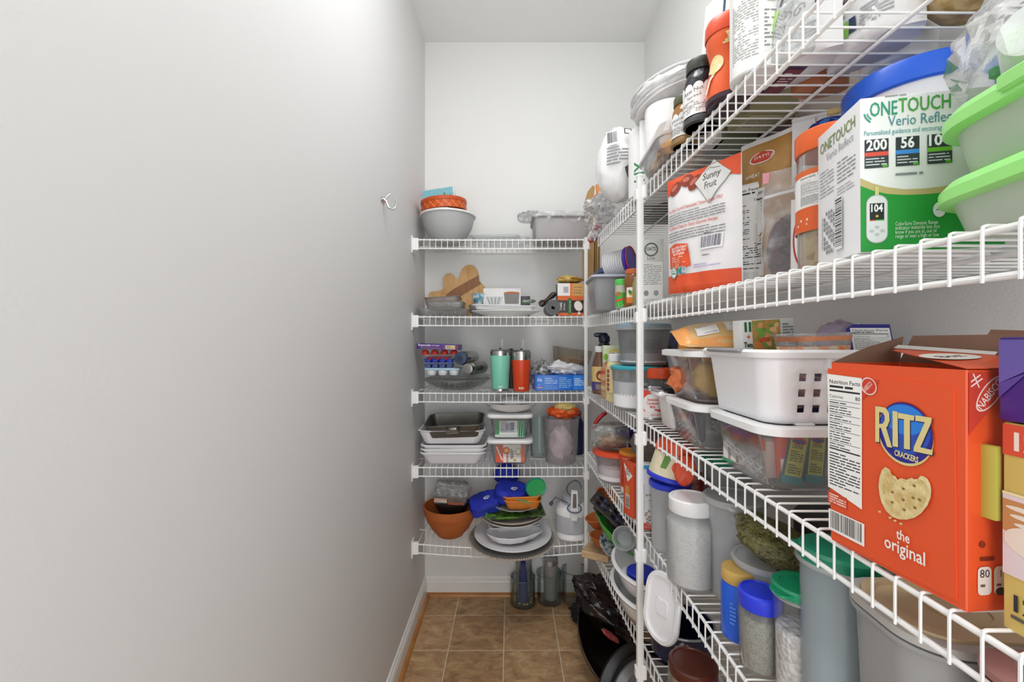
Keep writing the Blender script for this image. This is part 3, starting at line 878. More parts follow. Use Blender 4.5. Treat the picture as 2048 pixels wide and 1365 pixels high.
for i, (dz, lb, col, px) in enumerate(((.084, 'magenta-red silicone egg mould, lower of two in the tray stack', '#a92a4a', 876), (.098, 'bright red silicone egg mould, upper of two in the tray stack', '#cf3c35', 879))):
    t = T('silicone_mould', lb, 'mould', (PX(px, 1.93), 1.955, zs + dz), 0, 'red silicone moulds')
    w_ = (.055, .085)[i]
    G().box(-w_, w_, -.04, .04, 0, .003, .001).build('rim', mat(col, .4), t)
    for a in range((3, 4)[i]):
        G().lathe([(.017, .003), (.0165, .012), (.011, .019), (.002, .021)] if i else [(.012, -.0105), (.016, 0)], 16, cx=-w_ + (2 * w_) * (a + .5) / (3, 4)[i], cy=-.02).build('dome', mat(col, .4), t)
t = carton('sheet_box', 'flat purple box of parchment sheets on top of the red moulds', 'box', 84 * 1.9 / F, .11, .025, mat('#54308f', .35), (PX(874, 1.9) + .004, 1.955, zs + .12), -2, None, 0, 2)
w = 84 * 1.9 / F
p = Pr(front(w, .025, -.055)); p.rect(.001, .001, .112, .012, '#3c2277'); p.text('Reynolds', .034, .0135, .0095, '#f3f0ea', bold=.02, fit=.054); p.text('KITCHENS', .082, .014, .0065, '#f3f0ea', fit=.034)
p.text('Pop-Up Parchment Sheets', .062, .0035, .006, '#ef8fae', fit=.09); p.rect(.126, .004, .168, .02, '#e3cf94'); p.para(.13, .006, .164, .018, 2, '#8a7040'); p.rect(.172, .001, w - .001, .024, '#6f3b57'); p.done(t)
t = T('thermos_bottle', 'navy-capped steel bottle lying on its side, end on, above the other flask', 'bottle', (PX(921, 1.92), 1.9, PZ(717, 1.92)), 0, None, -90, 0)
t.rotation_euler = (R(-90), 0, R(-14))
G().lathe([(.020, 0), (.0275, .002), (.0285, .01), (.0285, .03)], 28).build('cap', mat('#3c4a66', .4), t); G().lathe([(.008, -.0015), (.012, -.001), (.012, .0005)], 20).build('cap_centre', mat('#2c3850', .4), t)
G().lathe([(.028, .03), (.031, .036), (.031, .17), (.026, .176)], 28).build('bottle_body', STEEL, t)
t = T('steel_flask', 'brushed steel flask lying on its side beside the mint tumbler', 'bottle', (PX(935, 1.90), 1.885, PZ(738, 1.9)))
t.rotation_euler = (R(-90), 0, R(-20))
G().lathe([(.018, 0), (.0235, .002), (.0245, .008), (.0245, .03), (.0255, .031), (.0255, .034)], 28).build('cap', STEEL, t)
G().lathe([(.0245, .034), (.0285, .04), (.0285, .16), (.024, .166)], 28).build('bottle_body', mat('#b3b3b1', .3, 1), t)
def tumbler(px0, px1, pyt, Yt, col, label, seam, brand, straw):
    r = (px1 - px0) * Yt / F / 2; h = PZ(pyt, Yt) - zc
    t = T('tumbler', label, 'tumbler', (PX((px0 + px1) / 2, Yt), Yt, zc), 0, 'insulated tumblers')
    c = mat(col, .35, var=.03)
    r0 = r * .8
    f = lambda z: r0 + (r - r0) * z / h
    b0 = .011 if seam else .004
    G().lathe([(r0 * .95, 0), (f(0), .002), (f(b0), b0)], 36).build('steel_base', STEEL if seam else c, t)
    s = h * (.88 if seam else .78)
    G().lathe([(f(b0), b0), (f(b0) + .0006, b0 + .001), (f(s) + .0008, s), (f(s), s + .001)], 36, c0=False, c1=False).build('painted_body', c, t)
    G().lathe([(f(s), s), (f(h), h - .003), (f(h) - .001, h - .001), (f(h) - .003, h - .003)], 36, c0=False, c1=True).build('steel_rim', STEEL, t)
    G().lathe([(r - .003, h - .004), (r - .002, h + .003), (r - .006, h + .006), (r * .3, h + .006)], 36).build('lid', clear('#3a3a3c', .5, .1), t)
    G().box(-.006, .006, -.02, -.004, h + .006, h + .012, .002).build('lid_slider', BLACK, t)
    if straw: G().tube([(.008, .005, h * .3), (.008, .005, h + .05)], .0028, 8).build('straw', clear('#e6e8e8', .5, .1), t)
    p = Pr(cyl(f(.02) + .001, -90 - 25, rt=None))
    if brand == 'YETI':
        p.rect(.006, .017, .030, .026, '#8fd3bb'); p.rect(.007, .0178, .029, .0252, '#7cc3aa'); p.text('YETI', .018, .0187, .006, '#eff6f2', bold=.03, fit=.017)
    else:
        p.rect(.004, .011, .026, .019, '#e2dcd6'); p.text('Coleman', .015, .0135, .005, '#d0421c', bold=.03, fit=.018)
    p.done(t, 'maker_badge')
tumbler(980, 1021, 702, 1.9, '#86d9be', 'mint green insulated tumbler with steel rim and base', True, 'YETI', True)
tumbler(1023, 1062, 703, 1.9, '#d9451b', 'orange-red insulated tumbler with a tall steel rim', False, 'Col', True)
t = T('travel_mug', 'black travel mug half hidden behind and between the two coloured tumblers', 'mug', (PX(1022, 2.03), 2.03, zc))
G().lathe([(.03, 0), (.031, .004), (.035, .15), (.036, .168), (.03, .172), (.012, .172), (.01, .182), (.001, .184)], 28).build('mug_body', BLACK, t)
t = T('dark_treat_bag', 'crumpled clear bag with dark contents right of the orange-red tumbler', 'bag', (PX(1084, 1.99), 2.0, zc + .006))
G().at(0, 0, .055).blob(.062, .05, .062, 8, .35, 2.4, 30, 20, fold=.5).build('bag_film', clear('#d8dada', .3, .06, '#d8dada', bump=1, bscale=50, edge=.8, var=.6), t, 60)
G().at(0, 0, .05).blob(.045, .035, .04, 9, .4, 3).build('contents', mat('#4a4440', .5, var=.4, scale=70), t, 60)
# blue foil box, with bag and ribbed tub on it
Yf = 1.91; zf = zc
w = 118 * Yf / F; h = PZ(751, Yf) - zc
t = carton('wrap_box', 'long bright blue wrap box lying at the right end of the middle back shelf', 'box', w - .03, .08, h, mat('#1c6fd6', .3), (PX(1126, Yf) - .012, Yf + .04, zc), 2)
p = Pr(front(w - .03, h, -.04)); p.rect(.001, .001, .008, h - .001, '#1656b8'); p.rect(.012, h - .032, .034, h - .008, '#4a95ea'); p.text('Oz', .022, h - .026, .012, '#eaf2fb', bold=.02)
p.text('Oz', .02, .022, .006, '#d6e6fa'); p.rect(.01, .011, .034, .016, '#e6a08c'); p.para(.045, .028, .1, h - .01, 3, '#9cc8f4'); p.rect(.046, h - .014, .06, h - .011, '#e59a6a'); p.para(.108, .01, .165, h - .008, 6, '#7db4ee'); p.para(.045, .008, .1, .024, 3, '#6aa6e8')
p.rect(.17, .002, w - .032, h - .002, '#2b83e6'); p.para(.175, .02, w - .036, h - .012, 4, '#bcdcf8'); p.done(t)
t = T('white_food_bag', 'white plastic food bag slumped on the long blue box', 'bag', (PX(1132, 1.95), 1.955, zc + h + .001), 5)
G().at(0, 0, .028).blob(.075, .035, .03, 11, .3, 2.6, 32, 18, fold=.6).build('bag_film', mat('#e6e7e8', .25, var=.04, bump=.5, bscale=70), t, 60)
t = T('yellow_food_bag', 'folded yellow snack bag behind the white plastic bag', 'bag', (PX(1138, 2.03), 2.04, zc + h - .01), 0)
G().at(0, 0, .045).blob(.07, .035, .032, 12, .25, 2.6, 28, 16, fold=.4).build('bag_film', mat('#c9a75a', .35), t, 60)
t = T('ribbed_tub', 'large ribbed clear plastic tub tilted over the white bag', 'tub', (PX(1142, 1.99), 2.0, zc + .118), 0, None, 0, 8)
g = G(); open_cup(g, .078, .09, .066, .0015, .003, 96, flute=48, amp=.0022); g.build('tub', clear('#b9b1a4', .3, .08, '#ded8cd', bump=.3, edge=.7), t)
G().lathe([(.074, .003), (.078, .02), (.05, .024), (.001, .026)], 36).build('contents', grains('#b07a3a', '#c9975a', '#8a5a2a', 120), t)

# ================= BACK WALL, FOURTH SHELF =================
zc = e(3)
PORC = mat('#ecebed', .12, var=.02)
def fl_dish(g, hx, hy, r, h, nfl, amp, z=0, tp=.82):
    """casserole with vertical fluting: rounded-rectangle rings, ribbed outside"""
    def ring(hx, hy, r, z, k):
        pts = []
        n = 14
        per = []
        for q_, (qx, qy) in enumerate(((1, 1), (-1, 1), (-1, -1), (1, -1))):
            for i in range(n + 1):
                a = PI / 2 * (q_ + i / n); per.append((qx * (hx - r) + r * math.cos(a), qy * (hy - r) + r * math.sin(a)))
            nx = ((-1, 1), (-1, -1), (1, -1), (1, 1))[q_]
            e0 = per[-1]; e1 = (nx[0] * (hx - r) + (r * math.cos(PI / 2 * (q_ + 1))), nx[1] * (hy - r) + r * math.sin(PI / 2 * (q_ + 1)))
            for i in range(1, 22): per.append((e0[0] + (e1[0] - e0[0]) * i / 22, e0[1] + (e1[1] - e0[1]) * i / 22))
        for i, (x, y) in enumerate(per):
            l_ = math.hypot(x, y); o = amp * k * (i % 2)
            pts.append((x + x / l_ * o, y + y / l_ * o, z))
        return pts
    g.rings([ring(hx * tp, hy * tp, r * .8, z, 0), ring(hx * tp + .004, hy * tp + .004, r * .85, z + .006, 1), ring(hx - .003, hy - .003, r, z + h * .82, 1), ring(hx - .003, hy - .003, r, z + h * .84, 0),
             ring(hx + .003, hy + .003, r, z + h * .9, 0), ring(hx + .006, hy + .006, r, z + h * .96, 0), ring(hx + .003, hy + .003, r, z + h, 0), ring(hx - .004, hy - .004, r, z + h - .001, 0), ring(hx * tp - .002, hy * tp - .002, r * .8, z + .008, 0)])
    return g
Yd = 1.9
def st(px0, px1): return PX((px0 + px1) / 2, Yd), (px1 - px0) * Yd / F / 2
bx_, bh = st(838, 972)
zt = zc
for i, (h_, lb) in enumerate(((.052, 'deep white baking dish, lowest of the stack on the fourth back shelf'), (.052, 'white baking dish nested second from the bottom of the stack'), (.052, 'white baking dish nested third in the stack, just under the fluted one'))):
    t = T('baking_dish', lb, 'baking dish', (bx_ + .002 * i, 1.99, zt + .0165 * i), (0, 1, -1)[i], 'nested white baking dishes')
    g = G(); open_rr(g, bh - .007, .1, .03, h_, .83, .003, .006, .006, 6); g.build('dish', PORC, t)
t = T('casserole_dish', 'white fluted casserole dish on top of the nested baking dishes', 'baking dish', (PX(903, Yd) - .002, 1.985, zt + .088), 1)
g = G(); fl_dish(g, .143, .095, .035, .062, 60, .0018); g.build('dish', PORC, t)
t = T('roasting_pan', 'old grey metal roasting pan sitting in the fluted casserole, tilted up behind', 'pan', (PX(908, Yd), 1.97, zt + .128), 0, None, 0, -3)
t.rotation_euler = (R(9), R(-2), 0)
g = G(); open_rr(g, .125, .085, .03, .06, .9, .0015, .005, .003, 6); g.build('pan_body', mat('#77756f', .38, .85, var=.35, scale=14), t)
G().tube([(-.026, -.092, .052), (-.03, -.104, .05), (-.026, -.108, .034), (.026, -.108, .034), (.03, -.104, .05), (.026, -.092, .052)], .0032, 8).build('handle', DSTEEL, t)
G().box(-.016, .016, -.098, -.088, .043, .053, .001).build('handle_plate', STEEL, t)
# tubs
LIDW = mat('#f1f1f1', .3, var=.02)
for i, (py0, lb) in enumerate(((888, 'clear square tub with white lid holding the red sunrise box, under the other tub'), (838, 'clear square tub with white lid and green packets, on top of the lower tub'))):
    Yt = 1.905; ztb = zc if i == 0 else zc + .1105
    t = T('lidded_tub', lb, 'tub', (PX(1020, Yt), Yt + .06, ztb), 0, 'square tubs with white lids')
    g = G(); open_rr(g, .086, .07, .02, .09, .84, .0015, .003, .002); g.build('tub_body', CLR, t)
    G().rr([(.092, .077, .025, .0905), (.1, .085, .028, .093), (.102, .087, .03, .1), (.099, .084, .028, .108), (.085, .07, .02, .1095)], 6).build('lid', LIDW, t)
    # contents
    if i == 0:
        c = carton('packet', 'orange and white sunrise rice flour box inside the lower tub', 'packet', .128, .03, .078, mat('#e8e3dc', .5), (PX(1020, Yt), Yt + .013, ztb + .007))
        p = Pr(front(.128, .078, -.015)); p.rect(0, 0, .034, .078, '#d95a3a'); p.rect(.034, 0, .05, .078, '#ece6df'); p.line([(.004, .07), (.03, .01)], .006, '#f0e4da')
        p.ell(.048, .052, .016, .016, '#d84a32'); p.ell(.048, .052, .01, .01, '#f3c34a')
        p.text('SUNRISE', .056, .022, .0085, '#cc3426', rot=90, bold=.03, fit=.05); p.para(.066, .015, .08, .06, 6, '#5a5048'); p.ell(.1, .048, .013, .016, '#b8854f'); p.ell(.1, .049, .01, .012, '#efe8dc')
        p.ell(.085, .01, .006, .005, '#a8a03c'); p.rect(.112, 0, .128, .078, '#d96a4a'); p.done(c)
    else:
        c = carton('packet', 'green and white packet of sticks inside the upper tub', 'packet', .13, .03, .072, mat('#dfe4de', .5), (PX(1020, Yt), Yt + .013, ztb + .007))
        p = Pr(front(.13, .072, -.015)); p.rect(0, .012, .018, .072, '#3f8f5a'); p.rect(0, 0, .13, .012, '#c9d3cb'); p.rect(.045, .03, .06, .06, '#a58bb0'); p.rect(.066, .03, .083, .065, '#6b6794')
        p.para(.024, .02, .085, .07, 7, '#8b8f98'); p.rect(.098, .002, .13, .072, '#2f8450')
        for q_ in range(6): p.line([(.1 + q_ * .005, .002), (.104 + q_ * .005, .07)], .0012, ('#d8efdf', '#1d5c63')[q_ % 2])
        p.text('net', .03, .03, .008, '#6c707a'); p.done(c)
zz = zc + .2215
t = T('serving_bowl', 'wide shallow white bowl resting on the upper square tub', 'bowl', (PX(1022, 1.93), 1.965, zz))
g = G(); bowl(g, .119, .042, .003, .35, 48); g.build('bowl', PORC, t)
t = T('serving_bowl', 'smaller glossy white bowl nested inside the wide shallow bowl', 'bowl', (PX(1025, 1.93), 1.97, zz + .018))
g = G(); bowl(g, .058, .04, .003, .5, 40); g.build('bowl', PORC, t)
# clear canister with snack bag
Yc = 1.93
t = T('clear_canister', 'tall clear plastic canister of wrapped packets, right end of the fourth back shelf', 'canister', (PX(1122, Yc), Yc + .015, zc))
g = G(); open_cup(g, .068, .082, .2, .002, .003, 40); g.build('canister_body', clear('#e6e0e3', .25, .2, '#f1ecef', edge=.6), t)
G().at(0, 0, .08).blob(.052, .052, .072, 21, .2, 3, 26, 18, fold=.3).build('contents', mat('#e3dcdd', .4, col2='#c9b9bb', scale=18, bump=.4), t, 60)
t = T('candy_bag', 'orange and yellow snack bag folded on top of the clear canister', 'bag', (PX(1127, Yc), Yc - .005, zc + .202))
G().at(0, 0, .025).blob(.068, .05, .028, 31, .25, 2.6, 34, 20, fold=.3).build('bag_film', mat('#dd5a22', .3, var=.08, bump=.3), t, 60)
G().at(.005, -.004, .042).blob(.045, .044, .025, 33, .2, 2.6, 30, 18, fold=.3).build('label_panel', mat('#dcc67a', .35, bump=.3), t, 60)
p = Pr(plane((0, -.055, .035), (1, 0, .1), (0, 0, 1))); p.text('Sweet', .0, .016, .007, '#5a4326', fit=.026); p.text('Potato', .0, .004, .008, '#5a4326', fit=.032); p.done(t)
t = T('glass_jug', 'clear glass jug with handle between the square tubs and the canister', 'jug', (PX(1079, 2.03), 2.04, zc))
g = G(); open_cup(g, .042, .05, .19, .003, 0, 36); g.build('jug_body', GLASS, t)
G().tube([(-.048, 0, .16), (-.075, 0, .15), (-.08, 0, .1), (-.07, 0, .06), (-.046, 0, .045)], .005, 8).build('handle', GLASS, t)
t = T('water_bottle', 'dark navy bottle standing behind the clear canister', 'bottle', (PX(1155, 2.06), 2.08, zc))
G().lathe([(.03, 0), (.033, .004), (.033, .15), (.02, .175), (.018, .19), (.001, .192)], 28).build('bottle_body', mat('#1b2550', .3), t)
G().lathe([(.02, .18), (.021, .181), (.021, .203), (.001, .205)], 24).build('cap', mat('#8e1f22', .4), t)

# ================= BACK WALL, LOWEST SHELF =================
zc = e(4)
def zb(x): return zc + sagz(4, x)
Yb = 1.985
xt = PX(901, Yb)
t = T('terracotta_bowl', 'large round terracotta bowl at the left end of the lowest back shelf', 'bowl', (xt, Yb, zb(xt) - .002))
g = G(); g.lathe([(.055, 0), (.058, .002), (.085, .035), (.108, .075), (.116, .1), (.119, .101), (.124, .13), (.1245, .136), (.117, .136), (.112, .1), (.1, .072), (.08, .04), (.05, .01)], 56); g.build('bowl', TERRA, t)
t = T('black_bowl', 'black bowl of dried dark seeds nested in the large terracotta bowl', 'bowl', (PX(905, Yb), Yb - .01, zb(xt) + .082))
g = G(); bowl(g, .08, .075, .004, .75, 40); g.build('bowl', mat('#1b1414', .35), t)
G().at(0, 0, .062).blob(.07, .07, .012, 3, .25, 6, 30, 14).build('contents', grains('#3a1c18', '#5a2a22', '#1c1010', 130), t)
t = T('clamshell_box', 'crumpled clear clamshell box tilted on top of the black bowl', 'box', (PX(905, Yb) - .002, Yb - .012, zb(xt) + .16), 0)
t.rotation_euler = (R(6), R(4), 0)
g = G(); open_rr(g, .078, .06, .012, .04, .9, .001, .005); g.build('base', clear('#cfc4be', .3, .08, '#e2d8d2', bump=.5, edge=.7), t)
G().at(-.005, -.0, .041).rr([(.08, .062, .012, 0), (.082, .064, .012, .004), (.07, .052, .02, .03), (.06, .045, .02, .034)], 5).build('lid', clear('#e2e2e2', .12, .05, bump=.7, edge=.8, var=.3, bscale=50), t)
p = Pr(plane((-.07, -.0572, .0), (1, 0, 0), (0, -.1, 1))); p.rect(0, .012, .055, .03, '#e9e2da'); p.rect(0, .022, .055, .027, '#dc8a4a'); p.para(.003, .013, .05, .021, 2, '#8b8078'); p.rect(.062, .004, .13, .018, '#a9604a'); p.done(t, 'paper_label')
# round silver tray and plates
xp = PX(1024, 1.95)
zp = zb(xp)
t = T('silver_tray', 'round silver tray with beaded rim, underneath all the plates, overhanging the shelf', 'tray', (xp, 1.945, zp), 0, None, 3)
g = G(); plate(g, .188, .012, .002, 64, foot=.8); g.build('tray', mat('#a8a5a0', .3, .55, var=.15), t)
g = G(); nb = 110
for i in range(nb):
    a = 2 * PI * i / nb
    g.at(.189 * math.cos(a), .189 * math.sin(a), .0115).lathe([(.0001, -.0052), (.0052, -.0024), (.0052, .0024), (.0001, .0052)], 6)
g.build('beaded_rim', mat('#d9cfc0', .3, .6), t)['kind'] = 'stuff'
t = T('dinner_plate', 'large round white platter lying on the beaded silver tray', 'plate', (xp + .004, 1.95, zp + .014), 0, None, 3)
g = G(); plate(g, .172, .02, .004, 64, foot=.66); g.build('plate', PORC, t)
p = Pr(plane((0, 0, .0075), (1, 0, 0), (0, 1, 0))); p.ell(0, 0, .1, .1, mat('#8f8d8a', .35, col2='#a9a7a3', scale=60), 48); p.done(t, 'woven_centre')
t = T('leaf_dish', 'white scalloped serving dish with a pointed handle, above the round platter', 'dish', (xp - .006, 1.892, zp + .02), 6)
g = G(); pr_ = []
def leafring(k, z):
    o = []
    for i in range(56):
        a = 2 * PI * i / 56; x = .1 * math.cos(a); y = .075 * math.sin(a)
        b = 1 + .05 * abs(math.sin(a * 5)); x *= b; y *= b
        if x > 0: x *= 1 + .35 * max(0, math.cos(a)) ** 6
        o.append((x * k + (1 - k) * -.01, y * k, z))
    return o
g.rings([leafring(.5, 0), leafring(.8, .012), leafring(1, .036), leafring(1.03, .039), leafring(1, .041), leafring(.78, .016), leafring(.48, .004)]); g.build('dish', PORC, t)
pl = [('oval_dish', 'grey-white square-cornered dish between the leaf dish and upper plates', .112, .03, .064, PORC, 'rr'),
      ('dinner_plate', 'white round plate, lower of the two directly above the square-cornered dish', .137, .022, .095, mat('#dcd9d6', .2), 'pl'),
      ('dinner_plate', 'brown-rimmed white round plate under the green tray', .135, .022, .108, mat('#cdbfb4', .25), 'pl')]
for nm, lb, r_, h_, dz, m_, kd in pl:
    t = T(nm, lb, 'plate' if kd == 'pl' else 'dish', (xp + .003, 1.945, zp + dz), 8, None, 2, -1)
    g = G()
    if kd == 'rr': open_rr(g, r_ * .96, r_ * .72, .02, h_, .7, .003, .004)
    else: plate(g, r_, h_, .0035, 56, foot=.5)
    g.build('plate', m_, t)
zq = zp + .133
t = T('printed_tray', 'square green and dark leaf-printed tray beneath the grey scalloped plate', 'tray', (xp + .008, 1.94, zq), 6, None, 2, -1)
g = G(); open_rr(g, .125, .1, .01, .014, .92, .002, .003); g.build('tray', mat('#72a83a', .3, col2='#38422c', scale=26), t)
t = T('scalloped_plate', 'grey scalloped plate under the orange containers', 'plate', (xp + .014, 1.935, zq + .017), 0, None, 2, 0)
g = G(); plate(g, .098, .022, .003, 72, wave=12, amp=.005, foot=.5); g.build('plate', mat('#a9aaab', .25), t)
for i, lb in enumerate(('orange plastic food container, lower of the stacked pair', 'orange plastic food container, upper of the stacked pair')):
    t = T('food_container', lb, 'container', (xp + .045, 1.925, zq + .0255 + i * .018), (2, -3)[i], 'orange food containers', 0, (0, -3)[i])
    g = G(); open_rr(g, .078, .055, .022, .040, .86, .002, .004, .004); g.build('container', mat('#ea8c38', .35), t)
t = T('small_cup', 'green and teal plastic cup tipped towards the viewer above the orange containers', 'cup', (PX(1075, 1.92), 1.94, zq + .087))
t.rotation_euler = (R(42), R(-20), 0)
g = G(); bowl(g, .045, .05, .002, .5, 36, z=-.02); g.build('cup', mat('#159a82', .3), t)
G().lathe([(.0425, .026), (.036, .012), (.02, -.01), (.001, -.012)], 36).build('green_lining', mat('#2aa85a', .35), t)
BLUEF = mat('#2233b4', .7, var=.15, scale=14, bump=.6, bscale=60)
def lunch(px, Yl, z, w, d, h, label, rx, ry, rz, seed):
    t = T('lunch_bag', label, 'bag', (PX(px, Yl), Yl, z), 0, 'royal blue insulated lunch bags')
    t.rotation_euler = (R(rx), R(ry), R(rz))
    g = G()
    rr = []
    o = Vector((seed, 0, 0))
    for j in range(13):
        v = j / 12; ring = []
        sh = 1 - .12 * v ** 3 - .06 * (1 - v) ** 4
        for i in range(48):
            a = 2 * PI * i / 48; c, s_ = math.cos(a), math.sin(a)
            kk = (abs(c) ** 5 + abs(s_) ** 5) ** (-1 / 5)
            n_ = .006 * noise.noise(Vector((c * 2.5, s_ * 2.5, v * 3)) + o)
            ring.append(((w / 2 * sh + n_) * c * kk, (d / 2 * sh + n_) * s_ * kk, h * v + .005 * noise.noise(Vector((c * 3, s_ * 3, 4)) + o)))
        rr.append(ring)
    g.rings(rr); g.build('fabric_body', BLUEF, t, 60)
    g = G()
    for v in (.62,):
        pts = []
        for i in range(48):
            a = 2 * PI * i / 48; c, s_ = math.cos(a), math.sin(a); kk = (abs(c) ** 5 + abs(s_) ** 5) ** (-1 / 5)
            pts.append(((w / 2 + .001) * c * kk, (d / 2 + .001) * s_ * kk, h * v))
        g.tube(pts, .0025, 6, True)
    g.build('zip', mat('#18247e', .6), t)
    p = Pr(plane((w * .12, -d * .1, h + .004), (1, 0, 0), (0, 1, 0)))
    p.ell(0, 0, .016, .012, '#cfd3e8', a0=20, a1=300, rings=1); p.ell(.001, 0, .009, .006, '#2233b4'); p.rect(-.008, -.003, .012, .001, '#cfd3e8'); p.done(t, 'white_emblem')
    return t
lunch(972, 1.94, zq + .012, .135, .11, .05, 'royal blue lunch bag leaning down to the left against the other blue one', 14, -16, 8, 3)
lunch(1021, 1.95, zq + .052, .14, .12, .052, 'royal blue lunch bag with a white emblem, on top of the plate pile', 16, 4, -6, 9)
t = T('lunch_bag', 'royal blue fabric pouch behind, topmost of the blue bags', 'bag', (PX(1014, 2.05), 2.06, zq + .085), 0, 'royal blue insulated lunch bags')
G().at(0, 0, .04).blob(.062, .03, .048, 14, .15, 2, 28, 18).build('fabric_body', BLUEF, t, 60)
t = T('green_spatula', 'pale green plastic spatula blade sticking out over the orange containers', 'spatula', (PX(1048, 1.87), 1.868, zq + .065), -12, None, 0, 8)
G().prism([(-.03, .004), (.028, -.003), (.028, .0), (-.03, .008)], -.012, .012).build('blade', mat('#7cab6a', .4), t)
# white food chopper
Yc = 1.955; xc = PX(1143, Yc)
t = T('food_chopper', 'white electric food chopper with its cord looped, right end of the lowest shelf', 'chopper', (xc, Yc, zb(xc) + .001))
G().lathe([(.062, 0), (.07, .003), (.071, .018), (.066, .028)], 40).build('base', WPLAS, t)
G().lathe([(.066, .028), (.073, .035), (.073, .1), (.071, .104)], 40, c0=False).build('bowl', clear('#e8eaef', .75, .15, '#e8eaf0'), t)
G().lathe([(.073, .104), (.074, .108), (.07, .126), (.058, .14), (.045, .148), (.001, .15)], 40).build('lid', WPLAS, t)
G().lathe([(.045, .148), (.043, .17), (.036, .182), (.001, .186)], 32).build('motor_cap', clear('#dfe2ea', .55, .1), t)
g = G(); g.prism([(-.014, .1), (.01, .098), (.016, .12), (.014, .225), (-.012, .228), (-.018, .13)], -.088, -.072); g.build('handle', mat('#eceef4', .3), t)
g = G(); g.prism([(-.008, .155), (.009, .155), (.008, .215), (-.006, .215)], -.0895, -.0875); g.build('handle_window', mat('#7a6a64', .4), t)
CORD = mat('#5c6478', .5)
g = G().tube([(-.012, -.03, .15), (-.05, -.05, .175), (-.075, -.04, .185), (-.088, -.03, .165), (-.09, -.03, .16)], .003, 8)
g.tube([(.0 + .032 * math.cos(a) + .004, -.05 + .01 * math.sin(a * 2), .225 + .035 * math.sin(a)) for a in [2 * PI * i / 24 for i in range(20)]], .003, 8)
g.tube([(.03 * math.cos(a) + .002, -.075 + .02 * math.sin(a), .148 + .012 * math.sin(a)) for a in [2 * PI * i / 24 for i in range(24)]], .003, 8, True)
g.build('power_cord', CORD, t, 60)
G().at(-.092, -.03, .155, 0, 40, 0).box(-.006, .006, -.009, .009, -.012, .006, .002).build('plug', mat('#4a4f60', .5), t)

# ================= ON THE FLOOR, UNDER THE BACK SHELVES =================
def vase(px, r, h, pyb, label, nm='glass_vase'):
    Yv = F * CZ / (pyb - CY) + r
    t = T(nm, label, 'vase', (PX(px, Yv), Yv, .0005), 0, 'cylindrical glass vases')
    g = G(); g.lathe([(r - .003, 0), (r, .002), (r, h), (r - .0015, h + .001), (r - .003, h), (r - .003, .011), (.001, .009)], 48); g.build('glass_wall', clear('#c9d6d4', .07, .03, '#e9f0ee', edge=.75), t)
    G().tube([((r - .0015) * math.cos(a), (r - .0015) * math.sin(a), h) for a in [2 * PI * i / 48 for i in range(48)]], .0018, 6, True).build('rim', clear('#8fa3a3', .5, .05, '#c5d2d0'), t)
    return t, Yv
_, Yv = vase(1046, .059, .128, 1222, 'wide glass vase on the floor holding the blue bottle, left of three')
vase2, Yv2 = vase(1099, .06, .135, 1216, 'wide glass vase on the floor holding a frosted cylinder, middle of three')
vase(1150, .062, .15, 1216, 'empty wide glass vase on the floor beside the corner post, right of three')
t = T('tall_vase', 'narrower tall glass vase behind the blue bottle on the floor', 'vase', (PX(1048, 2.08), 2.095, .0005))
g = G(); g.lathe([(.036, 0), (.039, .002), (.039, .2), (.0375, .201), (.036, .2), (.036, .01), (.001, .008)], 40); g.build('glass_wall', clear('#c9d6d4', .07, .03, '#e9f0ee', edge=.75), t)
t = T('blue_bottle', 'cobalt blue tapered glass bottle standing in the left floor vase', 'bottle', (PX(1046, Yv), Yv, .012))
G().lathe([(.024, 0), (.025, .004), (.0235, .07), (.019, .13), (.014, .165), (.0125, .18), (.012, .215)], 32, c1=False).build('bottle_glass', mat('#2b2a86', .12, var=.15, scale=12), t)
G().lathe([(.013, .212), (.0125, .214), (.0125, .246), (.010, .25), (.001, .25)], 24).build('neck', mat('#15163a', .15), t)
t = T('frosted_cylinder', 'frosted grey cylinder with a silver collar standing in the middle floor vase', 'cylinder', (PX(1101, Yv2), Yv2, .013))
G().lathe([(.031, 0), (.032, .003), (.034, .165)], 32, c1=False).build('cylinder_body', mat('#9a9692', .45), t)
G().lathe([(.0345, .165), (.0365, .167), (.0365, .188), (.034, .19)], 32, c0=False).build('silver_collar', mat('#dcdfe0', .2, .6, col2='#9a9c9c', scale=30, stretch=(1, 1, .05)), t)
G().lathe([(.034, .19), (.035, .215), (.028, .222), (.001, .224)], 32).build('dome', clear('#dfe4e6', .3, .05), t)
t = T('river_pebbles', 'few pale pebbles at the bottom of the left floor vase', 'pebbles', (PX(1046, Yv), Yv, .012))
g = G(); rr_ = random.Random(5)
for i in range(12):
    a = i * 2.4; r_ = .035 + .008 * rr_.random(); g.at(r_ * math.cos(a), r_ * math.sin(a), .006).blob(.008, .006, .005, i, .2, 2, 8, 6)
o = g.build('pebbles', mat('#b8a27c', .5), t); o['kind'] = 'stuff'; t['kind'] = 'stuff'
DARKF = mat('#14141e', .8, var=.3, bump=.6, bscale=90)
t = T('dark_cloth', 'small heap of dark cloth on the tiles behind the corner post', 'cloth', (PX(1163, 1.93), 1.955, .0))
G().at(0, 0, .035).blob(.045, .06, .045, 17, .3, 2.5, 28, 18, .35, fold=.5).build('cloth', DARKF, t, 60)
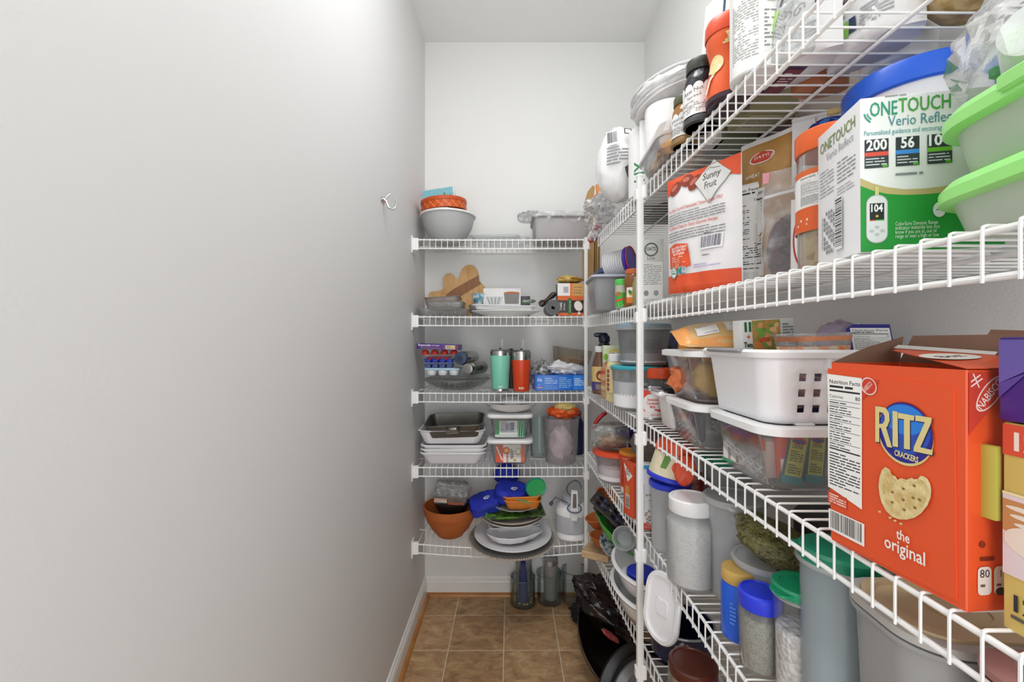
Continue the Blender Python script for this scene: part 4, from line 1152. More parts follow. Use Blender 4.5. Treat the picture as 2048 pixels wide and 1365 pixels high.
# wok with black bags on the floor by the right-hand shelves
Yw = 1.66
t = T('wok', 'black wok standing on its edge on the floor against the lowest right shelf', 'wok', (PX(1226, Yw), Yw - .01, .118), 0)
t.rotation_euler = (R(30), R(38), R(0))
g = G(); g.lathe([(.05, -.085), (.1, -.07), (.145, -.035), (.168, 0), (.17, .001), (.166, .003), (.142, -.031), (.098, -.066), (.048, -.081)], 56); g.build('pan', mat('#1d1512', .25, .3, var=.2), t)
G().tube([(.168 * math.cos(a), .168 * math.sin(a), .002) for a in [2 * PI * i / 56 for i in range(56)]], .002, 6, True).build('steel_rim', mat('#6a625c', .25, 1), t)
GLB = mat('#0f0e10', .22, var=.3, bump=1.0, bscale=45)
t = T('black_plastic_bag', 'shiny crumpled black plastic bag heaped inside the wok', 'bag', (PX(1216, 1.7), 1.7, .215))
t.rotation_euler = (0, R(42), 0)
G().blob(.15, .105, .075, 23, .22, 2.0, 48, 32, fold=.28).build('bag_film', mat('#120d0f', .2, var=.3, bump=1.0, bscale=60, col2='#2b1a17', scale=20), t, 70)
t = T('red_rag', 'folded red cloth peeking out between wok rim and black bag', 'cloth', (PX(1222, 1.55), 1.56, PZ(1276, 1.55)))
t.rotation_euler = (0, R(35), 0)
G().blob(.038, .02, .008, 2, .2, 3, 20, 12).build('cloth', mat('#9a3a38', .8, col2='#b05a50', scale=60), t, 60)
# stack of round pans leaning against the lowest shelf
pn = Vector((-.66, -.42, .62)).normalized()
for i in range(5):
    c_ = Vector((.405, 1.30, .165)) + pn * (.0115 * i) + (Vector((.02, -.03, 0)) if i > 2 else Vector())
    t = T('round_pan', ('dark round baking pan, outermost and lowest of the leaning floor pile', 'dark round baking pan second in the leaning floor pile', 'dark round baking pan in the middle of the leaning floor pile', 'grey round pan second from the top of the leaning floor pile', 'grey round pan topmost of the leaning floor pile, near the front post')[i], 'pan', c_, 0, 'round pans leaning on the floor')
    t.rotation_euler = pn.to_track_quat('Z', 'Y').to_euler()
    k = 1.12 if i < 3 else .88
    g = G(); g.lathe([(.085 * k, -.022), (.118 * k, -.019), (.136 * k, 0), (.142 * k, .001), (.135 * k, .003), (.115 * k, -.016), (.085 * k, -.0185)], 48); g.build('pan', mat(('#1c1b1c', '#2c2b2c', '#1b1a1b', '#5d5c5d', '#6b6a6b')[i], .3, .3, var=.15), t)

# ================= RIGHT-HAND SHELVES =================
def zr(k, Y): return ZR[k](Y) + .0042
def canister(name, label, cat, x, y, z, r0, r1, h, bm, lr, lh, lm, fill=None, fh=.7, group=None, ribs=0, sx=1, neck=None, rx=0, ry=0, rz=0):
    t = T(name, label, cat, (x, y, z), rz, group, rx, ry)
    hb = h - lh * .6
    if neck:
        pr_ = [(r0 * .93, 0), (r0, .004), (r1, hb * .80), (r1 * .97, hb * .86), (neck, hb * .93), (neck, hb)]
        G().lathe(pr_ + [(neck - .002, hb), (neck - .002, hb * .93), (r1 * .95, hb * .84), (r0 - .002, .006), (.001, .005)], 40).build('jar_body', bm, t)
    else:
        g = G(); open_cup(g, r0, r1, hb, .0018, 0, 40); g.build('jar_body', bm, t)
    G().lathe([(lr - .001, h - lh), (lr, h - lh + .002), (lr, h - .003), (lr - .003, h), (lr * .86, h), (lr * .84, h - .002), (.001, h - .002)], 60 if ribs else 44, flute=ribs, amp=.0008 if ribs else 0).build('lid', lm, t)
    if fill:
        f_ = h * fh
        rf = r0 + (r1 - r0) * fh
        G().lathe([(r0 * .9, .006), (r0 - .003, .009), (rf - .003, f_ - .003), (rf * .8, f_ + .002), (.001, f_ + .004)], 36).build('contents', fill, t)
    return t

# ---------- TOP SHELF (seen from below) ----------
k = 0
def zt0(Y): return zr(0, Y)
# plastic bags and pack, far end
t = T('rice_cake_bag', 'round-shouldered white plastic pack with a barcode, at the far end of the top shelf', 'bag', (PX(1242, 1.33), 1.37, zt0(1.35) + .03))
G().at(0, 0, .105).blob(.066, .07, .13, 41, .07, 2.0, 36, 26, .2, fold=.05).build('bag_film', mat('#eeeeee', .2, var=.03, bump=.5, bscale=50), t, 60)
def spher(cx, cy, cz, rx, ry, rz): 
    return lambda u, v, d: (cx + (rx + .004 + d) * math.sin(u / rx) , cy - (ry + .006 + d) * math.cos(u / rx) * math.cos(v / rz), cz + (rz + .004 + d) * math.sin(v / rz))
p = Pr(spher(0, 0, .12, .068, .08, .15)); p.barcode(-.05, .03, -.018, .075, 5, bg='#f2f2f2'); p.rect(.0, .06, .022, .08, '#2b2b2b'); p.rect(.003, .063, .019, .077, '#efefef')
p.para(-.05, -.03, .01, .025, 6, '#8a8a8c'); p.poly([(.0, -.04), (.03, -.02), (.05, .0), (.045, -.05), (.01, -.07)], '#4a4a4c'); p.done(t)
t = T('crumpled_bag', 'crumpled clear cellophane bag hanging over the far end of the top shelf', 'bag', (PX(1204, 1.62), 1.67, 1.735))
G().blob(.052, .07, .07, 43, .4, 2.6, 36, 24, fold=.6).build('bag_film', clear('#ffffff', .3, .1, '#f6f6f6', bump=1, bscale=45, edge=.8, var=.6), t, 60)
t = T('clear_bag', 'swollen clear plastic bag slumped along the top shelf edge', 'bag', (PX(1240, 1.42), 1.49, zt0(1.45) + .055))
G().blob(.075, .11, .055, 45, .3, 2.4, 36, 20, .3, fold=.45).build('bag_film', clear('#ffffff', .35, .12, '#f6f6f6', bump=1, bscale=40, edge=.7, var=.5), t, 60)
t = T('snack_packet', 'narrow packet with orange and green stripe poking up behind the cellophane bag', 'packet', (PX(1210, 1.68), 1.76, 1.76), 0, None, 0, -4)
G().box(-.011, .011, -.003, .003, -.02, .13, .002).build('packet_body', mat('#2a2a2c', .4), t)
p = Pr(plane((0, -.003, 0), (1, 0, 0), (0, 0, 1))); p.rect(-.01, .04, .01, .09, '#8cc152'); p.rect(-.01, .085, .01, .128, '#e8883a'); p.text('B', 0, .008, .012, '#f0f0f0', rot=90); p.done(t)
t = T('red_packet', 'red and white candy packet slipped down by the kraft box', 'packet', (PX(1196, 1.66), 1.72, 1.685), 0, None, 0, 28)
G().at(0, 0, 0).blob(.022, .01, .045, 7, .2, 3, 18, 14).build('packet_body', mat('#b3202c', .35, col2='#e9e0e0', scale=28, stretch=(1, 1, 2)), t, 60)
t = T('red_packet', 'small red wrapper standing up above the cellophane bag', 'packet', (PX(1196, 1.75), 1.8, 1.84), 0, None, 0, 30)
G().blob(.012, .008, .04, 9, .2, 3, 16, 12).build('packet_body', mat('#bb2a2a', .35), t, 60)
t = T('foam_plate_bag', 'clear bag of big white foam plates lying over the paper towel rolls', 'bag', (PX(1352, 1.12) + .02, 1.16, 1.865), 0, None, -4, -14)
for i in range(5):
    g = G(); plate(g, .108, .014, .003, 44, z=.010 + i * .011); g.build('foam_plate', mat('#ededed', .45), t)
G().at(.01, 0, .042).blob(.12, .12, .044, 51, .08, 2, 44, 20, fold=.15).build('bag_film', clear('#ffffff', .75, .15, '#f8f8f8', bump=.5, bscale=22, edge=.5, var=.2), t, 60)
PAP = mat('#f0efee', .85, var=.02, bump=.3, bscale=120)
for i, (px, Yt, rr__, lb) in enumerate(((1336, 1.13, .058, 'white paper towel roll standing under the foam plates, nearer one'), (1300, 1.25, .06, 'white paper towel roll standing behind the nearer towel roll'))):
    t = T('paper_towel_roll', lb, 'paper towel', (PX(px, Yt), Yt, zt0(Yt)), 0, 'paper towel rolls on the top shelf')
    G().lathe([(rr__ - .002, 0), (rr__, .002), (rr__, .19), (rr__ - .002, .192), (.02, .192), (.02, .17), (.001, .17)], 40).build('roll', PAP, t)
t = T('towel_wrapper', 'white wrapper edge with green stripe and letters beside the towel rolls', 'wrapper', (PX(1287, 1.22), 1.17, zt0(1.17)), -30)
G().box(-.026, .026, -.004, .004, 0, .19, .003).build('wrapper_film', mat('#eeeeed', .3), t)
p = Pr(front(.052, .19, -.004)); p.poly([(.03, .0), (.046, .0), (.05, .188), (.038, .188), (.033, .1)], '#2f8f58'); p.text('HY', .016, .05, .03, '#2a7d4c', rot=90, bold=.02); p.rect(.0, .0, .022, .012, '#1f5f3c'); p.done(t)
# clamshell of orange pastries
t = T('pastry_clamshell', 'clear clamshell tray of orange pastries, seen through the top shelf wires', 'box', (PX(1372, 1.03), 1.03, zt0(1.03)), -4)
g = G(); open_rr(g, .085, .1, .03, .035, .88, .001, .006); g.build('base', clear('#dadada', .22, .06, '#f2f2f2', edge=.8), t)
G().rr([(.09, .105, .03, .037), (.092, .107, .03, .04), (.08, .09, .03, .07), (.06, .07, .03, .075)], 6).build('lid', clear('#ececec', .1, .05, '#f6f6f6', edge=.8), t)
for i in range(6):
    G().at(-.04 + (i % 2) * .08, -.06 + (i // 2) * .06, .022, 0, 0, i * 30).blob(.036, .026, .018, i, .25, 2.5, 18, 12, fold=.2).build('pastry', mat('#cf8420', .6, col2='#e3a03c', scale=40), t, 60)
# jars
def label_arc(t, r, z0, z1, a0, m, span=1.7, name='paper_label'):
    p = Pr(cyl(r, a0)); L = r * span; p.rect(0, z0, L, z1, m); return p
for i, (px, Yj, r, h, lb, jm, lm, seed) in enumerate(((1371, .93, .028, .105, 'small glass jar with olive lid and scalloped white label, farther of two jars', '#9a6a30', '#565a3a', 3),
                                                (1403, .85, .033, .128, 'dark glass jar with black-green lid and scalloped white label, nearer of two jars', '#22242a', '#3a3f36', 4))):
    t = T('spice_jar', lb, 'jar', (PX(px, Yj), Yj, zt0(Yj)), 0, 'jars with white labels on the top shelf')
    G().lathe([(r * .9, 0), (r, .005), (r, h * .62), (r * .93, h * .72), (r * .78, h * .8), (r * .78, h * .85)], 32, c1=True).build('jar_body', mat(jm, .12), t)
    G().lathe([(r * .84, h * .83), (r * .86, h * .84), (r * .86, h - .002), (r * .83, h), (.001, h)], 32, c0=True).build('lid', mat(lm, .3), t)
    G().lathe([(r * .9, 0), (r + .001, .003), (r + .001, .012), (r, .014)], 32, c1=False).build('base_band', mat(('#8a6a3a', '#3c3c3e')[i], .3), t)
    p = Pr(cyl(r + .0004, -205)); L = r * 2.3
    p.rect(0, .016, L, h * .52, '#efeeec')
    for q_ in range(4): p.ell(L * (q_ + .5) / 4, h * .52, L / 8, .01, '#efeeec', 14)
    p.text(('Honey', 'Raw Nut')[i], L * .5, h * .46, .007, '#5a5a58', fit=L * .5, rot=6); p.text('Spread', L * .52, h * .38, .005, '#5a5a58', fit=L * .35, rot=6); p.para(L * .15, .02, L * .8, h * .34, 6, '#a5a4a2', rag=True, seed=seed); p.done(t, 'scalloped_label')
# creamer bottle
Yj = .775; r = .038
t = T('creamer_bottle', 'orange waisted creamer bottle with orange lid on the top shelf', 'bottle', (PX(1458, Yj), Yj, zt0(Yj)))
ORC = mat('#e05a22', .25, var=.03)
H = .150
G().lathe([(r * .9, 0), (r, .004), (r * 1.02, .012)], 40, c1=False).build('base_ring', mat('#3b2430', .4), t)
G().lathe([(r * 1.0, .012), (r * .99, .04), (r * .86, .062), (r * .82, .078), (r * .88, .092), (r * 1.0, .11), (r * .98, .122)], 44, c0=False).build('sleeve', ORC, t)
G().lathe([(r * 1.02, .12), (r * 1.05, .123), (r * 1.03, .143), (r * .95, .15), (r * .2, .152), (.001, .152)], 44, c0=False).build('lid', mat('#e2512a', .3), t)
def waist(a0):
    def f(a, b, d):
        zs_ = [(.012, 1), (.04, .99), (.062, .86), (.078, .82), (.092, .88), (.11, 1.0), (.122, .98)]
        q_ = zs_[-1][1]
        for (z0, k0), (z1, k1) in zip(zs_, zs_[1:]):
            if z0 <= b <= z1: q_ = k0 + (k1 - k0) * (b - z0) / (z1 - z0)
        th = R(a0) + a / r
        return ((r * q_ + d + .0006) * math.cos(th), (r * q_ + d + .0006) * math.sin(th), b)
    return f
p = Pr(waist(-200), sub=.006)
for i in range(7): p.rect(.045 + i * .004, .095 + i * .003, .085, .098 + i * .0031, '#e2c98a')
p.ell(.03, .066, .016, .016, '#e6cf95'); p.poly([(.05, .112), (.1, .12), (.1, .095), (.075, .07), (.062, .085)], '#e2c98a'); p.poly([(.012, .058), (.03, .048), (.034, .06), (.02, .078)], '#e6cf95'); p.line([(.012, .022), (.022, .042), (.04, .062)], .006, '#f0e6d8'); p.rect(.066, .018, .1, .05, '#e9e6e2'); p.para(.068, .02, .098, .048, 7, '#6a6a6e')
p.ell(.078, .085, .009, .007, '#e9b43a'); p.text('Coffee', .076, .083, .006, '#8a1f16', bold=.02, fit=.016); p.done(t)
# label canister
Yj = .70
t = T('white_canister', 'tall white canister covered in green print, right of the orange creamer bottle', 'canister', (PX(1512, Yj), Yj, zt0(Yj)))
G().lathe([(.036, 0), (.038, .002), (.038, .163), (.036, .165)], 44).build('canister_body', mat('#ececea', .4), t)
G().lathe([(.0385, .16), (.0385, .175), (.037, .178), (.001, .178)], 40, c0=False).build('lid', mat('#7ea83c', .4, col2='#c8cdc6', scale=12), t)
p = Pr(cyl(.038, -190)); p.para(.008, .02, .05, .115, 22, '#a9a8a6', .4, seed=8); p.poly([(.038, .13), (.046, .136), (.05, .13), (.056, .134), (.056, .154), (.05, .15), (.044, .153), (.04, .146)], '#3c7a5c')
p.rect(.062, .1, .075, .125, '#c7b49a'); p.para(.058, .03, .09, .09, 10, '#8a8a8a', .4); p.done(t)
# blue box/white carton top left at frame edge
t = carton('sugar_carton', 'white carton with navy edges, at the picture top left of the white canister', 'carton', .09, .05, .13, mat('#ecebe9', .4), (PX(1432, .86) + .05, .92, zt0(.9) + .168), 20, None, 0, 6)
p = Pr(front(.09, .13, -.025)); p.rect(0, 0, .006, .13, '#3f5877'); p.text('Organic', .04, .045, .016, '#5a6068', rot=12, fit=.06); p.text('cane sugar', .05, .02, .01, '#d9884a', rot=12, fit=.06); p.done(t)
p = Pr(rside(.05, .045)); p.rect(.001, .001, .049, .129, '#55585e'); p.done(t, 'side_print')
t = carton('stock_carton', 'plain white carton under the navy-edged one, behind the orange bottle', 'carton', .09, .06, .165, mat('#d5d3cf', .5), (PX(1432, .86) + .055, .93, zt0(.93)), 10)
# bags near the camera on the top shelf
def printed_bag(px, Yj, w, d, h, label, seed, swirl, lean=0):
    t = T('food_bag', label, 'bag', (PX(px, Yj), Yj, zt0(Yj)), -72, 'big printed bags on the top shelf', 0, lean)
    f_ = pouch(t, w, h, d, mat('#e2e1e1', .25, var=.03, bump=.4, bscale=40), seed, 'stand', .006)
    p = Pr(f_, sub=.01); rd = random.Random(seed)
    for i in range(7):
        u, v = w * rd.uniform(.2, .8), h * rd.uniform(.3, .8); r_ = rd.uniform(.008, .018)
        pts = [(u + r_ * (1 - j / 22) * math.cos(j * .45 + i), v + r_ * (1 - j / 22) * math.sin(j * .45 + i)) for j in range(18)]
        p.line(pts, .0022, swirl)
    for i in range(8): p.ell(w * rd.uniform(.15, .85), h * rd.uniform(.2, .85), .0035, .0035, swirl, 10, 0, 1)
    p.poly([(w * .3, h * .12), (w * .45, h * .1), (w * .42, h * .26), (w * .3, h * .24)], '#8cbf5a'); p.poly([(w * .45, h * .12), (w * .53, h * .12), (w * .5, h * .26), (w * .43, h * .26)], '#2c3c5c')
    p.para(w * .55, h * .1, w * .85, h * .3, 6, '#9a9a9c'); p.done(t)
printed_bag(1600, .675, .13, .07, .17, 'white food bag with dark red swirls, right of the printed canister', 61, '#6b3a48')
printed_bag(1745, .63, .13, .08, .17, 'white food bag with maroon swirls and a green leaf patch, nearest the viewer', 62, '#5c3848')
t = T('clear_pouch', 'clear pouch with green patch leaning behind the white canister', 'bag', (PX(1572, .66), .66, zt0(.66)), -70)
f_ = pouch(t, .09, .13, .04, clear('#e9ebea', .45, .1, bump=.7, var=.3), 64, 'stand', .005)
p = Pr(f_, sub=.01); p.poly([(.02, .03), (.035, .03), (.045, .08), (.03, .085)], '#a9d07a'); p.line([(.02, .1), (.035, .11), (.05, .1), (.045, .085)], .004, '#4a4a52'); p.done(t)
Yj = .70; t = T('tea_tin', 'tan oval tea tin with white lettering, seen from below through the wires', 'tin', (PX(1616, Yj) + .04, Yj + .03, zt0(Yj)), -12)
G().lathe([(.030, 0), (.033, .001), (.034, .004), (.034, .085), (.032, .087)], 44, sx=1.25, sy=.72).build('tin_body', mat('#b5714e', .4), t)
p = Pr(cyl(.0425, -125)); p.text('100% NATURAL', .03, .047, .005, '#f0e4da', fit=.03); p.text('HANKOOK TEA', .03, .037, .006, '#f0e4da', fit=.038); p.done(t)
# flat cartons further in, their undersides show through the wires
for i, (x, y, w, d, h, c, lb, c2) in enumerate((
    (.50, 1.42, .12, .16, .10, '#6e6763', 'dull grey-brown carton at the far end of the top shelf', '#8d8781'),
    (.55, 1.20, .14, .16, .12, '#7a716b', 'taupe carton under the foam plates, against the right wall', '#999089'),
    (.48, .83, .09, .08, .06, '#8c8a64', 'olive cardboard box with grey base print, mid top shelf', '#a5a281'),
    (.565, .92, .10, .16, .14, '#5b3a48', 'plum-coloured carton against the right wall on the top shelf', '#7a5866'),
    (.60, .86, .10, .12, .10, '#a89d94', 'grey-mauve carton with small base text on the top shelf', '#aaa099'),
    (.61, .40, .09, .12, .12, '#d2ccc2', 'beige carton against the right wall above the blue-lidded tub', '#bcb5aa'),
    (.47, .93, .07, .09, .08, '#5d6248', 'dark green carton behind the two spice jars', '#7c8064'),
    (.44, .70, .03, .08, .05, '#43305a', 'slim dark violet box behind the white canister', '#6d2338'))):
    t = carton('food_carton', lb, 'carton', w, d, h, mat(c, .5), (x, y, zt0(y)), 0, 'cartons lying on the top shelf')
    p = Pr(plane((-w / 2, d / 2, 0), (1, 0, 0), (0, -1, 0)))
    p.rect(w * .08, d * .1, w * .92, d * .9, c2); p.para(w * .15, d * .3, w * .85, d * .8, 6, '#d8d4cc' if i % 2 else '#54504c', .35, seed=i); p.done(t, 'base_print')
t = T('paper_bowl', 'stack of white paper bowls with straw-coloured rim, near end of the top shelf', 'bowl', (.60, .545, zt0(.55) + .001))
g = G(); g.lathe([(.035, 0), (.05, .008), (.075, .045), (.076, .046), (.048, .011), (.03, .003)], 56, flute=56, amp=.0016); g.build('straw_bowl', mat('#b9965a', .7, col2='#d7bb84', scale=70), t)
G().lathe([(.03, .006), (.045, .014), (.07, .05), (.066, .05), (.04, .016)], 44).build('white_bowl', WPLAS, t)
t = T('stacked_cups', 'tall white tub standing inside the back of the top shelf, by the right wall', 'tub', (.60, .675, zt0(.67)))
g = G(); open_cup(g, .045, .052, .12, .002, .003, 40); g.build('tub', WPLAS, t)

# ---------- SECOND SHELF ----------
def z2(Y): return zr(1, Y)
t = T('blue_lidded_bin', 'grey bin with a navy-blue lid at the far end of the second right shelf', 'bin', (.43, 1.715, z2(1.7)), 0)
g = G(); open_rr(g, .088, .085, .015, .15, .9, .002, .003); g.build('bin_body', mat('#9b9ca0', .4), t)
G().rr([(.092, .089, .02, .152), (.095, .092, .02, .156), (.095, .092, .02, .168), (.09, .087, .02, .172)], 5).build('lid', mat('#4b5a80', .4), t)
Yg = 1.50
t = T('grey_bin', 'cloudy grey plastic bin with pale lid in front of the navy-lidded one', 'bin', (PX(1222, Yg), Yg + .03, z2(Yg)), -3)
g = G(); open_rr(g, .066, .085, .015, .108, .84, .002, .004); g.build('bin_body', clear('#b9babd', .8, .35, '#d0d0d3'), t)
G().rr([(.07, .09, .02, .109), (.074, .094, .02, .111), (.074, .094, .02, .117), (.07, .09, .02, .119)], 5).build('lid', mat('#bcbfce', .35), t)
t = T('plastic_cup_stack', 'stack of white ribbed plastic lids lying on its side, topped by a violet lid', 'cup', (PX(1222, 1.47), 1.53, z2(1.5) + .168))
t.rotation_euler = (R(-90 + 24), R(52), 0)
t.rotation_euler = Vector((.78, -.62, .12)).to_track_quat('Z', 'Y').to_euler()
t.location = (PX(1219, 1.53), 1.56, z2(1.5) + .166)
g = G()
pr_ = []
for i in range(9): pr_ += [(.040, i * .0085), (.0455, i * .0085 + .001), (.0455, i * .0085 + .004), (.041, i * .0085 + .006)]
g.lathe(pr_, 40).build('white_lids', mat('#dcdcdd', .4), t)
G().lathe([(.046, .077), (.05, .078), (.05, .086), (.046, .089), (.001, .089)], 44).build('violet_lid', mat('#4a1fb0', .35), t)
G().lathe([(.0465, .089), (.0505, .0895), (.0505, .092), (.0485, .0925)], 44, c0=False, c1=False).build('red_rim', mat('#d24a22', .4), t)
# spice shaker
Ys = 1.36
t = T('spice_shaker', 'green-capped spice shaker with green label, in front of the brown sauce jar', 'shaker', (PX(1242, Ys), Ys, z2(Ys)))
G().lathe([(.017, 0), (.0185, .003), (.0185, .07), (.017, .074)], 28).build('shaker_body', mat('#b4b6a8', .2), t)
G().lathe([(.0185, .072), (.019, .073), (.019, .088), (.0175, .09), (.001, .09)], 28).build('cap', mat('#5ccf5c', .35), t)
p = Pr(cyl(.0186, -165)); p.rect(0, .004, .04, .048, '#3fae3f'); p.poly([(0, .018), (.04, .03), (.04, .036), (0, .024)], '#e2452e'); p.text('EL', .014, .038, .012, '#e8442c', bold=.04); p.para(.012, .006, .03, .016, 3, '#d7f0c8'); p.done(t)
Ys = 1.32
t = T('sauce_jar', 'brown sauce jar with an orange-trimmed lid and citrus label on the second shelf', 'jar', (PX(1270, Ys), Ys + .01, z2(Ys)))
G().lathe([(.027, 0), (.03, .004), (.03, .03), (.026, .045), (.0285, .06), (.03, .085), (.026, .098), (.023, .104)], 32).build('jar_body', mat('#8a5526', .15, var=.2, scale=60), t)
G().lathe([(.0245, .102), (.0255, .103), (.0255, .115), (.024, .117), (.001, .117)], 32).build('lid', mat('#cf6a35', .4), t)
p = Pr(cyl(.0305, -150)); p.rect(0, .012, .034, .06, '#f1ede4'); p.rect(0, .012, .034, .03, '#ea7f2a'); p.ell(.018, .04, .009, .008, '#e8c04a'); p.ell(.012, .045, .005, .008, '#4a8a3c', rot=30); p.barcode(.024, .03, .032, .056, 2, vert=False); p.done(t)
Ys = 1.24
t = T('pickle_jar', 'slim olive-coloured jar squeezed between brown jar and the tall carton', 'jar', (PX(1292, Ys) - .005, Ys + .05, z2(Ys)))
G().lathe([(.017, 0), (.019, .003), (.019, .07), (.015, .08), (.015, .09), (.001, .092)], 24).build('jar_body', mat('#a09a6c', .3), t)
# tall carton by the near post
Ys = 1.13
def c_print(t, w, d, h):
    p = Pr(front(w, h, -d / 2)); p.ell(w * .5, h * .84, w * .28, h * .11, '#5f6264'); p.ell(w * .5, h * .84, w * .22, h * .085, '#d8dad6'); p.text('OATS', w * .5, h * .825, .009, '#4a4c4e', bold=.03, fit=w * .38); p.text('Lite', w * .5, h * .68, .009, '#77797b', fit=w * .3)
    p.rect(w * .04, h * .05, w * .96, h * .64, '#e9e9e6'); p.para(w * .1, h * .28, w * .9, h * .62, 12, '#8a8c8c', .4); p.ell(w * .3, h * .15, w * .1, h * .045, '#8b8d8d'); p.ell(w * .7, h * .15, w * .1, h * .045, '#9b9d9d'); p.done(t)
    p = Pr(lside(d, -w / 2)); p.para(d * .1, h * .05, d * .9, h * .95, 20, '#8f9a80', .5, 4); p.rect(d * .15, h * .4, d * .8, h * .55, '#dfe2d8'); p.done(t, 'side_print')
w, d, h = .062, .05, .165
t = carton('milk_carton', 'tall white and sage carton partly behind the near post, left of the date bag', 'carton', w, d, h, mat('#d9dbd4', .45), (PX(1306, Ys) + .003, Ys + .03, z2(Ys)), -14)
c_print(t, w, d, h)
# date bag
def at_line(pxa, Ya, pxb, Yb):
    a = Vector((PX(pxa, Ya), Ya, 0)); b = Vector((PX(pxb, Yb), Yb, 0)); d = b - a
    return (a + b) / 2, math.degrees(math.atan2(d.y, d.x)), d.length
c, rz = Vector((.3836, .873, 0)), -66
w = .182; h = .243
t = T('date_bag', 'white and orange stand-up bag of dates facing the aisle on the second shelf', 'bag', (c.x + .004, c.y + .002, z2(.83) + .001), rz + 0, None, 3, 2)
f0_ = pouch(t, w, h, .05, mat('#eceaea', .28, var=.02), 71, 'stand', .004, .02)
w = .222
f_ = lambda a, b, d: f0_(a * .182 / .222, b, d + .0008)
p = Pr(f_, sub=.006, lay=.0004)
OR = '#e2552a'
p.rect(.001, 0, w - .001, h * .155, OR)
p.rect(.001, h * .93, w - .001, h, OR); p.poly([(.001, h * .86), (.001, h * .93), (.06, h * .93)], OR); p.poly([(w - .001, h * .84), (w - .001, h * .94), (w * .6, h * .94)], OR)
for cx_, cy_, r_ in ((.035, h * .9, 20), (.075, h * .935, -5), (.1, h * .895, 25)):
    p.ell(cx_, cy_, .021, .0125, '#8c3423', rot=r_); p.ell(cx_ - .004, cy_ + .003, .012, .005, '#c4705a', rot=r_)
cx_, cy_ = w * .68, h * .885
dm = lambda k: [(cx_ - .048 * k, cy_), (cx_, cy_ + .034 * k), (cx_ + .048 * k, cy_), (cx_, cy_ - .046 * k)]
p.poly(dm(1.06), '#8b8a86'); p.poly(dm(1.02), '#dddcd8'); p.line([(cx_ - .022, cy_ + .016), (cx_ - .008, cy_ + .022), (cx_ + .006, cy_ + .018), (cx_ + .022, cy_ + .016)], .0016, '#8a8a86')
p.text('Sunny', cx_, cy_ + .0, .0135, '#4a4948', fit=.05, bold=.01); p.text('Fruit', cx_, cy_ - .018, .0135, '#4a4948', fit=.036, bold=.01)
p.text('The Only "Lush & Delectable" Dates... since 1951', w * .44, h * .70, .0065, '#c9543f', fit=w * .78, bold=.01)
p.para(w * .06, h * .58, w * .86, h * .685, 5, '#8d8c8c', .4, 3)
p.text('The Perfect Dates for Every Gourmet Recipe', w * .42, h * .545, .0065, '#c9543f', fit=w * .72, bold=.01)
p.para(w * .06, h * .44, w * .86, h * .53, 4, '#8d8c8c', .4, 5)
p.poly([(w * .08, h * .4), (w * .2, h * .425), (w * .42, h * .4), (w * .44, h * .3), (w * .46, h * .22), (w * .3, h * .195), (w * .1, h * .215), (w * .095, h * .3)], OR)
for i, s_ in enumerate(('Sunny Fruit Organic', 'Pitted Deglet Noor', 'Dates are great:')): p.text(s_, w * .27, h * (.375 - i * .026), .006, '#f6e9e2', fit=w * (.28, .26, .2)[i], bold=.02)
for i in range(6): p.para(w * .15, h * (.215 + i * .0165), w * .4, h * (.229 + i * .0165), 1, '#f3c8b6', .5, i)
p.barcode(w * .58, h * .33, w * .84, h * .44, 6, m='#4d4660', bg='#ecebea'); p.para(w * .62, h * .45, w * .78, h * .465, 1, '#77747e'); p.para(w * .62, h * .275, w * .78, h * .29, 1, '#77747e'); p.para(w * .5, h * .19, w * .84, h * .225, 2, '#b7abd0', .5)
p.ell(w * .19, h * .175, .0125, .0125, '#7aa79c', 24); p.ell(w * .19, h * .175, .0095, .0095, '#eef2ee', 24); p.rect(w * .155, h * .163, w * .225, h * .175, '#3a8a7c'); p.text('USDA', w * .19, h * .182, .0045, '#3a6a5c', fit=.014)
p.rect(w * .27, h * .165, w * .335, h * .215, '#58b4cf'); p.line([(w * .28, h * .2), (w * .3, h * .175), (w * .325, h * .21)], .003, '#2f8a4c'); p.rect(w * .335, h * .165, w * .395, h * .215, '#e9eef0'); p.text('NON', w * .365, h * .195, .005, '#27538c', fit=.011); p.text('GMO', w * .365, h * .176, .005, '#27538c', fit=.011); p.text('VERIFIED', w * .33, h * .157, .004, '#2f6a8c', fit=.026)
p.done(t)
# the side panel of facts on a second pouch behind
t = T('seed_bag', 'white nutrition panel bag just behind the date bag', 'bag', (.447, .835, z2(.83) + .001), -40)
f_ = pouch(t, .075, .2, .03, mat('#e4e2e0', .35), 72, 'stand', .004)
p = Pr(f_, sub=.012); p.nutrition(.003, .03, .072, .195, '110', 6); p.done(t)
# kraft bag
c, rz, w = at_line(1484, .73, 1600, .60)
w = .165; h = .25
t = T('kraft_bag', 'tan foil bag with red logo and long nutrition panel, right of the date bag', 'bag', (.490, .805, z2(.8) + .001), -60, None, 1, 1)
w = .135; h = .282
f_ = pouch(t, w, h, .045, mat('#b98a4c', .38, .15, var=.12, scale=14, bump=.7, bscale=22), 73, 'stand', .008, .02)
p = Pr(f_, sub=.011, lay=.0004)
p.rect(.001, h * .965, w - .001, h, '#d9d6d2'); p.ell(w * .35, h * .865, .025, .0115, '#efe6dc'); p.ell(w * .35, h * .865, .0225, .0095, '#c8402c'); p.ell(w * .35, h * .885, .01, .006, '#c8402c'); p.text('DATTI', w * .35, h * .86, .006, '#f1d9cd', bold=.02, fit=.028)
p.text('WHEAT', w * .22, h * .745, .007, '#e9e0d2', bold=.02, fit=.03)
p.nutrition(w * .06, h * .08, w * .42, h * .66, '170', 7); p.done(t)
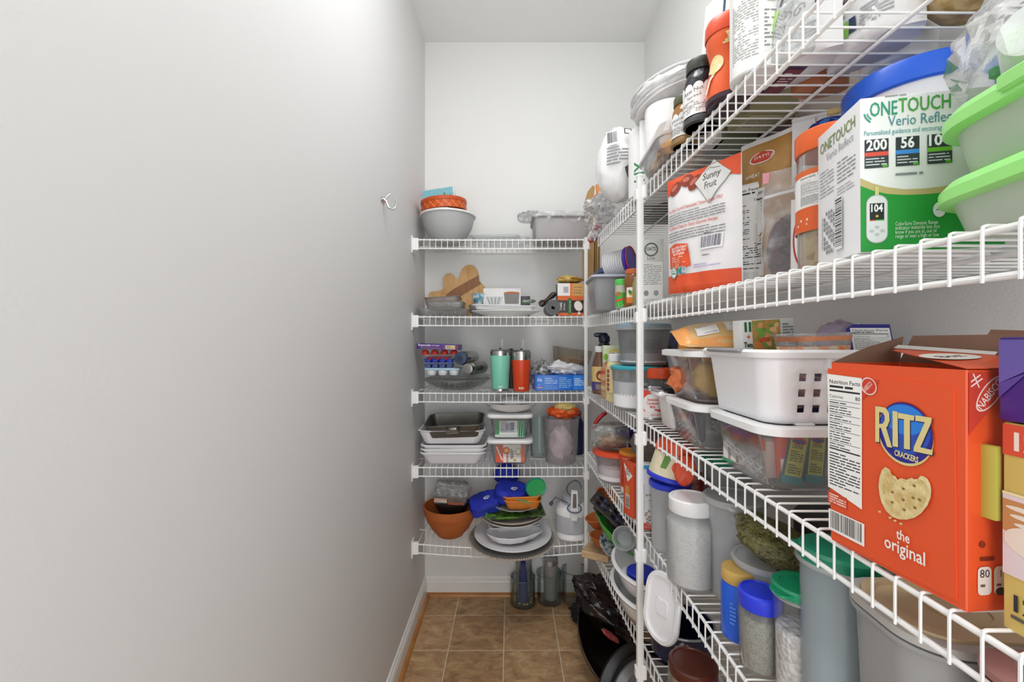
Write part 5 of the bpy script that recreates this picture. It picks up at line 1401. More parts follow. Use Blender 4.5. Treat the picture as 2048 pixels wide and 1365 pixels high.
# clear raisin pouch
t = T('raisin_pouch', 'clear zip pouch of dark raisins leaning in front of the tan foil bag', 'bag', (.469, .73, z2(.73) + .001), -45)
f_ = pouch(t, .085, .195, .04, clear('#e6e7e8', .3, .15, '#f6f6f6', bump=.4, bscale=30, edge=.5, var=.25), 74, 'stand', .006)
p = Pr(f_, sub=.012); p.rect(.004, .148, .08, .153, '#d9dadb'); p.rect(.002, .175, .012, .194, '#e79aa8'); p.done(t, 'zip_strip')
G().at(0.0, 0, .055).blob(.035, .013, .056, 17, .12, 2.4, 24, 20).build('raisins', grains('#3c2128', '#5c3440', '#2a181e', 150), t, 60)
p = Pr(f_, sub=.012)
t = T('craisin_pack', 'clear pack with a red-outlined white oval label beside the oats jar', 'bag', (.462, .672, z2(.67) + .001), -48)
f_ = pouch(t, .05, .125, .025, mat('#e3dfdc', .25), 75, 'stand', .003)
p = Pr(f_, sub=.008); p.ell(.026, .06, .022, .05, '#b3262e', 32); p.ell(.0265, .06, .0195, .047, '#eceaea', 32); p.text('fruit', .026, .03, .012, '#b3262e', rot=90, fit=.03); p.done(t)
# Ocean Spray bag behind
t = T('cranberry_bag', 'white zip bag with a purple oval logo and yellow slider, behind the oats jar', 'bag', (.540, .735, z2(.72) + .001), -32)
f_ = pouch(t, .11, .285, .03, mat('#dcdcdc', .25, var=.03, bump=.7, bscale=30), 76, 'stand', .007)
p = Pr(f_, sub=.011); p.ell(.058, .258, .036, .019, '#2b2a80', 32); p.line([(.041, .266), (.052, .273), (.068, .268), (.086, .258)], .007, '#3f7fd0'); p.text('Ocean Spray', .058, .248, .011, '#eef0f6', bold=.01, fit=.056); p.done(t)
G().box(-.054, .054, -.004, .004, .283, .29, .002).build('zip_bar', mat('#d4d4d4', .3), t); G().box(-.004, .014, -.006, .006, .281, .292, .002).build('zip_slider', mat('#d9c07a', .4), t)
# oats jar
Yo = .545
t = canister('oat_jar', 'clear jar of rolled oats with an orange ribbed lid beside the glucose meter box', 'jar', .449, .612, z2(.61), .037, .039, .196, clear('#e9e6e0', .15, .08, '#f4f2ee', edge=.6), .041, .03, mat('#ef6a2c', .35), grains('#cdb58a', '#dcc9a2', '#b59a6e', 90), .62, None, 60)
p = Pr(cyl(.0392, -235)); L = .075; p.rect(0, .055, L, .135, '#efeeec'); p.rect(0, .055, L, .088, '#dd5f24'); p.rect(0, .132, L, .14, '#dd6a2c'); p.para(.01, .062, .05, .08, 3, '#f4d4c0'); p.nutrition(.036, .09, L, .132, '150', 4); p.done(t)
# glucose meter box
w, d, h = .13, .094, .168
th = R(-11.8)
t = T('glucose_meter_box', 'white and green glucose meter box with ONETOUCH lettering on the second shelf', 'box', (0, 0, 0), -11.8)
ox, oy = .3815, .474       # near left lower corner
cxl, cyl_ = w / 2, d / 2
t.location = (ox + cxl * math.cos(th) - cyl_ * math.sin(th), oy + cxl * math.sin(th) + cyl_ * math.cos(th), z2(.5))
G().box(-w / 2, w / 2, -d / 2, d / 2, 0, h, .0008).build('box_body', mat('#f0f0f1', .35, var=.01), t)
p = Pr(front(w, h, -d / 2), lay=.00012); GR = '#239a3a'
k_ = w / 244.0 * 1.0
def U(px): return (px - 1719) * (.13 / 290)
def V(py): return h - (py - 197) * (h / 303)
arc = [(1719, 352), (1745, 364), (1775, 373), (1810, 379), (1850, 380), (1890, 378), (1930, 372)]
g_pts = [(U(x), V(y + 2)) for x, y in arc]
p.poly([(0.0003, .0004), (w - .0003, .0004)] + [(w - .0003, V(376))] + list(reversed(g_pts)), '#c8b67c')
arc2 = [(1719, 369), (1745, 380), (1775, 388), (1810, 392), (1850, 393), (1890, 392), (1930, 388)]
p.poly([(0.0003, .0004), (w - .0003, .0004), (w - .0003, V(390))] + [(U(x), V(y)) for x, y in reversed(arc2)], GR)
p.text('ONE', U(1739), V(235), .0155, '#2f9a78', 'l', bold=.01, fit=.0257); p.text('TOUCH', U(1798.5), V(232), .0155, '#44a03c', 'l', bold=.01, fit=.0474)
p.line([(U(1727), V(229)), (U(1731), V(238)), (U(1740), V(246))], .0016, '#2f9a88'); p.line([(U(1733), V(229)), (U(1736), V(235)), (U(1742), V(241))], .0012, '#2f9a88')
p.text('Verio Reflect', U(1777), V(257), .0115, '#4f8f96', 'l', fit=.062)
p.text('Personalized guidance and encouragement', U(1727), V(272), .0055, '#4f9fa6', 'l', fit=.084)
p.para(U(1770), V(201), U(1850), V(196), 1, '#9a9a9c', .5)
for i, (x0, x1, num, c_) in enumerate(((1728, 1778, '200', '#e0523f'), (1793, 1841, '56', '#3c8ee0'), (1857, 1906, '104', '#6cb82c'))):
    p.rect(U(x0), V(336), U(x1), V(280), '#25292f'); p.text(num, U((x0 + x1) / 2), V(301), .0115, '#f2f3f4', bold=.03, fit=(.0195, .0125, .0195)[i])
    p.rect(U(x0), V(313), U(x1), V(305), c_); p.rect(U(x0), V(336), U(x1), V(313), '#33383f'); p.para(U(x0 + 2), V(332), U(x1 - 4), V(315), 3, '#d3d6da', .4, i, rag=True); p.rect(U(x1 - 13), V(335), U(x1 - 2), V(330), '#57b53a')
p.para(U(1792), V(356), U(1892), V(348), 1, '#8d9096', .55)
# meter picture
mx_, my_ = U(1753), V(436)
p.rect(mx_ - .0018, my_ + .026, mx_ + .0018, my_ + .035, '#d8cf8a')
def rrect(cx, cy, hx, hy, r, n=6): return [(cx + qx * (hx - r) + r * math.cos(PI / 2 * (q_ + i / n)), cy + qy * (hy - r) + r * math.sin(PI / 2 * (q_ + i / n))) for q_, (qx, qy) in enumerate(((1, 1), (-1, 1), (-1, -1), (1, -1))) for i in range(n + 1)]
p.poly(rrect(mx_, my_, .0102, .0262, .0098), '#b8babc'); p.poly(rrect(mx_, my_, .0094, .0252, .009), '#e4e6e6'); p.rect(mx_ - .0068, my_ - .002, mx_ + .0068, my_ + .017, '#1e2226'); p.text('104', mx_, my_ + .008, .008, '#f4f4f4', bold=.03, fit=.011)
p.rect(mx_ - .0068, my_ - .002, mx_ - .001, my_ - .0008, '#d8442f'); p.rect(mx_ - .001, my_ - .002, mx_ + .0068, my_ - .0008, '#3fae3f'); p.ell(mx_, my_ + .003, .0014, .0014, '#d8b23c', 10)
for dx, dy in ((0, -.009), (-.005, -.013), (.005, -.013), (0, -.017)): p.ell(mx_ + dx, my_ + dy, .0022, .0018, '#c3c6c8', 12)
for i, s_ in enumerate(('ColorSure Dynamic Range', 'indicator instantly lets you', 'know if you are in, out of', 'range or near a high or low')): p.text(s_, U(1791), V(451 + i * 8), .0042, '#dff2dc', 'l', fit=(.0385, .04, .0375, .0395)[i])
p.ell(U(1880), V(424), .0058, .008, '#e8e6ea'); p.rect(U(1873), V(425), U(1886), V(423), '#3f8a8c')
p.done(t)
p = Pr(lside(d, -w / 2), lay=.00012)
p.text('ONETOUCH', .046, .142, .0135, '#7d8f4a', fit=.078, bold=.005); p.text('Verio Reflect', .052, .128, .010, '#a9adb0', fit=.06)
p.para(.006, .085, .04, .12, 8, '#a0a2a4', .3, 3); p.para(.048, .09, .086, .118, 6, '#8a8c90', .3, 4); p.para(.048, .076, .084, .087, 3, '#a8aaac', .3, 5)
p.rect(.012, .02, .013, .06, '#8a8a8e')
for i in range(6): 
    for j in range(9): 
        if (i * 7 + j * 3) % 4: p.rect(.016 + i * .0065, .012 + j * .006, .0195 + i * .0065, .0165 + j * .006, '#8d8f93')
p.barcode(.046, .012, .062, .075, 4, vert=False, bg='#eceded'); p.done(t, 'side_print')
# blue lidded tub behind
Yb = .64
t = T('blue_lidded_tub', 'large white tub with a bright blue ribbed lid behind the glucose meter box', 'tub', (.580, .625, z2(.62)))
G().lathe([(.07, 0), (.074, .004), (.078, .243), (.077, .246)], 56).build('tub_body', mat('#e6e7ea', .3), t)
G().lathe([(.0805, .242), (.083, .244), (.0835, .270), (.081, .274), (.072, .276), (.001, .276)], 120, flute=120, amp=.0008).build('lid', mat('#1f5fd6', .3), t)
# green lidded containers
GL = mat('#a2ee86', .35, var=.02)
FRG = clear('#e4efde', .8, .35, '#eef4ec', edge=.3)
for i, (dz, dx, dy, hb, lb) in enumerate(((0, 0, 0, .036, 'cloudy food box with lime green lid, lower one near the right picture edge'), (.056, .004, .0, .046, 'cloudy food box with lime green lid, stacked on the lower one'))):
    t = T('food_box', lb, 'container', (.479 + dx, .324 + dy, z2(.32) + dz), -8, 'lime green lidded food boxes')
    g = G(); open_rr(g, .085, .095, .05, hb, .90, .0018, .004, .003, 10); g.build('box_body', FRG, t)
    G().rr([(.09, .1, .055, hb - .006), (.094, .104, .058, hb - .004), (.094, .104, .058, hb + .006), (.088, .098, .054, hb + .014), (.08, .09, .05, hb + .016)], 10).build('lid', GL, t)
    if i == 0: G().at(.02, .0, .018).rr([(.04, .05, .03, -.012), (.055, .065, .04, .012)], 8).build('white_contents', WPLAS, t)
    else: G().at(-.0, -.02, .012).box(-.098, -.088, -.03, .03, hb - .012, hb + .002, .002).build('latch', GL, t)
t = T('foam_cup_bag', 'clear plastic sleeve of white foam cups lying above the lime green boxes', 'bag', (.50, .40, z2(.4) + .165), 0)
t.rotation_euler = (R(4), R(8), R(30))
for i in range(4): G().at(-.03 + i * .032, 0, 0, 0, 90, 0).lathe([(.024, -.03), (.034, .04), (.036, .042), (.033, .042), (.02, -.026)], 32).build('foam_cup', WPLAS, t)
G().blob(.11, .06, .05, 81, .12, 2, 40, 22, fold=.3).build('sleeve_film', clear('#ffffff', .16, .1, '#f8f8f8', bump=.8, bscale=30, edge=.8, var=.35), t, 60)
t = T('green_clip', 'small dark green bag clip beside the glucose meter box top', 'clip', (.492, .43, z2(.4) + .165), -10)
G().box(-.014, .02, -.004, .004, 0, .012, .002).build('clip', mat('#1f8f4c', .4), t)

# ---------- THIRD SHELF ----------
def z3(Y): return zr(2, Y)
# far end bottles
Ys = 1.60
t = T('soy_sauce_bottle', 'dark bottle of sauce with white cap and food-picture label at the far shelf end', 'bottle', (PX(1200, Ys), Ys, z3(Ys)))
G().lathe([(.026, 0), (.029, .004), (.029, .10), (.024, .125), (.016, .15), (.015, .155)], 32).build('bottle_body', mat('#6b4a38', .2, var=.15), t)
G().lathe([(.0175, .152), (.0185, .154), (.0185, .172), (.017, .174), (.001, .174)], 28).build('cap', mat('#e9e9ea', .35), t)
p = Pr(cyl(.0292, -190)); L = .085; p.rect(0, .045, L, .1, '#d3b878'); p.ell(.045, .068, .014, .018, '#7a3020'); p.ell(.048, .065, .01, .009, '#d9b36a'); p.line([(.02, .08), (.04, .088)], .002, '#8a2a1c'); p.para(.058, .075, .08, .095, 3, '#7a5a2c'); p.rect(0, .015, L, .042, '#4a3f86'); p.rect(.03, .018, .06, .036, '#8d7a6a'); p.done(t)
t = T('oil_bottle', 'tall dark bottle with a navy flip cap behind the sauce bottle', 'bottle', (PX(1213, 1.66), 1.70, z3(1.7)))
G().lathe([(.032, 0), (.034, .004), (.034, .15), (.02, .18), (.016, .19)], 32).build('bottle_body', mat('#23252f', .3), t)
G().lathe([(.020, .186), (.022, .188), (.022, .205), (.018, .212), (.001, .214)], 24).build('cap', mat('#1b2140', .3), t)
G().box(-.04, .012, -.014, .014, .205, .222, .005).build('spout', mat('#1b2140', .3), t)
w, d, h = .045, .04, .18
t = carton('juice_carton', 'pale green and yellow carton wedged between bottles on the third shelf', 'carton', w + .01, d, h, mat('#dfe6c8', .4), (PX(1224, 1.52), 1.54, z3(1.52)), -6)
p = Pr(front(w + .01, h, -d / 2)); p.rect(.001, .12, .02, .17, '#d9e7b8'); p.ell(.008, .14, .008, .012, '#8cc63f'); p.rect(.022, .11, .052, .166, '#e3d46a'); p.rect(.026, .115, .048, .158, '#eceae0'); p.para(.028, .118, .046, .155, 7, '#8a8a80'); p.text('Almond', .012, .128, .006, '#5a6a30', rot=90, fit=.03); p.ell(.012, .06, .009, .014, '#c9d08a'); p.done(t)
Ys = 1.43
t = T('mayo_bottle', 'squeeze bottle of cream dressing with brown dots down its label', 'bottle', (PX(1226, Ys) + .006, Ys, z3(Ys)))
G().lathe([(.026, 0), (.029, .004), (.029, .11), (.024, .128), (.018, .134)], 32, sy=.8).build('bottle_body', mat('#d8cf9a', .3), t)
G().lathe([(.0195, .13), (.021, .132), (.021, .154), (.0195, .156), (.001, .156)], 28).build('cap', mat('#eeeeee', .35), t)
p = Pr(cyl(.0292, -200, rt=None)); L = .062; p.rect(0, .03, L, .115, '#dfc68c')
for i in range(5): p.ell(.026, .1 - i * .0145, .0055, .0062, '#6a2a34', 16); p.line([(.023, .1 - i * .0145), (.029, .1 - i * .0145)], .0012, '#e6d2a6')
p.done(t)
t = T('red_strip_bottle', 'slim red-labelled bottle between the sauce and dressing bottles', 'bottle', (PX(1211, 1.5), 1.5, z3(1.5)))
G().lathe([(.014, 0), (.016, .003), (.016, .09), (.01, .105), (.009, .12), (.001, .121)], 20).build('bottle_body', mat('#c9b892', .35, col2='#b5482c', scale=20, stretch=(.3, .3, 2)), t)
t = T('herb_box', 'dark green box of leaves high behind the juice carton', 'box', (.50, 1.58, z3(1.58)), -5)
G().box(-.06, .06, -.03, .03, 0, .2, .001).build('box_body', mat('#53702c', .45, col2='#2a3a1e', scale=14), t)
t = T('striped_bag', 'purple and black checked bag on top behind the big round containers', 'bag', (.53, 1.42, z3(1.4)))
G().at(0, 0, .11).blob(.07, .05, .11, 6, .1, 2, 26, 18, .2).build('bag_film', mat('#4b4468', .5, col2='#1c1a24', scale=60), t, 60)
# two big round containers
Yc = 1.31
t = T('round_container', 'big round clear container of white powder with a teal lid, below the other', 'container', (PX(1273, Yc) - .001, Yc, z3(Yc)), 0, 'big round food containers')
g = G(); open_cup(g, .064, .072, .118, .0018, .003, 44); g.build('container_body', clear('#d8dadd', .35, .2, '#e6e8ea', edge=.6), t)
G().lathe([(.062, .006), (.066, .01), (.068, .082), (.001, .084)], 40).build('contents', mat('#f3f3f5', .8, var=.02), t)
G().lathe([(.074, .118), (.076, .12), (.076, .126), (.072, .129), (.001, .129)], 48).build('lid', mat('#35a7b5', .35), t)
t = T('round_container', 'big round cloudy container with a grey-blue lid, stacked on the teal-lidded one', 'container', (PX(1287, Yc) - .001, Yc, z3(Yc) + .13), 0, 'big round food containers')
g = G(); open_cup(g, .066, .076, .105, .0018, .003, 44); g.build('container_body', clear('#b3b4b6', .5, .25, '#cccdd0', edge=.6), t)
G().at(0, 0, .006).lathe([(.06, 0), (.067, .004), (.068, .03), (.05, .04), (.001, .034)], 36).build('contents', mat('#d3d3d4', .7, var=.1, scale=50, bump=.5), t)
G().lathe([(.080, .104), (.083, .106), (.083, .112), (.078, .115)], 48, c1=True).build('seal_rim', clear('#d5d8d8', .7, .3), t)
G().lathe([(.078, .112), (.08, .114), (.08, .121), (.075, .123), (.001, .122)], 48).build('lid', mat('#8ba1b4', .35), t)
# red can
Ys = 1.17
t = T('milk_can', 'red and white can of condensed milk beside the near post', 'can', (PX(1302, Ys) - .002, Ys, z3(Ys)))
G().lathe([(.035, 0), (.037, .001), (.037, .003), (.036, .004), (.036, .079), (.037, .08), (.037, .082), (.034, .082), (.034, .079), (.001, .079)], 44).build('tin_body', mat('#c9cacb', .25, 1), t)
p = Pr(cyl(.0362, -120)); L = .095; p.rect(-.03, .006, L, .077, '#dd4630'); p.ell(.012, .042, .024, .026, '#f2efed'); p.rect(-.03, .006, L, .022, '#efe9e4')
for i, s_ in enumerate(('Sweetened', 'Condensed', 'Milk')): p.text(s_, .014, .05 - i * .0095, .0075, '#d2402e', bold=.02, fit=(.027, .03, .014)[i])
rd = random.Random(1)
for i in range(16): p.ell(rd.uniform(.03, .06), rd.uniform(.028, .072), .0017, .0012, '#f6eef0', 8, 0, 1)
p.line([(.018, .028), (.034, .024), (.05, .022)], .004, '#dd4630'); p.ell(.048, .013, .005, .005, '#dd4630', 14); p.ell(.048, .013, .003, .003, '#efe9e4', 12); p.text('HEART MART', .02, .012, .004, '#d2402e', fit=.022); p.done(t)
# orange lid jar w/ herbs
Ys = 1.14
t = T('herb_jar', 'clear jar with bright orange ribbed lid standing behind the red milk can', 'jar', (.435, 1.245, z3(1.24)))
g = G(); open_cup(g, .04, .042, .1, .002, 0, 36); g.build('jar_body', clear('#cfd2d2', .25, .06, '#e0e4e4', edge=.7), t)
G().lathe([(.043, .098), (.0445, .1), (.0445, .126), (.042, .128), (.001, .128)], 60, flute=40, amp=.0008).build('lid', mat('#ee5a2a', .35), t)
G().at(0, 0, .055).blob(.034, .034, .04, 4, .3, 4, 20, 14).build('contents', grains('#4a3328', '#7c3a2c', '#2e3a26', 120), t)
t = T('tea_bundle', 'dark foil-wrapped bundle of tea by the white-handled bin', 'bundle', (.415, 1.09, z3(1.1) + .094))
G().at(0, 0, 0).blob(.03, .035, .022, 17, .3, 3, 22, 14, fold=.4).build('bundle', mat('#3c3634', .3, var=.5, scale=60, bump=.6), t, 60)
# white handled storage bin behind bins
t = T('handled_bin', 'white bin with grey inset handle peeking out behind the clear shoeboxes', 'bin', (.5, 1.065, z3(1.06)), 0)
g = G(); open_rr(g, .128, .045, .02, .085, .92, .003, .008); g.build('bin_body', mat('#ececec', .35), t)
G().at(-.138, 0, .07).box(-.010, .008, -.038, .036, .006, .02, .005).build('handle', WPLAS, t)
G().at(-.141, 0, .074).box(-.009, .004, -.03, .028, .0165, .0185, .001).build('grip', mat('#9b9b9e', .4), t)
# clear shoe boxes with white lids
def shoebox(x0, x1, y0, y1, z, h, label, name='storage_box', group='clear storage boxes with white lids', op=.14):
    t = T(name, label, 'storage box', ((x0 + x1) / 2, (y0 + y1) / 2, z), 0, group)
    hx, hy = (x1 - x0) / 2 - .008, (y1 - y0) / 2 - .008
    g = G(); open_rr(g, hx, hy, .03, h - .012, .88, .0015, .003, .003, 8); g.build('box_body', clear('#dfe0e0', op, .06, '#ededee', edge=.7), t)
    g = G().rr([(hx + .003, hy + .003, .035, h - .014), (hx + .009, hy + .009, .038, h - .013), (hx + .0095, hy + .0095, .038, h - .002), (hx + .004, hy + .004, .036, h), (hx - .01, hy - .01, .03, h), (hx - .014, hy - .014, .03, h - .004)], 8)
    g.build('lid', WPLAS, t)
    return t, hx, hy
zb3 = z3(.7)
t, hx, hy = shoebox(.362, .652, .615, .812, zb3, .098, 'clear storage box of packets with white lid, directly under the white basket')
# contents as separate things
def packet(name, label, loc, w, d, h, m, rz=0, rx=0, ry=0, pr=None):
    c = carton(name, label, 'packet', w, d, h, m, loc, rz, None, rx, ry, 'packet_body', .004)
    if pr: p = Pr(front(w, h, -d / 2)); pr(p, w, h); p.done(c)
    return c
def crystal(p, w, h):
    p.rect(.001, 0, w - .001, h * .16, '#2f8c95'); p.rect(.001, h * .16, w - .001, h, '#b9bf52'); p.rect(.001, h * .16, w * .12, h, '#3b5f58'); p.rect(w * .88, h * .16, w - .001, h, '#3b5f58')
    p.ell(w * .5, h * .88, w * .34, h * .08, '#c83a3a'); p.ell(w * .5, h * .86, w * .3, h * .04, '#2c3c7a'); p.text('DRINK', w * .5, h * .72, .006, '#2f3a1c', bold=.02, fit=w * .5); p.para(w * .2, h * .45, w * .8, h * .68, 5, '#5a6030'); p.para(w * .2, h * .2, w * .8, h * .4, 4, '#5a6030')
for i, (px, rzz, lb) in enumerate(((1572, -4, 'yellow-green drink packet standing in the box under the basket, left one'), (1620, 5, 'yellow-green drink packet beside its twin inside the box under the basket'))):
    packet('drink_packet', lb, (PX(px, .66), .652 + i * .004, zb3 + .008), .032, .008, .074, mat('#2d6b6b', .4), rzz, -3, (12, 8)[i], crystal)
def rows_(p, w, h):
    p.rect(.001, h * .7, w - .001, h - .001, '#d95b33')
    for i in range(5): p.rect(w * (.05 + i * .19), h * .1, w * (.17 + i * .19), h * .66, '#e8e6e4')
    p.rect(.001, 0, w * .3, h * .08, '#3a9a6a')
packet('seasoning_box', 'orange, white and green box seen through the aisle side of the storage box', (.395, .722, zb3 + .01), .12, .02, .062, mat('#c9b6ac', .5), -86, 0, 0, rows_)
packet('seasoning_sachet', 'red-orange sachet leaning inside the box under the basket', (.43, .66, zb3 + .012), .05, .012, .072, mat('#d0502c', .4, var=.1), 4, 0, -4, lambda p, w, h: (p.rect(.002, .01, w - .002, .034, '#e9e4e0'), p.rect(.004, .036, w - .004, .05, '#d8385a'), p.text('Boo', w * .45, .039, .008, '#f4ecec', bold=.03), p.rect(.002, .003, w - .002, .012, '#b9b9a0')))
packet('seasoning_sachet', 'white packet at the right inside the box under the basket', (.505, .655, zb3 + .01), .06, .01, .05, mat('#e8e4e6', .4), 2, 0, 3, lambda p, w, h: p.rect(.004, .03, w - .004, .046, '#8a4a3a'))
# basket
BK = mat('#f4f4f6', .3, var=.01)
zk = zb3 + .099
t = T('laundry_basket', 'white plastic basket with square holes standing on the clear storage box', 'basket', (.5, .722, zk), 0)
t['label'] = 'white plastic basket with square holes and grey grip, standing on a clear storage box'
t['category'] = 'basket'; t.name = 'storage_basket'
hx, hy, hB = .135, .098, .110
# four walls: near wall has the holes; aisle wall plain
g = G()
def sect(z, k): return (hx * k, hy * k)
bo = [(hx * .9 - .004, hy * .88 - .004, .025, 0), (hx * .9, hy * .88, .028, .003), (hx * .985, hy * .98, .032, hB - .008)]
bi = [(hx * .985 - .002, hy * .98 - .002, .03, hB - .008), (hx * .9 - .002, hy * .88 - .002, .026, .006), (hx * .88, hy * .86, .02, .004)]
def basket_wall():
    """side wall as one skin, with a grid of square holes cut in the near and far sides"""
    n = 8
    zs_ = [0.003] + [.018 + .0115 * i for i in range(7)] + [hB - .008]
    def ring(z):
        f_ = (z - .003) / (hB - .011); ax = hx * (.9 + .085 * f_); ay = hy * (.88 + .10 * f_); r_ = .03; pts = []
        for q_, (qx, qy) in enumerate(((1, 1), (-1, 1), (-1, -1), (1, -1))):
            for i in range(n + 1):
                a = PI / 2 * (q_ + i / n); pts.append((qx * (ax - r_) + r_ * math.cos(a), qy * (ay - r_) + r_ * math.sin(a), z))
            if q_ in (0, 2):
                x0, x1 = (ax - r_, -(ax - r_)) if q_ == 0 else (-(ax - r_), ax - r_)
                xs = [-.0825 + .0110 * j for j in range(16)]
                if q_ == 0: xs = xs[::-1]
                y = ay if q_ == 0 else -ay
                for x in xs: pts.append((x, y, z))
        return pts
    R_ = [ring(z) for z in zs_]; N_ = len(R_[0])
    per = []
    vs = [p_ for r__ in R_ for p_ in r__]; fs = []
    starts = {0: n + 1, 2: (n + 1) * 3 + 16}
    holes = set()
    for q_ in (0, 2):
        s0 = starts[q_]
        for j in range(0, 15, 2): holes |= {(k2, s0 + j) for k2 in (1, 3, 5)}
    for k2 in range(len(R_) - 1):
        for i in range(N_):
            if (k2, i) in holes: continue
            j = (i + 1) % N_; fs.append((k2 * N_ + i, k2 * N_ + j, (k2 + 1) * N_ + j, (k2 + 1) * N_ + i))
    g = G(); g.add(vs, fs)
    o = g.build('basket_wall', BK, t, 50)
    m_ = o.modifiers.new('thickness', 'SOLIDIFY'); m_.thickness = .0024; m_.offset = 0
basket_wall()
G().rr([(hx * .9 - .004, hy * .88 - .004, .025, -.0), (hx * .9, hy * .88, .028, .003), (hx * .9, hy * .88, .028, .0055)], 6).build('basket_floor', BK, t)
g = G(); rr_o = [(hx * .985, hy * .98, .035, hB - .012), (hx + .008, hy + .01, .042, hB - .012), (hx + .012, hy + .014, .046, hB - .004), (hx + .008, hy + .01, .042, hB), (hx * .985 - .002, hy * .98 - .002, .033, hB - .001), (hx * .985 - .002, hy * .98 - .002, .033, hB - .012)]
g.rr(rr_o, 8, c0=False, c1=False); g.build('rim', BK, t)
G().at(-hx - .012, 0, hB - .006).box(-.006, .010, -.058, .05, .0, .0072, .003).build('grip', mat('#8e8e90', .4), t)
for x in (-.07, .1): G().at(x, -hy * .885, -.0012).box(-.014, .014, -.004, .01, 0, .004, .002).build('foot', BK, t)
G().at(-.045, -hy - .002, hB - .03).box(-.003, .003, -.004, .01, 0, .018, .001).build('rim_rib', BK, t)
# in the basket
Yq = .70
t = T('plastic_tub', 'clear tub with an orange patterned band lying in the white basket', 'tub', (.478, .688, zk + .089), 5, None, 0, -2)
g = G(); open_rr(g, .045, .04, .02, .046, .86, .0015, .003); g.build('tub_body', clear('#e6e6e6', .22, .08, edge=.7), t)
g = G(); g.rr([(.0412, .0363, .019, .012), (.0425, .0376, .019, .026)], 6, c0=False, c1=False); g.build('printed_band', mat('#f08a3a', .4, col2='#e9d9c6', scale=60), t)
g = G(); g.rr([(.0432, .0383, .019, .034), (.044, .039, .019, .041)], 6, c0=False, c1=False); g.build('upper_band', mat('#ef8434', .4), t)
t = carton('veg_box', 'box printed with mixed vegetables and 1+1 TWO BAGS, behind the clear tub', 'box', .096, .03, .098, mat('#e9eae6', .45), (PX(1540, .78), .795, zk + .064), 3, None, 0, -3)
p = Pr(front(.096, .098, -.015)); p.rect(.018, .02, .07, .097, mat('#d98e4c', .5, col2='#6f9a3e', scale=90)); 
for i in range(14):
    rd = random.Random(i); p.ell(.02 + rd.uniform(.004, .045), .03 + rd.uniform(0, .06), rd.uniform(.005, .009), rd.uniform(.004, .006), ('#e8a06a', '#7fae4c', '#f0c08a', '#d9603a')[i % 4], 12, i * 30)
p.text('1', .006, .078, .016, '#2f6b3a', bold=.05); p.text('+', .0105, .064, .008, '#e8732c', bold=.05); p.text('1', .014, .078, .016, '#2f6b3a', bold=.05); p.text('Two', .0095, .049, .010, '#33503a', bold=.04, fit=.016); p.text('Bags', .0095, .038, .008, '#33503a', bold=.04, fit=.015); p.text('inside', .0095, .031, .004, '#33503a', fit=.01)
p.rect(.001, .02, .018, .029, '#e8732c'); p.para(.074, .045, .094, .09, 9, '#8a8c8a'); p.done(t)
t = T('spice_tin', 'small green and white tin beside the clear orange-banded tub', 'tin', (.55, .73, zk + .07))
G().lathe([(.013, 0), (.013, .05), (.012, .052), (.001, .052)], 24).build('tin_body', mat('#c9d6b4', .35, col2='#5f9a3c', scale=50), t)
G().lathe([(.0132, .05), (.0138, .051), (.0138, .056), (.012, .058), (.001, .058)], 24).build('lid', mat('#b8a23a', .35), t)
t = T('bread_bag', 'clear purple-printed bag with nutrition panel at the back of the basket', 'bag', (PX(1695, .72) , .725, zk + .048), 0)
G().at(0, 0, .045).blob(.052, .05, .062, 91, .15, 2.2, 34, 22, .2, fold=.15).build('bag_film', clear('#c9b6d0', .75, .15, '#d8c9dc', bump=.6), t, 60)
p = Pr(plane((-.03, -.05, .05), (1, 0, .0), (0, .22, 1))); p.poly([(-.006, .0), (.0, .045), (.012, .052), (.07, .052), (.07, .0)], '#2d2a86'); p.nutrition(.006, -.03, .068, .046, '90', 8); p.done(t)
t = T('snack_pouch', 'dark packets lying low inside the white basket, seen through its holes', 'packet', (.5, .69, zk + .008), 0)
G().at(0, 0, .03).blob(.1, .06, .03, 93, .2, 3, 34, 18, fold=.3).build('packet_body', mat('#4a3f6e', .35, col2='#b08a7c', scale=26), t, 60)
# box 2 (farther lower) and box 1 on top
t, _, _ = shoebox(.352, .652, .83, 1.01, z3(.92), .09, 'clear storage box with an orange-labelled packet, lower one of the farther pair')
packet('label_packet', 'orange and navy packet with barcode seen inside the lower farther box', (.384, .93, z3(.92) + .01), .11, .012, .058, mat('#3a3c48', .4), -84, 0, 0,
       lambda p, w, h: (p.rect(.004, .03, .055, .05, '#e8863a'), p.para(.004, .006, .05, .026, 4, '#a9a9b0'), p.rect(.06, .022, .075, .052, '#d8482e'), p.text('A', .0675, .032, .014, '#f1ece8', bold=.02), p.barcode(.055, .0, .085, .022, 3)))
t = T('foil_packet', 'silvery plastic-wrapped snack inside the lower farther storage box', 'packet', (.47, .88, z3(.92) + .012))
G().at(0, 0, .03).blob(.06, .035, .03, 95, .25, 3, 26, 16, fold=.4).build('packet_film', clear('#b9bbbd', .6, .1, bump=1, var=.3, bscale=40), t, 60)
zb1 = z3(.92) + .091
t, _, _ = shoebox(.350, .655, .845, 1.03, zb1, .105, 'clear storage box of yellow snack bags, stacked upper one behind the basket')
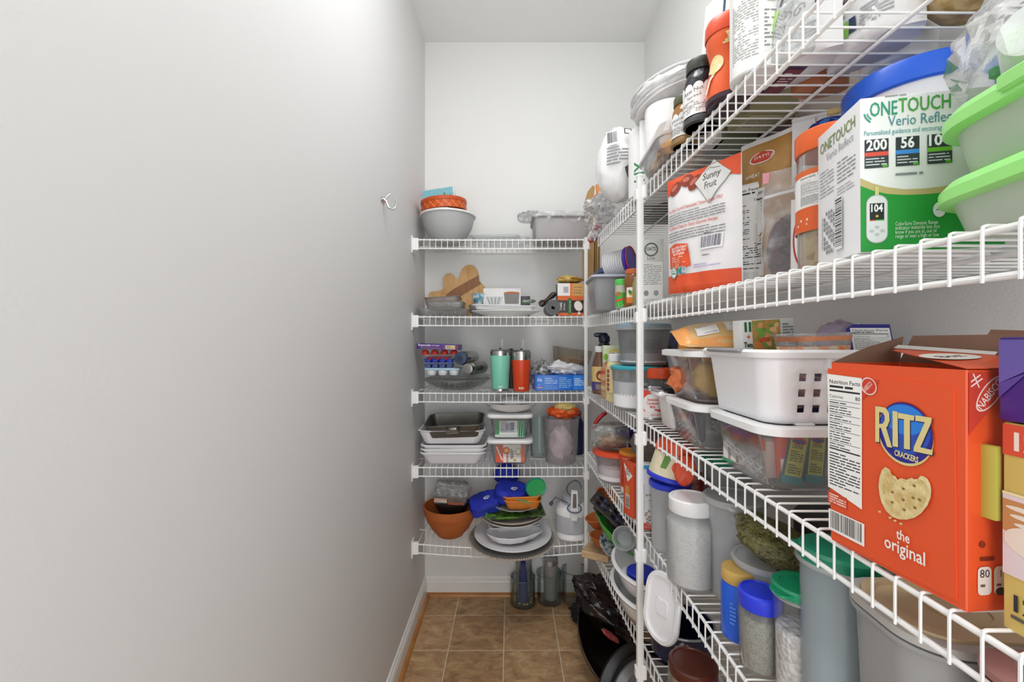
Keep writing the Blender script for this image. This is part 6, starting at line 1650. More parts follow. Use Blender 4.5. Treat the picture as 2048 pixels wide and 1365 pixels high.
for i, (x, y, c_, lb) in enumerate(((.42, .90, '#d6a94a', 'yellow chip bag inside the stacked farther box, lower right'), (.40, .96, '#dd7a4a', 'orange-pink snack bag inside the stacked farther box'), (.52, .93, '#c98a6a', 'tan snack bag deep inside the stacked farther box'))):
    t = T('snack_bag', lb, 'bag', (x, y, zb1 + .01))
    G().at(0, 0, .035).blob(.045, .038, .035, 97 + i, .25, 3, 24, 16, fold=.3).build('bag_film', mat(c_, .35, var=.15, scale=30, bump=.4), t, 60)
zt1 = zb1 + .106
# cookie bag on top
t = T('cookie_bag', 'tan and orange foil snack bag with barcode lying on the stacked storage box', 'bag', (.445, .905, zt1 - .002), -10)
t.rotation_euler = (R(14), R(1), R(-12)); t.location = (.462, .90, zt1 + .002)
Lx = .23
def pil(u, v, d, sgn=1):
    s, q_ = u / Lx, v / .13
    D = .036 * (max(math.sin(PI * s), 0) ** .55) * (max(math.sin(PI * q_), 0) ** .6)
    cr_ = .006 * noise.noise(Vector((u * 25, v * 25, 3))) * (1 if .05 < s < .95 else 0)
    return ((s - .5) * Lx, (q_ - .5) * .13, .02 + (D + max(cr_, -D)) * sgn * (1 if sgn > 0 else .5) + d)
g = G(); rr = []
for j in range(21):
    v = .13 * j / 20
    rr.append([pil(Lx * i / 28, v, 0) for i in range(29)] + [pil(Lx * i / 28, v, 0, -1) for i in range(27, 0, -1)])
g.rings(rr); g.build('bag_film', mat('#dfb981', .3, .0, var=.05, bump=.5, bscale=30), t, 60)
p = Pr(lambda a, b, d: pil(a, b, d + .0006), sub=.01)
p.rect(0, 0, .022, .13, '#efa050'); p.rect(0, 0, Lx, .012, '#eda45c'); p.barcode(.035, .02, .075, .055, 3); p.rect(.09, .024, .14, .06, '#e6e4e0'); p.line([(.1, .045), (.112, .05), (.125, .044)], .003, '#a8a8a8')
for i in range(4): p.line([(.12 + i * .016, .07), (.15 + i * .016, .12)], .0045, '#7a4a2c')
p.rect(.15, .03, .2, .06, '#e9e2d6'); p.rect(.16, .0, .21, .02, '#8f3a34'); p.done(t)
for i, px in enumerate((1381, 1420)):
    Yj = 1.14
    t = T('supplement_jar', ('small brown jar with orange lid behind the cookie bag, left of the pair', 'small brown jar with orange lid behind the cookie bag, right of the pair')[i], 'jar', (PX(px, Yj) + .002, Yj + .02, z3(1.15)), 0, 'orange-lidded jars behind the cookie bag')
    G().lathe([(.024, 0), (.026, .003), (.026, .2), (.022, .206)], 32).build('jar_body', mat('#c07a2c', .3), t)
    G().lathe([(.0245, .2), (.0255, .202), (.0255, .224), (.024, .226), (.001, .226)], 44, flute=30, amp=.0006).build('lid', mat('#ee9436', .4), t)
    p = Pr(cyl(.0262, -130)); p.rect(-.02, .12, .055, .196, '#e9a040'); p.ell(.02, .178, .01, .01, '#e8e2da'); p.ell(.02, .178, .006, .006, '#3c5a8a'); p.done(t)
t = carton('red_box', 'flat red box lying behind the cookie bag at eye level', 'box', .11, .06, .02, mat('#c24a1e', .4), (.535, 1.045, z3(1.05) + .178), -5)
t.location.z = zt1 + .002; t.location.y = .985; t.location.x = .535
# ---------- cracker box ----------
RZR = mat('#e4562b', .35, var=.02)
a = Vector((.3725, .505, 0)); b = Vector((.3865, .368, 0)); dv = b - a
w, h = dv.length, .205; ang = math.degrees(math.atan2(dv.y, dv.x)); D = .062
t = T('cracker_box', 'large opened red cracker box lettered RITZ, standing at the shelf edge', 'box', (0, 0, 0), ang)
u_ = dv.normalized(); n_ = Vector((-u_.y, u_.x, 0))
D = .088
c = (a + b) / 2 + n_ * D / 2
t.location = (c.x, c.y, z3(.44))
g = G(); 
g.rr([(w / 2, D / 2, .001, 0), (w / 2, D / 2, .001, h), (w / 2 - .0012, D / 2 - .0012, .001, h), (w / 2 - .0012, D / 2 - .0012, .001, .002)], 1)
g.build('box_body', RZR, t, 0)
INK = mat('#8a6a58', .8)
# flaps: back panel raised, its flap tipped, front corner flap
def sheet(pts, name, m, th=.0008):
    g = G(); P_ = [Vector(q_) for q_ in pts]; n = (P_[1] - P_[0]).cross(P_[2] - P_[0]).normalized() * th
    k2 = len(P_); g.add([tuple(q_) for q_ in P_] + [tuple(q_ + n) for q_ in P_], [tuple(range(k2)), tuple(reversed(range(k2, 2 * k2)))] + [(i, (i + 1) % k2, (i + 1) % k2 + k2, i + k2) for i in range(k2)])
    return g.build(name, m, t, 0)
sheet([(-w / 2, D / 2, h), (w / 2, D / 2, h), (w / 2 - .004, D / 2 + .004, h + .033), (w / 2 - .05, D / 2 + .004, h + .036), (w / 2 - .053, D / 2 + .004, h + .031), (-w / 2 + .012, D / 2 + .005, h + .031)], 'raised_back_flap', INK)
sheet([(w / 2, -D / 2, h + .001), (w / 2, D / 2, h + .001), (w / 2 - .035, D / 2 - .004, h + .010), (-w / 2 + .01, D / 2 - .01, h + .016), (-w / 2 + .02, D / 2 - .03, h + .014)], 'top_flap', RZR)
sheet([(-w / 2, -D / 2, h), (-w / 2, D / 2, h), (-w / 2 + .004, D / 2, h + .03), (-w / 2 + .002, 0, h + .018)], 'side_flap', INK)
S_ = plane((w / 2, -D / 2, h + .0022), (-.0, 1, .06), (-1, .0, .09))
p = Pr(S_); p.ell(.045, .05, .024, .02, '#efe9e0', 24); p.text('8oz', .045, .044, .012, '#5a4a40', bold=.03, fit=.026); p.done(t, 'flap_print')
sheet([(-w / 2 + .012, D / 2 - .02, h + .0165), (w / 2 - .04, D / 2 - .006, h + .011), (w / 2 - .04, D / 2 - .003, h + .014), (-w / 2 + .012, D / 2 - .014, h + .02)], 'inner_bag', mat('#d8d4d0', .4))
p = Pr(front(w, h, -D / 2 - .0012), lay=.00012, sub=.2)
def U(px, py=900):   # face is foreshortened: invert the perspective along the edge a->b
    r_ = (px - CX) / F
    # X = a.x + s*dx ; Y = a.y + s*dy ; X = r*Y
    return (r_ * a.y - a.x) / (dv.x - r_ * dv.y) * w
def V(px, py):
    s = U(px) / w; Yp = a.y + s * dv.y
    return PZ(py, Yp) - z3(.44)
def Pp(px, py): return (U(px), V(px, py))
ORF = '#d84a24'
p.poly([Pp(1657, 748), Pp(1726, 757), Pp(1729, 1100), Pp(1664, 1073)][:2] + [Pp(1727, 1020), Pp(1664, 976)], '#f3f1ec')
q0, q1 = Pp(1659, 976), Pp(1727, 757)
u0, u1 = U(1659), U(1727); v0, v1 = V(1664, 976), V(1664, 752)
p.nutrition(u0, v0, u1, v1, '80', 5)
p.rect(u0, V(1690, 1018), U(1697), V(1680, 990), '#cf4d33'); p.para(u0 + .002, V(1690, 1016), U(1695), V(1680, 992), 4, '#f2d0c2')
p.barcode(u0 + .001, V(1690, 1073), U(1732) , V(1690, 1030), 9, bg='#f2f0ec', m='#55504e')
p.poly([Pp(1728, 757), Pp(1763, 762), Pp(1728, 800)], '#cf3f2c'); p.ell(U(1741), V(1741, 773), .0085, .0095, '#f0d8ce', 24, 35); p.ell(U(1741), V(1741, 773), .0075, .0082, '#cf3f2c', 24, 35); p.text('NABISCO', U(1741), V(1741, 778), .005, '#f5e6de', rot=48, fit=.0135)
# round emblem
ec = Pp(1812, 866); rx_ = (U(1868) - U(1757)) / 2; rz_ = (V(1812, 806) - V(1812, 930)) / 2
p.ell(ec[0], ec[1] - .0012, rx_ * 1.01, rz_ * 1.01, '#dccb8a', 40); p.ell(ec[0] + .0005, ec[1] + .0005, rx_ * .985, rz_ * .975, '#7a1c24', 40); p.ell(ec[0], ec[1], rx_ * .97, rz_ * .965, '#27258a', 40)
p.ell(ec[0], ec[1] + rz_ * .12, rx_ * .9, rz_ * .8, '#2a4fb4', 40); p.ell(ec[0], ec[1] + rz_ * .42, rx_ * .72, rz_ * .48, '#2b7fdc', 40)
# RITZ block letters, corners in photograph pixels
def LT(*polys, m='#dccb8a', o=(0, 0)):
    for pl_ in polys: p.poly([Pp(x + o[0], y + o[1]) for x, y in pl_], m)
def letters(m, o=(0, 0), gp=0):
    LT([(1755, 813), (1763, 814), (1763, 885), (1755, 884)],
       [(1760, 813), (1776, 816), (1783, 827), (1784, 842), (1779, 854), (1772, 857), (1763, 856), (1763, 848), (1770, 848), (1774, 841), (1774, 832), (1770, 826), (1760, 824)],
       [(1766, 854), (1776, 852), (1789, 896), (1779, 894)], m=m, o=o)
    LT([(1790, 822), (1800, 824), (1801, 895), (1790, 893)], m=m, o=o)
    LT([(1801, 826), (1834, 832), (1833, 842), (1825, 841), (1825, 900), (1813, 898), (1813, 839), (1801, 837)], m=m, o=o)
    LT([(1836, 831), (1869, 836), (1868, 846), (1846, 895), (1871, 901), (1870, 911), (1832, 903), (1833, 894), (1855, 845), (1836, 842)], m=m, o=o)
letters('#2a2450', (1.2, 2.2)); letters('#ddcd8e')
cw_ = U(1841) - U(1793); s0 = Pp(1817, 914)
p.text('CRACKERS', s0[0], s0[1] - .002, .0055, '#e3d49c', bold=.03, fit=cw_ * 1.0, rot=-4)
# cracker picture
cr_pts = [(1775, 934), (1768, 942), (1764, 955), (1762, 972), (1764, 990), (1768, 1005), (1777, 1022), (1789, 1034), (1803, 1039), (1818, 1040), (1834, 1036), (1848, 1027), (1860, 1012), (1867, 995), (1868, 980), (1866, 968), (1860, 958), (1853, 953), (1846, 952), (1842, 958), (1834, 959), (1828, 956), (1818, 960), (1808, 957), (1800, 960), (1796, 953), (1788, 950), (1785, 940)]
p.poly([Pp(x, y) for x, y in cr_pts], mat('#d9c48a', .6, col2='#e6d6a4', scale=70, bump=.4))
inner = [((x - 1815) * .86 + 1815, (y - 995) * .84 + 995) for x, y in cr_pts]
p.poly([Pp(x, y) for x, y in inner], mat('#cdb272', .6, col2='#e3cf98', scale=90, bump=.4))
for x, y in ((1790, 985), (1812, 978), (1834, 972), (1790, 1005), (1812, 1000), (1832, 996), (1814, 1020), (1845, 1000), (1836, 1016)): p.ell(*Pp(x, y), .0016, .0013, '#8f6a34', 10, 0, 1)
for x, y in ((1765, 1024), (1786, 1036), (1796, 1042), (1808, 1048)): p.ell(*Pp(x, y), .0018, .001, '#dcc28a', 8, 20, 1)
p.text('the', U(1812), V(1812, 1082), .0095, '#f2ece6', bold=.015, fit=U(1826) - U(1799))
p.text('original', U(1814), V(1814, 1112), .0125, '#f2ece6', bold=.015, fit=U(1857) - U(1775))
p.done(t)
t.name = 'cracker_box'
# raised front panel edge
fp = [(x_ - w / 2, y_) for x_, y_ in (Pp(1657, 737), Pp(1735, 748), Pp(1910, 778), Pp(1915, 1203), Pp(1664, 1077))]
o = G().prism(fp, -D / 2 - .0011, -D / 2 + .0001).build('front_panel', RZR, t, 0)
# glued seam edge
p = Pr(rside(D, w / 2), lay=.00012)
p.poly([(.001, h - .002), (.052, h - .002), (.001, h - .055)], '#c9402c'); p.ell(.022, h - .02, .019, .0085, '#f0d8d0', 28, 48); p.ell(.022, h - .02, .0175, .0073, '#d0452e', 28, 48); p.text('NABISCO', .0235, h - .0225, .0072, '#f3e3dc', rot=48, fit=.031, bold=.01)
p.line([(.003, h - .010), (.012, h - .004)], .0012, '#f3e3dc'); p.line([(.003, h - .014), (.014, h - .007)], .0012, '#f3e3dc'); p.line([(.005, h - .003), (.011, h - .015)], .0012, '#f3e3dc')
p.para(.012, .042, .036, .046, 1, '#7a2a14', .8); p.ell(.014, .057, .003, .003, '#8a3418', 12)
for i in range(3):
    c0_ = .016 + i * .0155; p.poly(rrect(c0_, .026, .0066, .012, .004), '#e9ddd4'); p.para(c0_ - .004, .02, c0_ + .004, .024, 1, '#6a5a54')
    if i: p.ell(c0_, .0165, .005, .0035, '#3a3230', 14)
p.text('80', .016, .029, .007, '#3a3230'); p.text('1', .0315, .029, .006, '#6a4a40')
p.done(t, 'side_print')
# yellow coffee boxes and purple box at the right edge
t = carton('latte_box', 'yellow carton with latte cup picture, leaning at the right picture edge', 'carton', .14, .05, .168, mat('#ddc872', .4), (.404 + .026, .287, z3(.3)), -90)
p = Pr(front(.14, .168, -.025)); p.rect(0, .142, .14, .167, '#dd5236'); p.text('12', .008, .147, .014, '#f2e6d8', 'l', bold=.04)
p.rect(0, .045, .14, .112, '#e7d8dc'); p.rect(0, .080, .14, .106, '#c98f58')
for i in range(5): p.ell(.016 + .002 * i, .1 - i * .0062, .014 - i * .001, .002, '#efe2d2', 16)
p.ell(.0215, .075, .0205, .012, '#efe2d2', 24); p.text('12', .008, .018, .013, '#2a2e3a', 'l', bold=.03); p.para(.006, .01, .03, .015, 1, '#5a5a50'); p.rect(.0, .11, .14, .112, '#f2e8b0'); p.done(t)
t = carton('violet_box', 'violet carton lying on top of the yellow latte carton at the picture edge', 'carton', .15, .055, .068, mat('#4a2a8a', .35, col2='#3b1f78', scale=6), (.4315, .284, z3(.3) + .1695), -90)
p = Pr(front(.15, .068, -.0275)); p.poly([(.0, .066), (.06, .066), (0, .03)], '#6a5aa8'); p.poly([(.0, .03), (.02, .04), (.0, .018)], '#5a4498'); p.done(t)
t = carton('yellow_tab_box', 'slim yellow-green card strip between the cracker box and latte carton', 'box', .012, .006, .062, mat('#b9b24e', .4), (.4035, .3655, z3(.3) + .085), -80)

# ---------- FOURTH SHELF ----------
def z4(Y): return zr(3, Y)
Yo = 1.50
t = T('orange_lid_tub', 'round clear flour tub with wide orange lid at the far end of the fourth shelf', 'tub', (PX(1231, Yo), Yo, z4(Yo)))
g = G(); open_cup(g, .058, .07, .092, .0018, .003, 40); g.build('tub_body', clear('#e2dcdf', .35, .2, '#efe8ea', edge=.6), t)
G().lathe([(.056, .006), (.06, .01), (.063, .06), (.001, .062)], 36).build('contents', mat('#eeeef0', .8, var=.02), t)
G().lathe([(.072, .09), (.078, .092), (.078, .101), (.07, .106), (.06, .106), (.058, .103), (.001, .103)], 48).build('lid', mat('#e4502a', .35), t)
p = Pr(cyl(.0655, -130)); p.text('MAID', .035, .066, .008, '#5a5a60', bold=.01, fit=.035); p.done(t, 'handwriting')
t = T('glass_mug_jar', 'faceted clear glass jar of grain lying sideways on the orange-lidded tub', 'jar', (PX(1183, 1.5), 1.5, z4(Yo) + .107 + .047))
t.rotation_euler = (0, R(90), R(-8))
g = G(); g.lathe([(.034, 0, 0), (.038, .004, 0), (.036, .014, 0), (.043, .03, 1), (.046, .09, 1), (.042, .12, 1), (.03, .125, 0), (.001, .126, 0)], 48, flute=16, amp=.002); g.build('glass_wall', clear('#c9cbc8', .3, .04, '#e3e6e2', bump=.6, bscale=60, edge=.8, var=.3), t)
G().at(.018, 0, .07).blob(.022, .036, .045, 2, .15, 3, 24, 16).build('grain', grains('#a56f3c', '#c08a52', '#7c5230', 160), t)
t = T('red_tongs', 'red curved plastic handle behind the faceted glass jar', 'handle', (PX(1202, 1.6), 1.6, z4(1.6) + .155), 0)
t['category'] = 'tongs'
G().tube([(-.025, 0, -.01), (-.022, 0, .01), (-.01, 0, .03), (.006, 0, .045), (.02, 0, .052)], [.006, .007, .008, .008, .006], 10).build('tongs', mat('#a81e1e', .35), t)
t = T('violet_cup', 'deep violet cup behind the orange canister, under the third shelf', 'cup', (PX(1262, 1.48) + .012, 1.56, z4(1.55) + .0))
g = G(); open_cup(g, .035, .045, .16, .002, .001, 32); g.build('cup_body', mat('#3b2290', .35), t)
t = T('woven_mat', 'grey woven bag hanging down beneath the third shelf behind the near post', 'bag', (.47, 1.36, z4(1.36) + .12))
G().at(0, 0, .05).blob(.09, .06, .07, 19, .15, 2, 28, 18).build('bag_body', mat('#7b746c', .7, var=.3, scale=70, bump=.8, bscale=120), t, 60)
t['label'] = 'grey speckled bag slumped beneath the third shelf behind the near post'; t.name = 'speckled_bag'
Yo = 1.40
t = T('orange_canister', 'orange powder canister with tan lid beside the tall orange box', 'canister', (PX(1263, Yo) + .002, Yo, z4(Yo)))
G().lathe([(.036, 0), (.038, .002), (.038, .125)], 40, c1=True).build('canister_body', mat('#d94f26', .35), t)
G().lathe([(.0395, .12), (.041, .122), (.041, .131), (.039, .132), (.037, .128), (.001, .128)], 40, c0=False).build('lid', mat('#e5902e', .4), t)
p = Pr(cyl(.0382, -170)); p.rect(0, .002, .075, .02, '#e2e0e0'); p.para(.008, .03, .04, .1, 12, '#7e2a18', .4); p.text('POWDER', .02, .108, .006, '#f2d9c8', fit=.02); p.ell(.04, .108, .005, .005, '#7a3a2a'); p.done(t)
# tall orange box
w, d, h = .05, .022, .148
t = carton('pasta_box', 'tall orange-red box with barcode standing just behind the near post', 'box', w, d, h, mat('#dc5230', .35), (PX(1262, 1.2) + .012, 1.235, z4(1.22)), -72)
p = Pr(front(w, h, -d / 2)); p.poly([(.002, h - .002), (.046, h - .03), (.022, h - .052), (.004, h - .01)], '#efece8'); p.para(.012, h - .034, .034, h - .014, 4, '#7a6a68'); p.rect(.01, .06, .03, .085, '#d0923c'); p.barcode(.01, .022, .032, .06, 3, vert=False, bg='#e9d9c8'); p.done(t)
w, d, h = .052, .03, .172
t = carton('pasta_box', 'white box printed with bow-tie pasta just right of the near post', 'box', w, d, h, mat('#f0f0f2', .35), (PX(1306, 1.14), 1.165, z4(1.15)), -14)
p = Pr(front(w, h, -d / 2)); p.rect(0, h * .93, w, h * .99, '#3aa5cf'); p.poly([(.018, h * .86), (.022, h * .89), (.03, h * .885), (.04, h * .895), (.044, h * .87), (.04, h * .855), (.036, h * .87), (.026, h * .87), (.022, h * .85)], '#26282c')
p.rect(.003, h * .3, .012, h * .7, '#d9d4e6'); p.rect(.0, 0, w, h * .1, '#d94a38'); p.text('NET WT', .03, h * .065, .005, '#f1e2dc', fit=.024); p.text('12 OZ (340g)', .03, h * .025, .005, '#f1e2dc', fit=.034)
rd = random.Random(3)
for i in range(14):
    u, v, a_ = rd.uniform(.01, .046), h * (.14 + .46 * i / 14), rd.uniform(0, 3)
    c_, s_ = math.cos(a_), math.sin(a_)
    for sg in (-1, 1): p.poly([(u, v), (u + sg * .0065 * c_ - .0045 * s_, v + sg * .0065 * s_ + .0045 * c_), (u + sg * .0065 * c_ + .0045 * s_, v + sg * .0065 * s_ - .0045 * c_)], '#a89c7c')
p.done(t)
CLOUD = clear('#dcdee0', .62, .3, '#e6e8ea', edge=.5)
PWD = mat('#f0f0f0', .85, var=.03)
canister('blue_lid_canister', 'cloudy canister with royal blue lid behind the big white-lidded jar', 'canister', PX(1341, 1.06), 1.065, z4(1.06), .043, .045, .165, CLOUD, .049, .014, mat('#2f45d8', .35), PWD, .55)
t = T('rice_tub', 'tilted tub of tomato and rice print with orange top, resting on the blue-lidded canister', 'tub', (PX(1337, 1.05), 1.05, z4(1.06) + .172), 0, None, 0, 12)
G().lathe([(.05, 0), (.053, .003), (.053, .009), (.048, .012)], 40).build('blue_base_lid', mat('#2636c4', .35), t)
G().lathe([(.047, .010), (.049, .012), (.043, .068), (.04, .07)], 40, c0=False).build('tub_body', mat('#d8ccae', .5, var=.2, scale=60), t)
G().lathe([(.045, .066), (.046, .068), (.043, .09), (.04, .092), (.001, .092)], 40, c0=False).build('orange_lid', mat('#e2512a', .35), t)
p = Pr(cyl(.0485, -150, rt=.0435, h=.07)); p.ell(.046, .04, .015, .015, '#d2503a'); p.ell(.043, .043, .008, .008, '#e8785a'); p.poly([(.006, .03), (.012, .066), (.028, .066), (.02, .03)], '#5c8a3c'); p.poly([(.06, .02), (.075, .03), (.09, .018)], '#5c8a3c'); p.done(t)
t = T('red_lid', 'orange-red oval lid hanging in front of the tilted rice tub', 'cover', (PX(1374, .985), 1.0, z4(1.0) + .212), 0)
t.rotation_euler = (R(78), R(10), R(-12)); t.name = 'oval_cover'
G().lathe([(.022, 0), (.023, .002), (.023, .01), (.02, .013), (.001, .013)], 36, sy=1.5).build('cover', mat('#df4a22', .35), t)
t = T('chip_bag', 'small red and white bag of puffed snack behind the big white-lidded jar', 'bag', (PX(1400, 1.03), 1.07, z4(1.05) + .15))
G().blob(.05, .03, .035, 14, .2, 3, 24, 16, fold=.3).build('bag_film', mat('#c9b39a', .4, col2='#a8322e', scale=22, bump=.4), t, 60)
# big jar with white lid and rice
Yj = .93
t = canister('rice_jar', 'large clear jar of rice with a broad white screw lid, front of the fourth shelf', 'jar', PX(1383, Yj), Yj, z4(Yj), .050, .054, .182, clear('#e4e5e6', .3, .2, '#f3f4f5', edge=.5), .0465, .03, mat('#f1f1f1', .35), grains('#eae9e5', '#f1f0ed', '#e0ddd5', 300, .7, .2), .72, neck=.0445)
# tall canisters
canister('tall_canister', 'tall cloudy canister with wide rim right of the big rice jar', 'canister', PX(1484, .86), .89, z4(.89), .046, .054, .20, CLOUD, .060, .012, clear('#d9dadb', .8, .3), mat('#d3d4d6', .7, var=.08, scale=30), .6, 'cloudy canisters with flared rims')
t = canister('green_lid_canister', 'cloudy container with dark green lid high behind the tall canister', 'canister', PX(1462, .97) + .02, 1.03, z4(1.0), .05, .055, .24, clear('#d9dadb', .35, .15, '#e9eaea', edge=.6), .059, .016, mat('#1f8a62', .35), None)
canister('clear_canister', 'clear-sided canister under the mung bean bag, beside the blue bottle', 'canister', PX(1560, .74), .78, z4(.78), .048, .053, .135, CLOUD, .057, .01, clear('#e2e3e3', .7, .25), mat('#dcdcdc', .7), .5, 'cloudy canisters with flared rims')
t = T('bean_bag', 'clear bag of green mung beans draped over the canisters', 'bag', (.465, .755, z4(.75) + .172), 0)
t.rotation_euler = (R(10), R(24), R(-14))
G().blob(.073, .055, .034, 27, .16, 2.0, 44, 26, fold=.05).build('beans', grains('#5c5930', '#787442', '#454223', 240, .4, .5), t, 60)
g = G(); g.add([(-.068, -.012, .005), (-.09, -.02, .012), (-.095, .02, .016), (-.066, .018, .01), (-.08, 0, .02)], [(0, 1, 4), (1, 2, 4), (2, 3, 4)]); g.build('bag_film', FILM, t, 0)
# blue bottle with gold cap
Yb = .775; r = .0305
t = T('blue_tub', 'bright blue plastic jar with gold screw lid and white label', 'jar', (PX(1479, Yb), Yb, z4(Yb)))
G().lathe([(r * .93, 0), (r, .004), (r, .088), (r * .92, .096), (r * .85, .1)], 36, sx=1, sy=1).build('jar_body', mat('#1f5fd8', .3), t)
G().lathe([(r * .94, .098), (r * .97, .1), (r * .97, .116), (r * .92, .12), (.001, .12)], 40).build('lid', mat('#d2ac5c', .4), t)
G().lathe([(r * .88, .1), (r * .9, .102)], 32, c0=False, c1=False).build('seal_ring', BLACK, t)
p = Pr(cyl(r + .0003, -95)); p.poly([(-.002, .012), (-.002, .07), (.006, .078), (.03, .078), (.03, .012)], '#e9e9ea'); p.text('Jasmine', .008, .045, .006, '#9a9aa0', rot=90, fit=.028); p.para(.012, .02, .02, .06, 2, '#a8a8ac'); p.done(t)
p = Pr(cyl(r + .0003, -150)); p.para(.002, .03, .012, .07, 6, '#4f86ea'); p.done(t, 'embossed_text')
# blue lid jar of small grain
Yb = .705; r = .0325
canister('seed_jar', 'clear jar of fine grey seeds with royal blue lid, standing at the shelf edge', 'jar', PX(1521, Yb), Yb, z4(Yb), r * .93, r, .125, clear('#d8d8d4', .2, .08, '#efefec', edge=.6), r * 1.0, .026, mat('#2a3fe0', .35, var=.04), grains('#a6a59c', '#b8b7ae', '#8c8b82', 520, .6, .3), .66, neck=r * .9)
# green lid jar of white beans
Yb = .65; 
t = canister('bean_jar', 'cloudy jar of white beans with green tabbed lid beside the seed jar', 'jar', PX(1604, Yb), Yb, z4(Yb), .036, .038, .155, clear('#e6e6e6', .10, .1, '#f8f8f8', edge=.3), .041, .004, clear('#d4d6d6', .8, .3), grains('#e9e8e6', '#f5f4f2', '#d9d7d3', 115, .4, 1.6), .66)
GRN = mat('#159a6a', .35)
G().lathe([(.038, .155), (.0405, .157), (.0405, .166), (.037, .169), (.03, .169), (.028, .1665), (.001, .1665)], 48).build('green_lid', GRN, t)
G().at(-.038, -.012, .163).rr([(.012, .016, .008, 0), (.012, .016, .008, .003)], 5).build('lid_tab', GRN, t)
# tall green lid canister
Yb = .575
t = canister('tall_green_lid_canister', 'tall cloudy canister with a wide green tabbed lid under the cracker box', 'canister', PX(1702, Yb), Yb + .02, z4(Yb), .043, .046, .238, clear('#c9d4da', .62, .25, '#dfe8ec', edge=.5), .052, .006, clear('#cdd2d4', .8, .3), mat('#c4c8ca', .6, var=.06), .5)
G().lathe([(.046, .236), (.049, .238), (.049, .25), (.045, .254), (.034, .254), (.032, .251), (.001, .251)], 48).build('green_lid', mat('#138a68', .35), t)
G().at(-.044, .012, .249).rr([(.01, .018, .008, 0), (.01, .018, .008, .003)], 5).build('lid_tab', mat('#138a68', .35), t)
# big grey bin with tan lid
t = T('tan_lid_bin', 'big pale grey bin with a tan lid directly beneath the cracker box', 'bin', (.482, .468, z4(.45)), -4)
g = G(); open_rr(g, .082, .06, .04, .242, .88, .002, .005, .006, 10); g.build('bin_body', clear('#c2c2c2', .85, .35, '#d0d0d0', edge=.4), t)
TAN = mat('#c9b38c', .4)
G().rr([(.082, .06, .04, .243), (.088, .066, .045, .245), (.088, .066, .045, .253), (.084, .062, .042, .255), (.079, .057, .038, .255)], 10, c1=False).build('lid_rim', mat('#b9b7b2', .4), t)
G().rr([(.079, .057, .038, .252), (.078, .056, .037, .258), (.068, .046, .03, .259), (.066, .044, .029, .2555)], 10).build('lid', TAN, t)
G().at(0, 0, .2555).lathe([(.03, -.001), (.03, .0014), (.026, .0014), (.026, -.001)], 36, c0=False, c1=False).build('lid_ring', TAN, t)
t = T('lid_stack', 'flat rose-coloured plastic box with pale rim at the bottom right picture corner', 'container', (.478, .325, z4(.33) + .2385), -5)
t.name = 'rose_box'
g = G(); open_rr(g, .078, .055, .03, .05, .9, .002, .004, .004, 8, -.02); g.build('box_body', mat('#a5706c', .4), t)
G().rr([(.08, .057, .032, .031), (.083, .06, .034, .033), (.083, .06, .034, .039), (.076, .053, .03, .043), (.065, .042, .024, .043), (.063, .04, .022, .04)], 8).build('lid', mat('#b98884', .4), t)
t = T('support_tub', 'grey tub beneath the rose-coloured box in the bottom right corner', 'tub', (.475, .33, z4(.33)), -5)
t.name = 'grey_tub'
g = G(); open_rr(g, .07, .045, .03, .216, .9, .002, .003, .003, 6); g.build('tub_body', mat('#8f8c8c', .4), t)
t = T('kraft_carton', 'brown corrugated carton deep on the fourth shelf beneath the cracker box', 'carton', (.585, .30, z4(.3)), 0)
G().box(-.07, .07, -.07, .07, 0, .2, .001).build('box_body', mat('#6a4a2c', .85), t)
t = T('dark_canister', 'dark brown lidded canister deep on the fourth shelf behind the mung beans', 'canister', (.585, .80, z4(.8)), 0)
G().lathe([(.05, 0), (.052, .003), (.054, .2), (.05, .205), (.001, .206)], 36).build('canister_body', mat('#3a3230', .4), t)

# ---------- LOWEST SHELF ----------
def z5(Y): return zr(4, Y)
Ys = 1.66
for i, (px, py, Yt, r_, h_, lb, rx, ry) in enumerate(((1208, 1080, 1.60, .052, .036, 'terracotta saucer bowl, lowest of the small clay bowls on the bottom shelf', 0, 0),
        (1199, 1048, 1.68, .045, .04, 'terracotta bowl tilted above the lowest clay bowl', 0, -14), (1207, 1008, 1.66, .042, .042, 'small terracotta bowl leaning up behind the dark muffin tin', 20, 18))):
    zz_ = PZ(py, Yt) - (.02, .01, .0)[i]
    t = T('clay_bowl', lb, 'bowl', (PX(px, Yt), Yt, max(zz_, z5(Yt) + .03)), 0, 'small terracotta bowls', rx, ry)
    g = G(); bowl(g, r_, h_, .004, .6, 36, .003); g.build('bowl', TERRA, t)
t = T('glass_block', 'pale wooden board end lying under the clay bowls on the lowest shelf', 'board', (PX(1206, 1.58), 1.62, z5(1.6)), 0)
t.name = 'wooden_block'
G().box(-.055, .045, -.06, .07, 0, .026, .003).build('block', wood('#b99a74', '#cfb28c', 14, .6), t)
t.rotation_euler = (0, 0, R(-28))
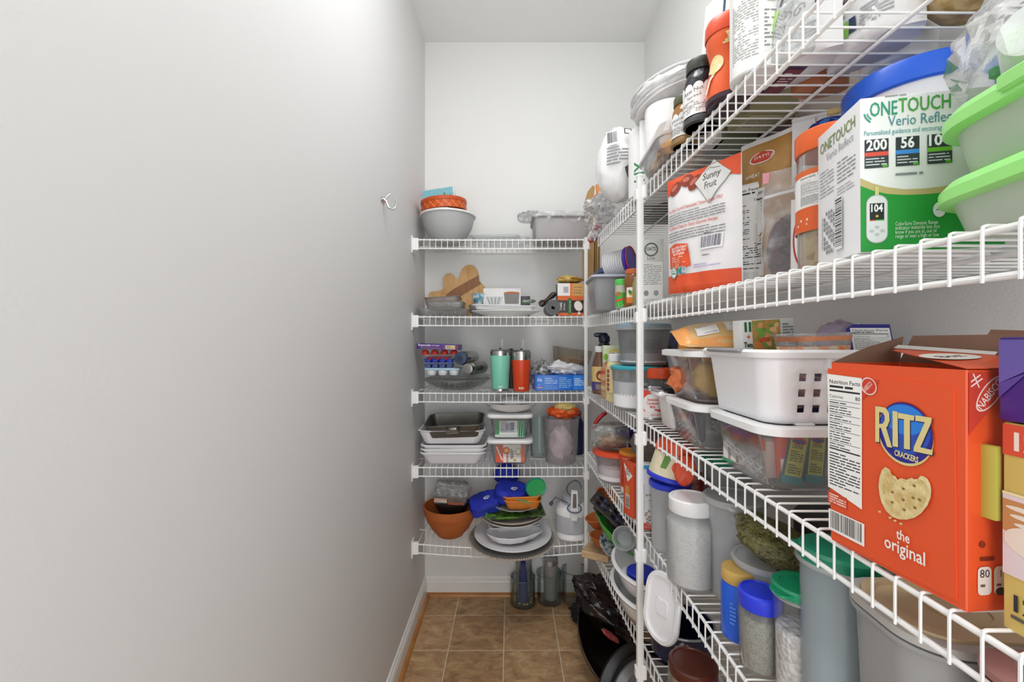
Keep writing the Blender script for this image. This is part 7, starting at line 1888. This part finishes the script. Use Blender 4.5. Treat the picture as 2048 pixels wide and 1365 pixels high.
# muffin tin
t = T('muffin_tin', 'dark grey muffin tin leaning diagonally across the clay bowls', 'tin', (PX(1237, 1.45) + .005, 1.48, PZ(1040, 1.46)), 0)
t.rotation_euler = (R(-6), R(38), R(-26))
MT = mat('#4b4542', .4, .5, var=.1)
g = G()
def plate_with_holes():
    nx_, ny_, s_ = 3, 2, .062
    for i in range(nx_):
        for j in range(ny_):
            cx_, cy_ = (i - 1) * s_, (j - .5) * s_; N_ = 24
            o_ = []
            for q_ in range(N_):
                a_ = 2 * PI * (q_ + .5) / N_; c_, d_ = math.cos(a_), math.sin(a_); k2 = s_ / 2 / max(abs(c_), abs(d_)); o_.append((cx_ + c_ * k2, cy_ + d_ * k2, 0))
            rings_ = [o_] + [[(cx_ + rr2 * math.cos(2 * PI * (q_ + .5) / N_), cy_ + rr2 * math.sin(2 * PI * (q_ + .5) / N_), zz2) for q_ in range(N_)] for rr2, zz2 in ((.024, 0), (.0235, -.002), (.018, -.024))]
            g.rings(rings_, False, True)
    g.rr([(.094, .063, .002, -.004), (.104, .073, .012, -.004), (.104, .073, .012, 0), (.093, .062, .002, 0)], 4, c0=False, c1=False)
plate_with_holes(); g.build('tin', MT, t, 40)
for i in range(3):
    for j in range(2): G().at((i - 1) * .062, (j - .5) * .062, 0).lathe([(.0172, -.0235), (.0228, -.003)], 24, c1=False).build('cup', mat('#2c2c4a', .3, .5), t)
t = T('silicone_tray', 'green wavy-edged silicone mould under the muffin tin', 'mould', (PX(1245, 1.42), 1.44, PZ(1072, 1.42)), 0)
t.rotation_euler = (R(-6), R(38), R(-26)); t.name = 'silicone_mould'
g = G(); g.lathe([(.04, -.03, 0), (.07, -.004, 1), (.073, 0, 1), (.069, 0, 1), (.038, -.027, 0)], 64, flute=10, amp=.006, sx=1.4); g.build('mould', mat('#58b04a', .4), t)
t = T('patterned_plate', 'blue and white patterned saucer edge beside the clear cups', 'plate', (PX(1222, 1.47), 1.47, PZ(1092, 1.47)), 0)
t.rotation_euler = (R(38), R(20), 0)
g = G(); plate(g, .045, .012, .002, 36); g.build('plate', mat('#c9cad0', .2, col2='#4a4c5e', scale=80), t)
# oval white dishes
for i, (x, Yd_, zd, lb, rx_) in enumerate((( .392, 1.27, z5(1.25) + .0, 'white fluted oval baking dish, lower of two overhanging the lowest shelf', 0), (.395, 1.262, z5(1.25) + .068, 'white fluted oval baking dish holding a blue-lidded tub, upper of two', 0))):
    t = T('oval_dish', lb, 'baking dish', (x, Yd_, zd + .02), 0, 'white oval baking dishes', 0, (2, 0)[i])
    g = G(); g.lathe([(.066, 0, 0), (.07, .004, 0), (.084, .045, 1), (.084, .0455, 0), (.092, .050, 0), (.096, .058, 0), (.092, .062, 0), (.086, .062, 0), (.068, .008, 0), (.001, .006, 0)], 96, flute=48, amp=.0016, sx=1.0, sy=1.55); g.build('dish', PORC, t)
t = T('glass_lid', 'clear glass dish with steel rim beneath the stacked oval white dishes', 'dish', (.40, 1.27, z5(1.27)), 0); t.name = 'glass_dish'
g = G(); g.lathe([(.05, 0), (.066, .004), (.07, .016), (.067, .017), (.048, .003)], 48, sy=1.4); g.build('dish', mat('#a9a9ac', .2, .6), t)
t = T('frosted_cup', 'frosted plastic cup lying mouth outward in the upper oval dish', 'cup', (PX(1246, 1.36), 1.345, PZ(1076, 1.35)), 0, 'frosted plastic cups')
t.rotation_euler = Vector((-.28, -.85, .45)).to_track_quat('Z', 'Y').to_euler()
g = G(); open_cup(g, .026, .034, .035, .0015, .002, 36, z=-.03); g.build('cup', clear('#d9dcdb', .6, .25, '#e4e8e7', edge=.5), t)
t = T('frosted_cup', 'second frosted cup behind the first, in the upper oval dish', 'cup', (PX(1250, 1.36) + .008, 1.385, PZ(1085, 1.36)), 0, 'frosted plastic cups')
t.rotation_euler = Vector((-.2, -.85, .5)).to_track_quat('Z', 'Y').to_euler()
g = G(); open_cup(g, .026, .036, .035, .0015, .002, 36, z=-.035); g.build('cup', clear('#d9dcdb', .6, .25, '#e4e8e7', edge=.5), t)
canister('blue_lid_tub', 'small clear tub with blue lid sitting in the upper oval white dish', 'tub', PX(1284, 1.22), 1.225, z5(1.25) + .098, .034, .038, .05, clear('#cfd0d4', .3, .12, '#e4e4e8', edge=.6), .041, .016, mat('#2636b8', .35), mat('#b98a7c', .6), .4)
# white oval cover leaning behind the post
t = T('oval_cover', 'white oval plastic cover with square boss, hooked upright on the shelf front', 'cover', (.372, 1.035, .556), 0)
def orient(t, normal, spin=0):
    q_ = Vector(normal).to_track_quat('Z', 'Y'); t.rotation_euler = (q_.to_matrix() @ Matrix.Rotation(R(spin), 3, 'Z')).to_euler()
t.location = (PX(1326, .98), .985, PZ(1218, .98))
orient(t, (-.88, -.44, .14))
g = G(); g.rr([(.045, .071, .043, -.004), (.050, .076, .048, -.003), (.051, .077, .049, .003), (.048, .074, .046, .006), (.041, .067, .039, .006), (.039, .065, .037, .001)], 12); g.build('cover', PORC, t)
G().rr([(.017, .017, .006, .0005), (.016, .016, .005, .0035), (.014, .014, .005, .0035)], 5).build('square_boss', PORC, t)
t2_ = t
# dark blue pot behind
t = T('stock_pot', 'dark blue enamel pot with pale rim, behind the leaning oval cover', 'pot', (.44, 1.12, z5(1.12)), 0)
g = G(); open_cup(g, .075, .078, .075, .003, .003, 44); g.build('pot_body', mat('#20264a', .2, .3), t)
G().tube([(.079 * math.cos(a_), .079 * math.sin(a_), .075) for a_ in [2 * PI * i / 44 for i in range(44)]], .003, 6, True).build('rim', mat('#b9bcc4', .2, .5), t)
# brown lid jar
Yj = .855
canister('brown_lid_jar', 'jar of beans with a dark brown lid at the bottom edge, lowest shelf', 'jar', PX(1386, Yj), Yj, z5(Yj), .042, .043, .165, clear('#d8d4cc', .2, .08, '#efece6', edge=.6), .0455, .022, mat('#4c1d12', .3), grains('#b0a48c', '#8c8070', '#cfc6b4', 170), .78)
p = Pr(cyl(.0437, -130)); p.rect(0, .07, .05, .12, '#e2603a'); p.done(bpy.data.objects['brown_lid_jar'])
t = T('bean_pouch', 'clear bag of mixed beans squeezed between leaning cover and brown-lidded jar', 'bag', (.375, .935, z5(.93)), 0)
G().at(0, 0, .07).blob(.032, .03, .068, 29, .15, 3, 26, 20, .1, fold=.3).build('bag_film', clear('#d8d4cc', .4, .08, '#e9e6e0', bump=.9, var=.4), t, 60)
G().at(0, 0, .05).blob(.026, .024, .045, 30, .1, 3, 22, 16).build('beans', grains('#a89a80', '#d8d0c0', '#6c5f4c', 150), t)
# blue plastic bag edge visible between wires
t = T('violet_bag', 'violet plastic bag bunched on the lowest shelf beneath the seed jar', 'bag', (.46, .80, z5(.8)), 0)
G().at(0, 0, .05).blob(.08, .1, .05, 37, .3, 2.4, 34, 20, .2, fold=.4).build('bag_film', mat('#2b2a8a', .35, col2='#b9b4d6', scale=7, bump=.5), t, 60)
t = T('grey_bag', 'dark grey sack lying deep on the lowest shelf under the bean jars', 'bag', (.54, .60, z5(.6)), 0)
G().at(0, 0, .07).blob(.09, .13, .07, 38, .2, 2.4, 30, 18, .2).build('bag_body', mat('#4a4348', .6, var=.2), t, 60)
t = T('grey_bag', 'dark grey sack standing behind the oval dishes on the lowest shelf', 'bag', (.57, 1.5, z5(1.5)), 0)
G().at(0, 0, .1).blob(.07, .16, .1, 39, .15, 2.4, 30, 18, .2).build('bag_body', mat('#3c3c48', .6, var=.2), t, 60)
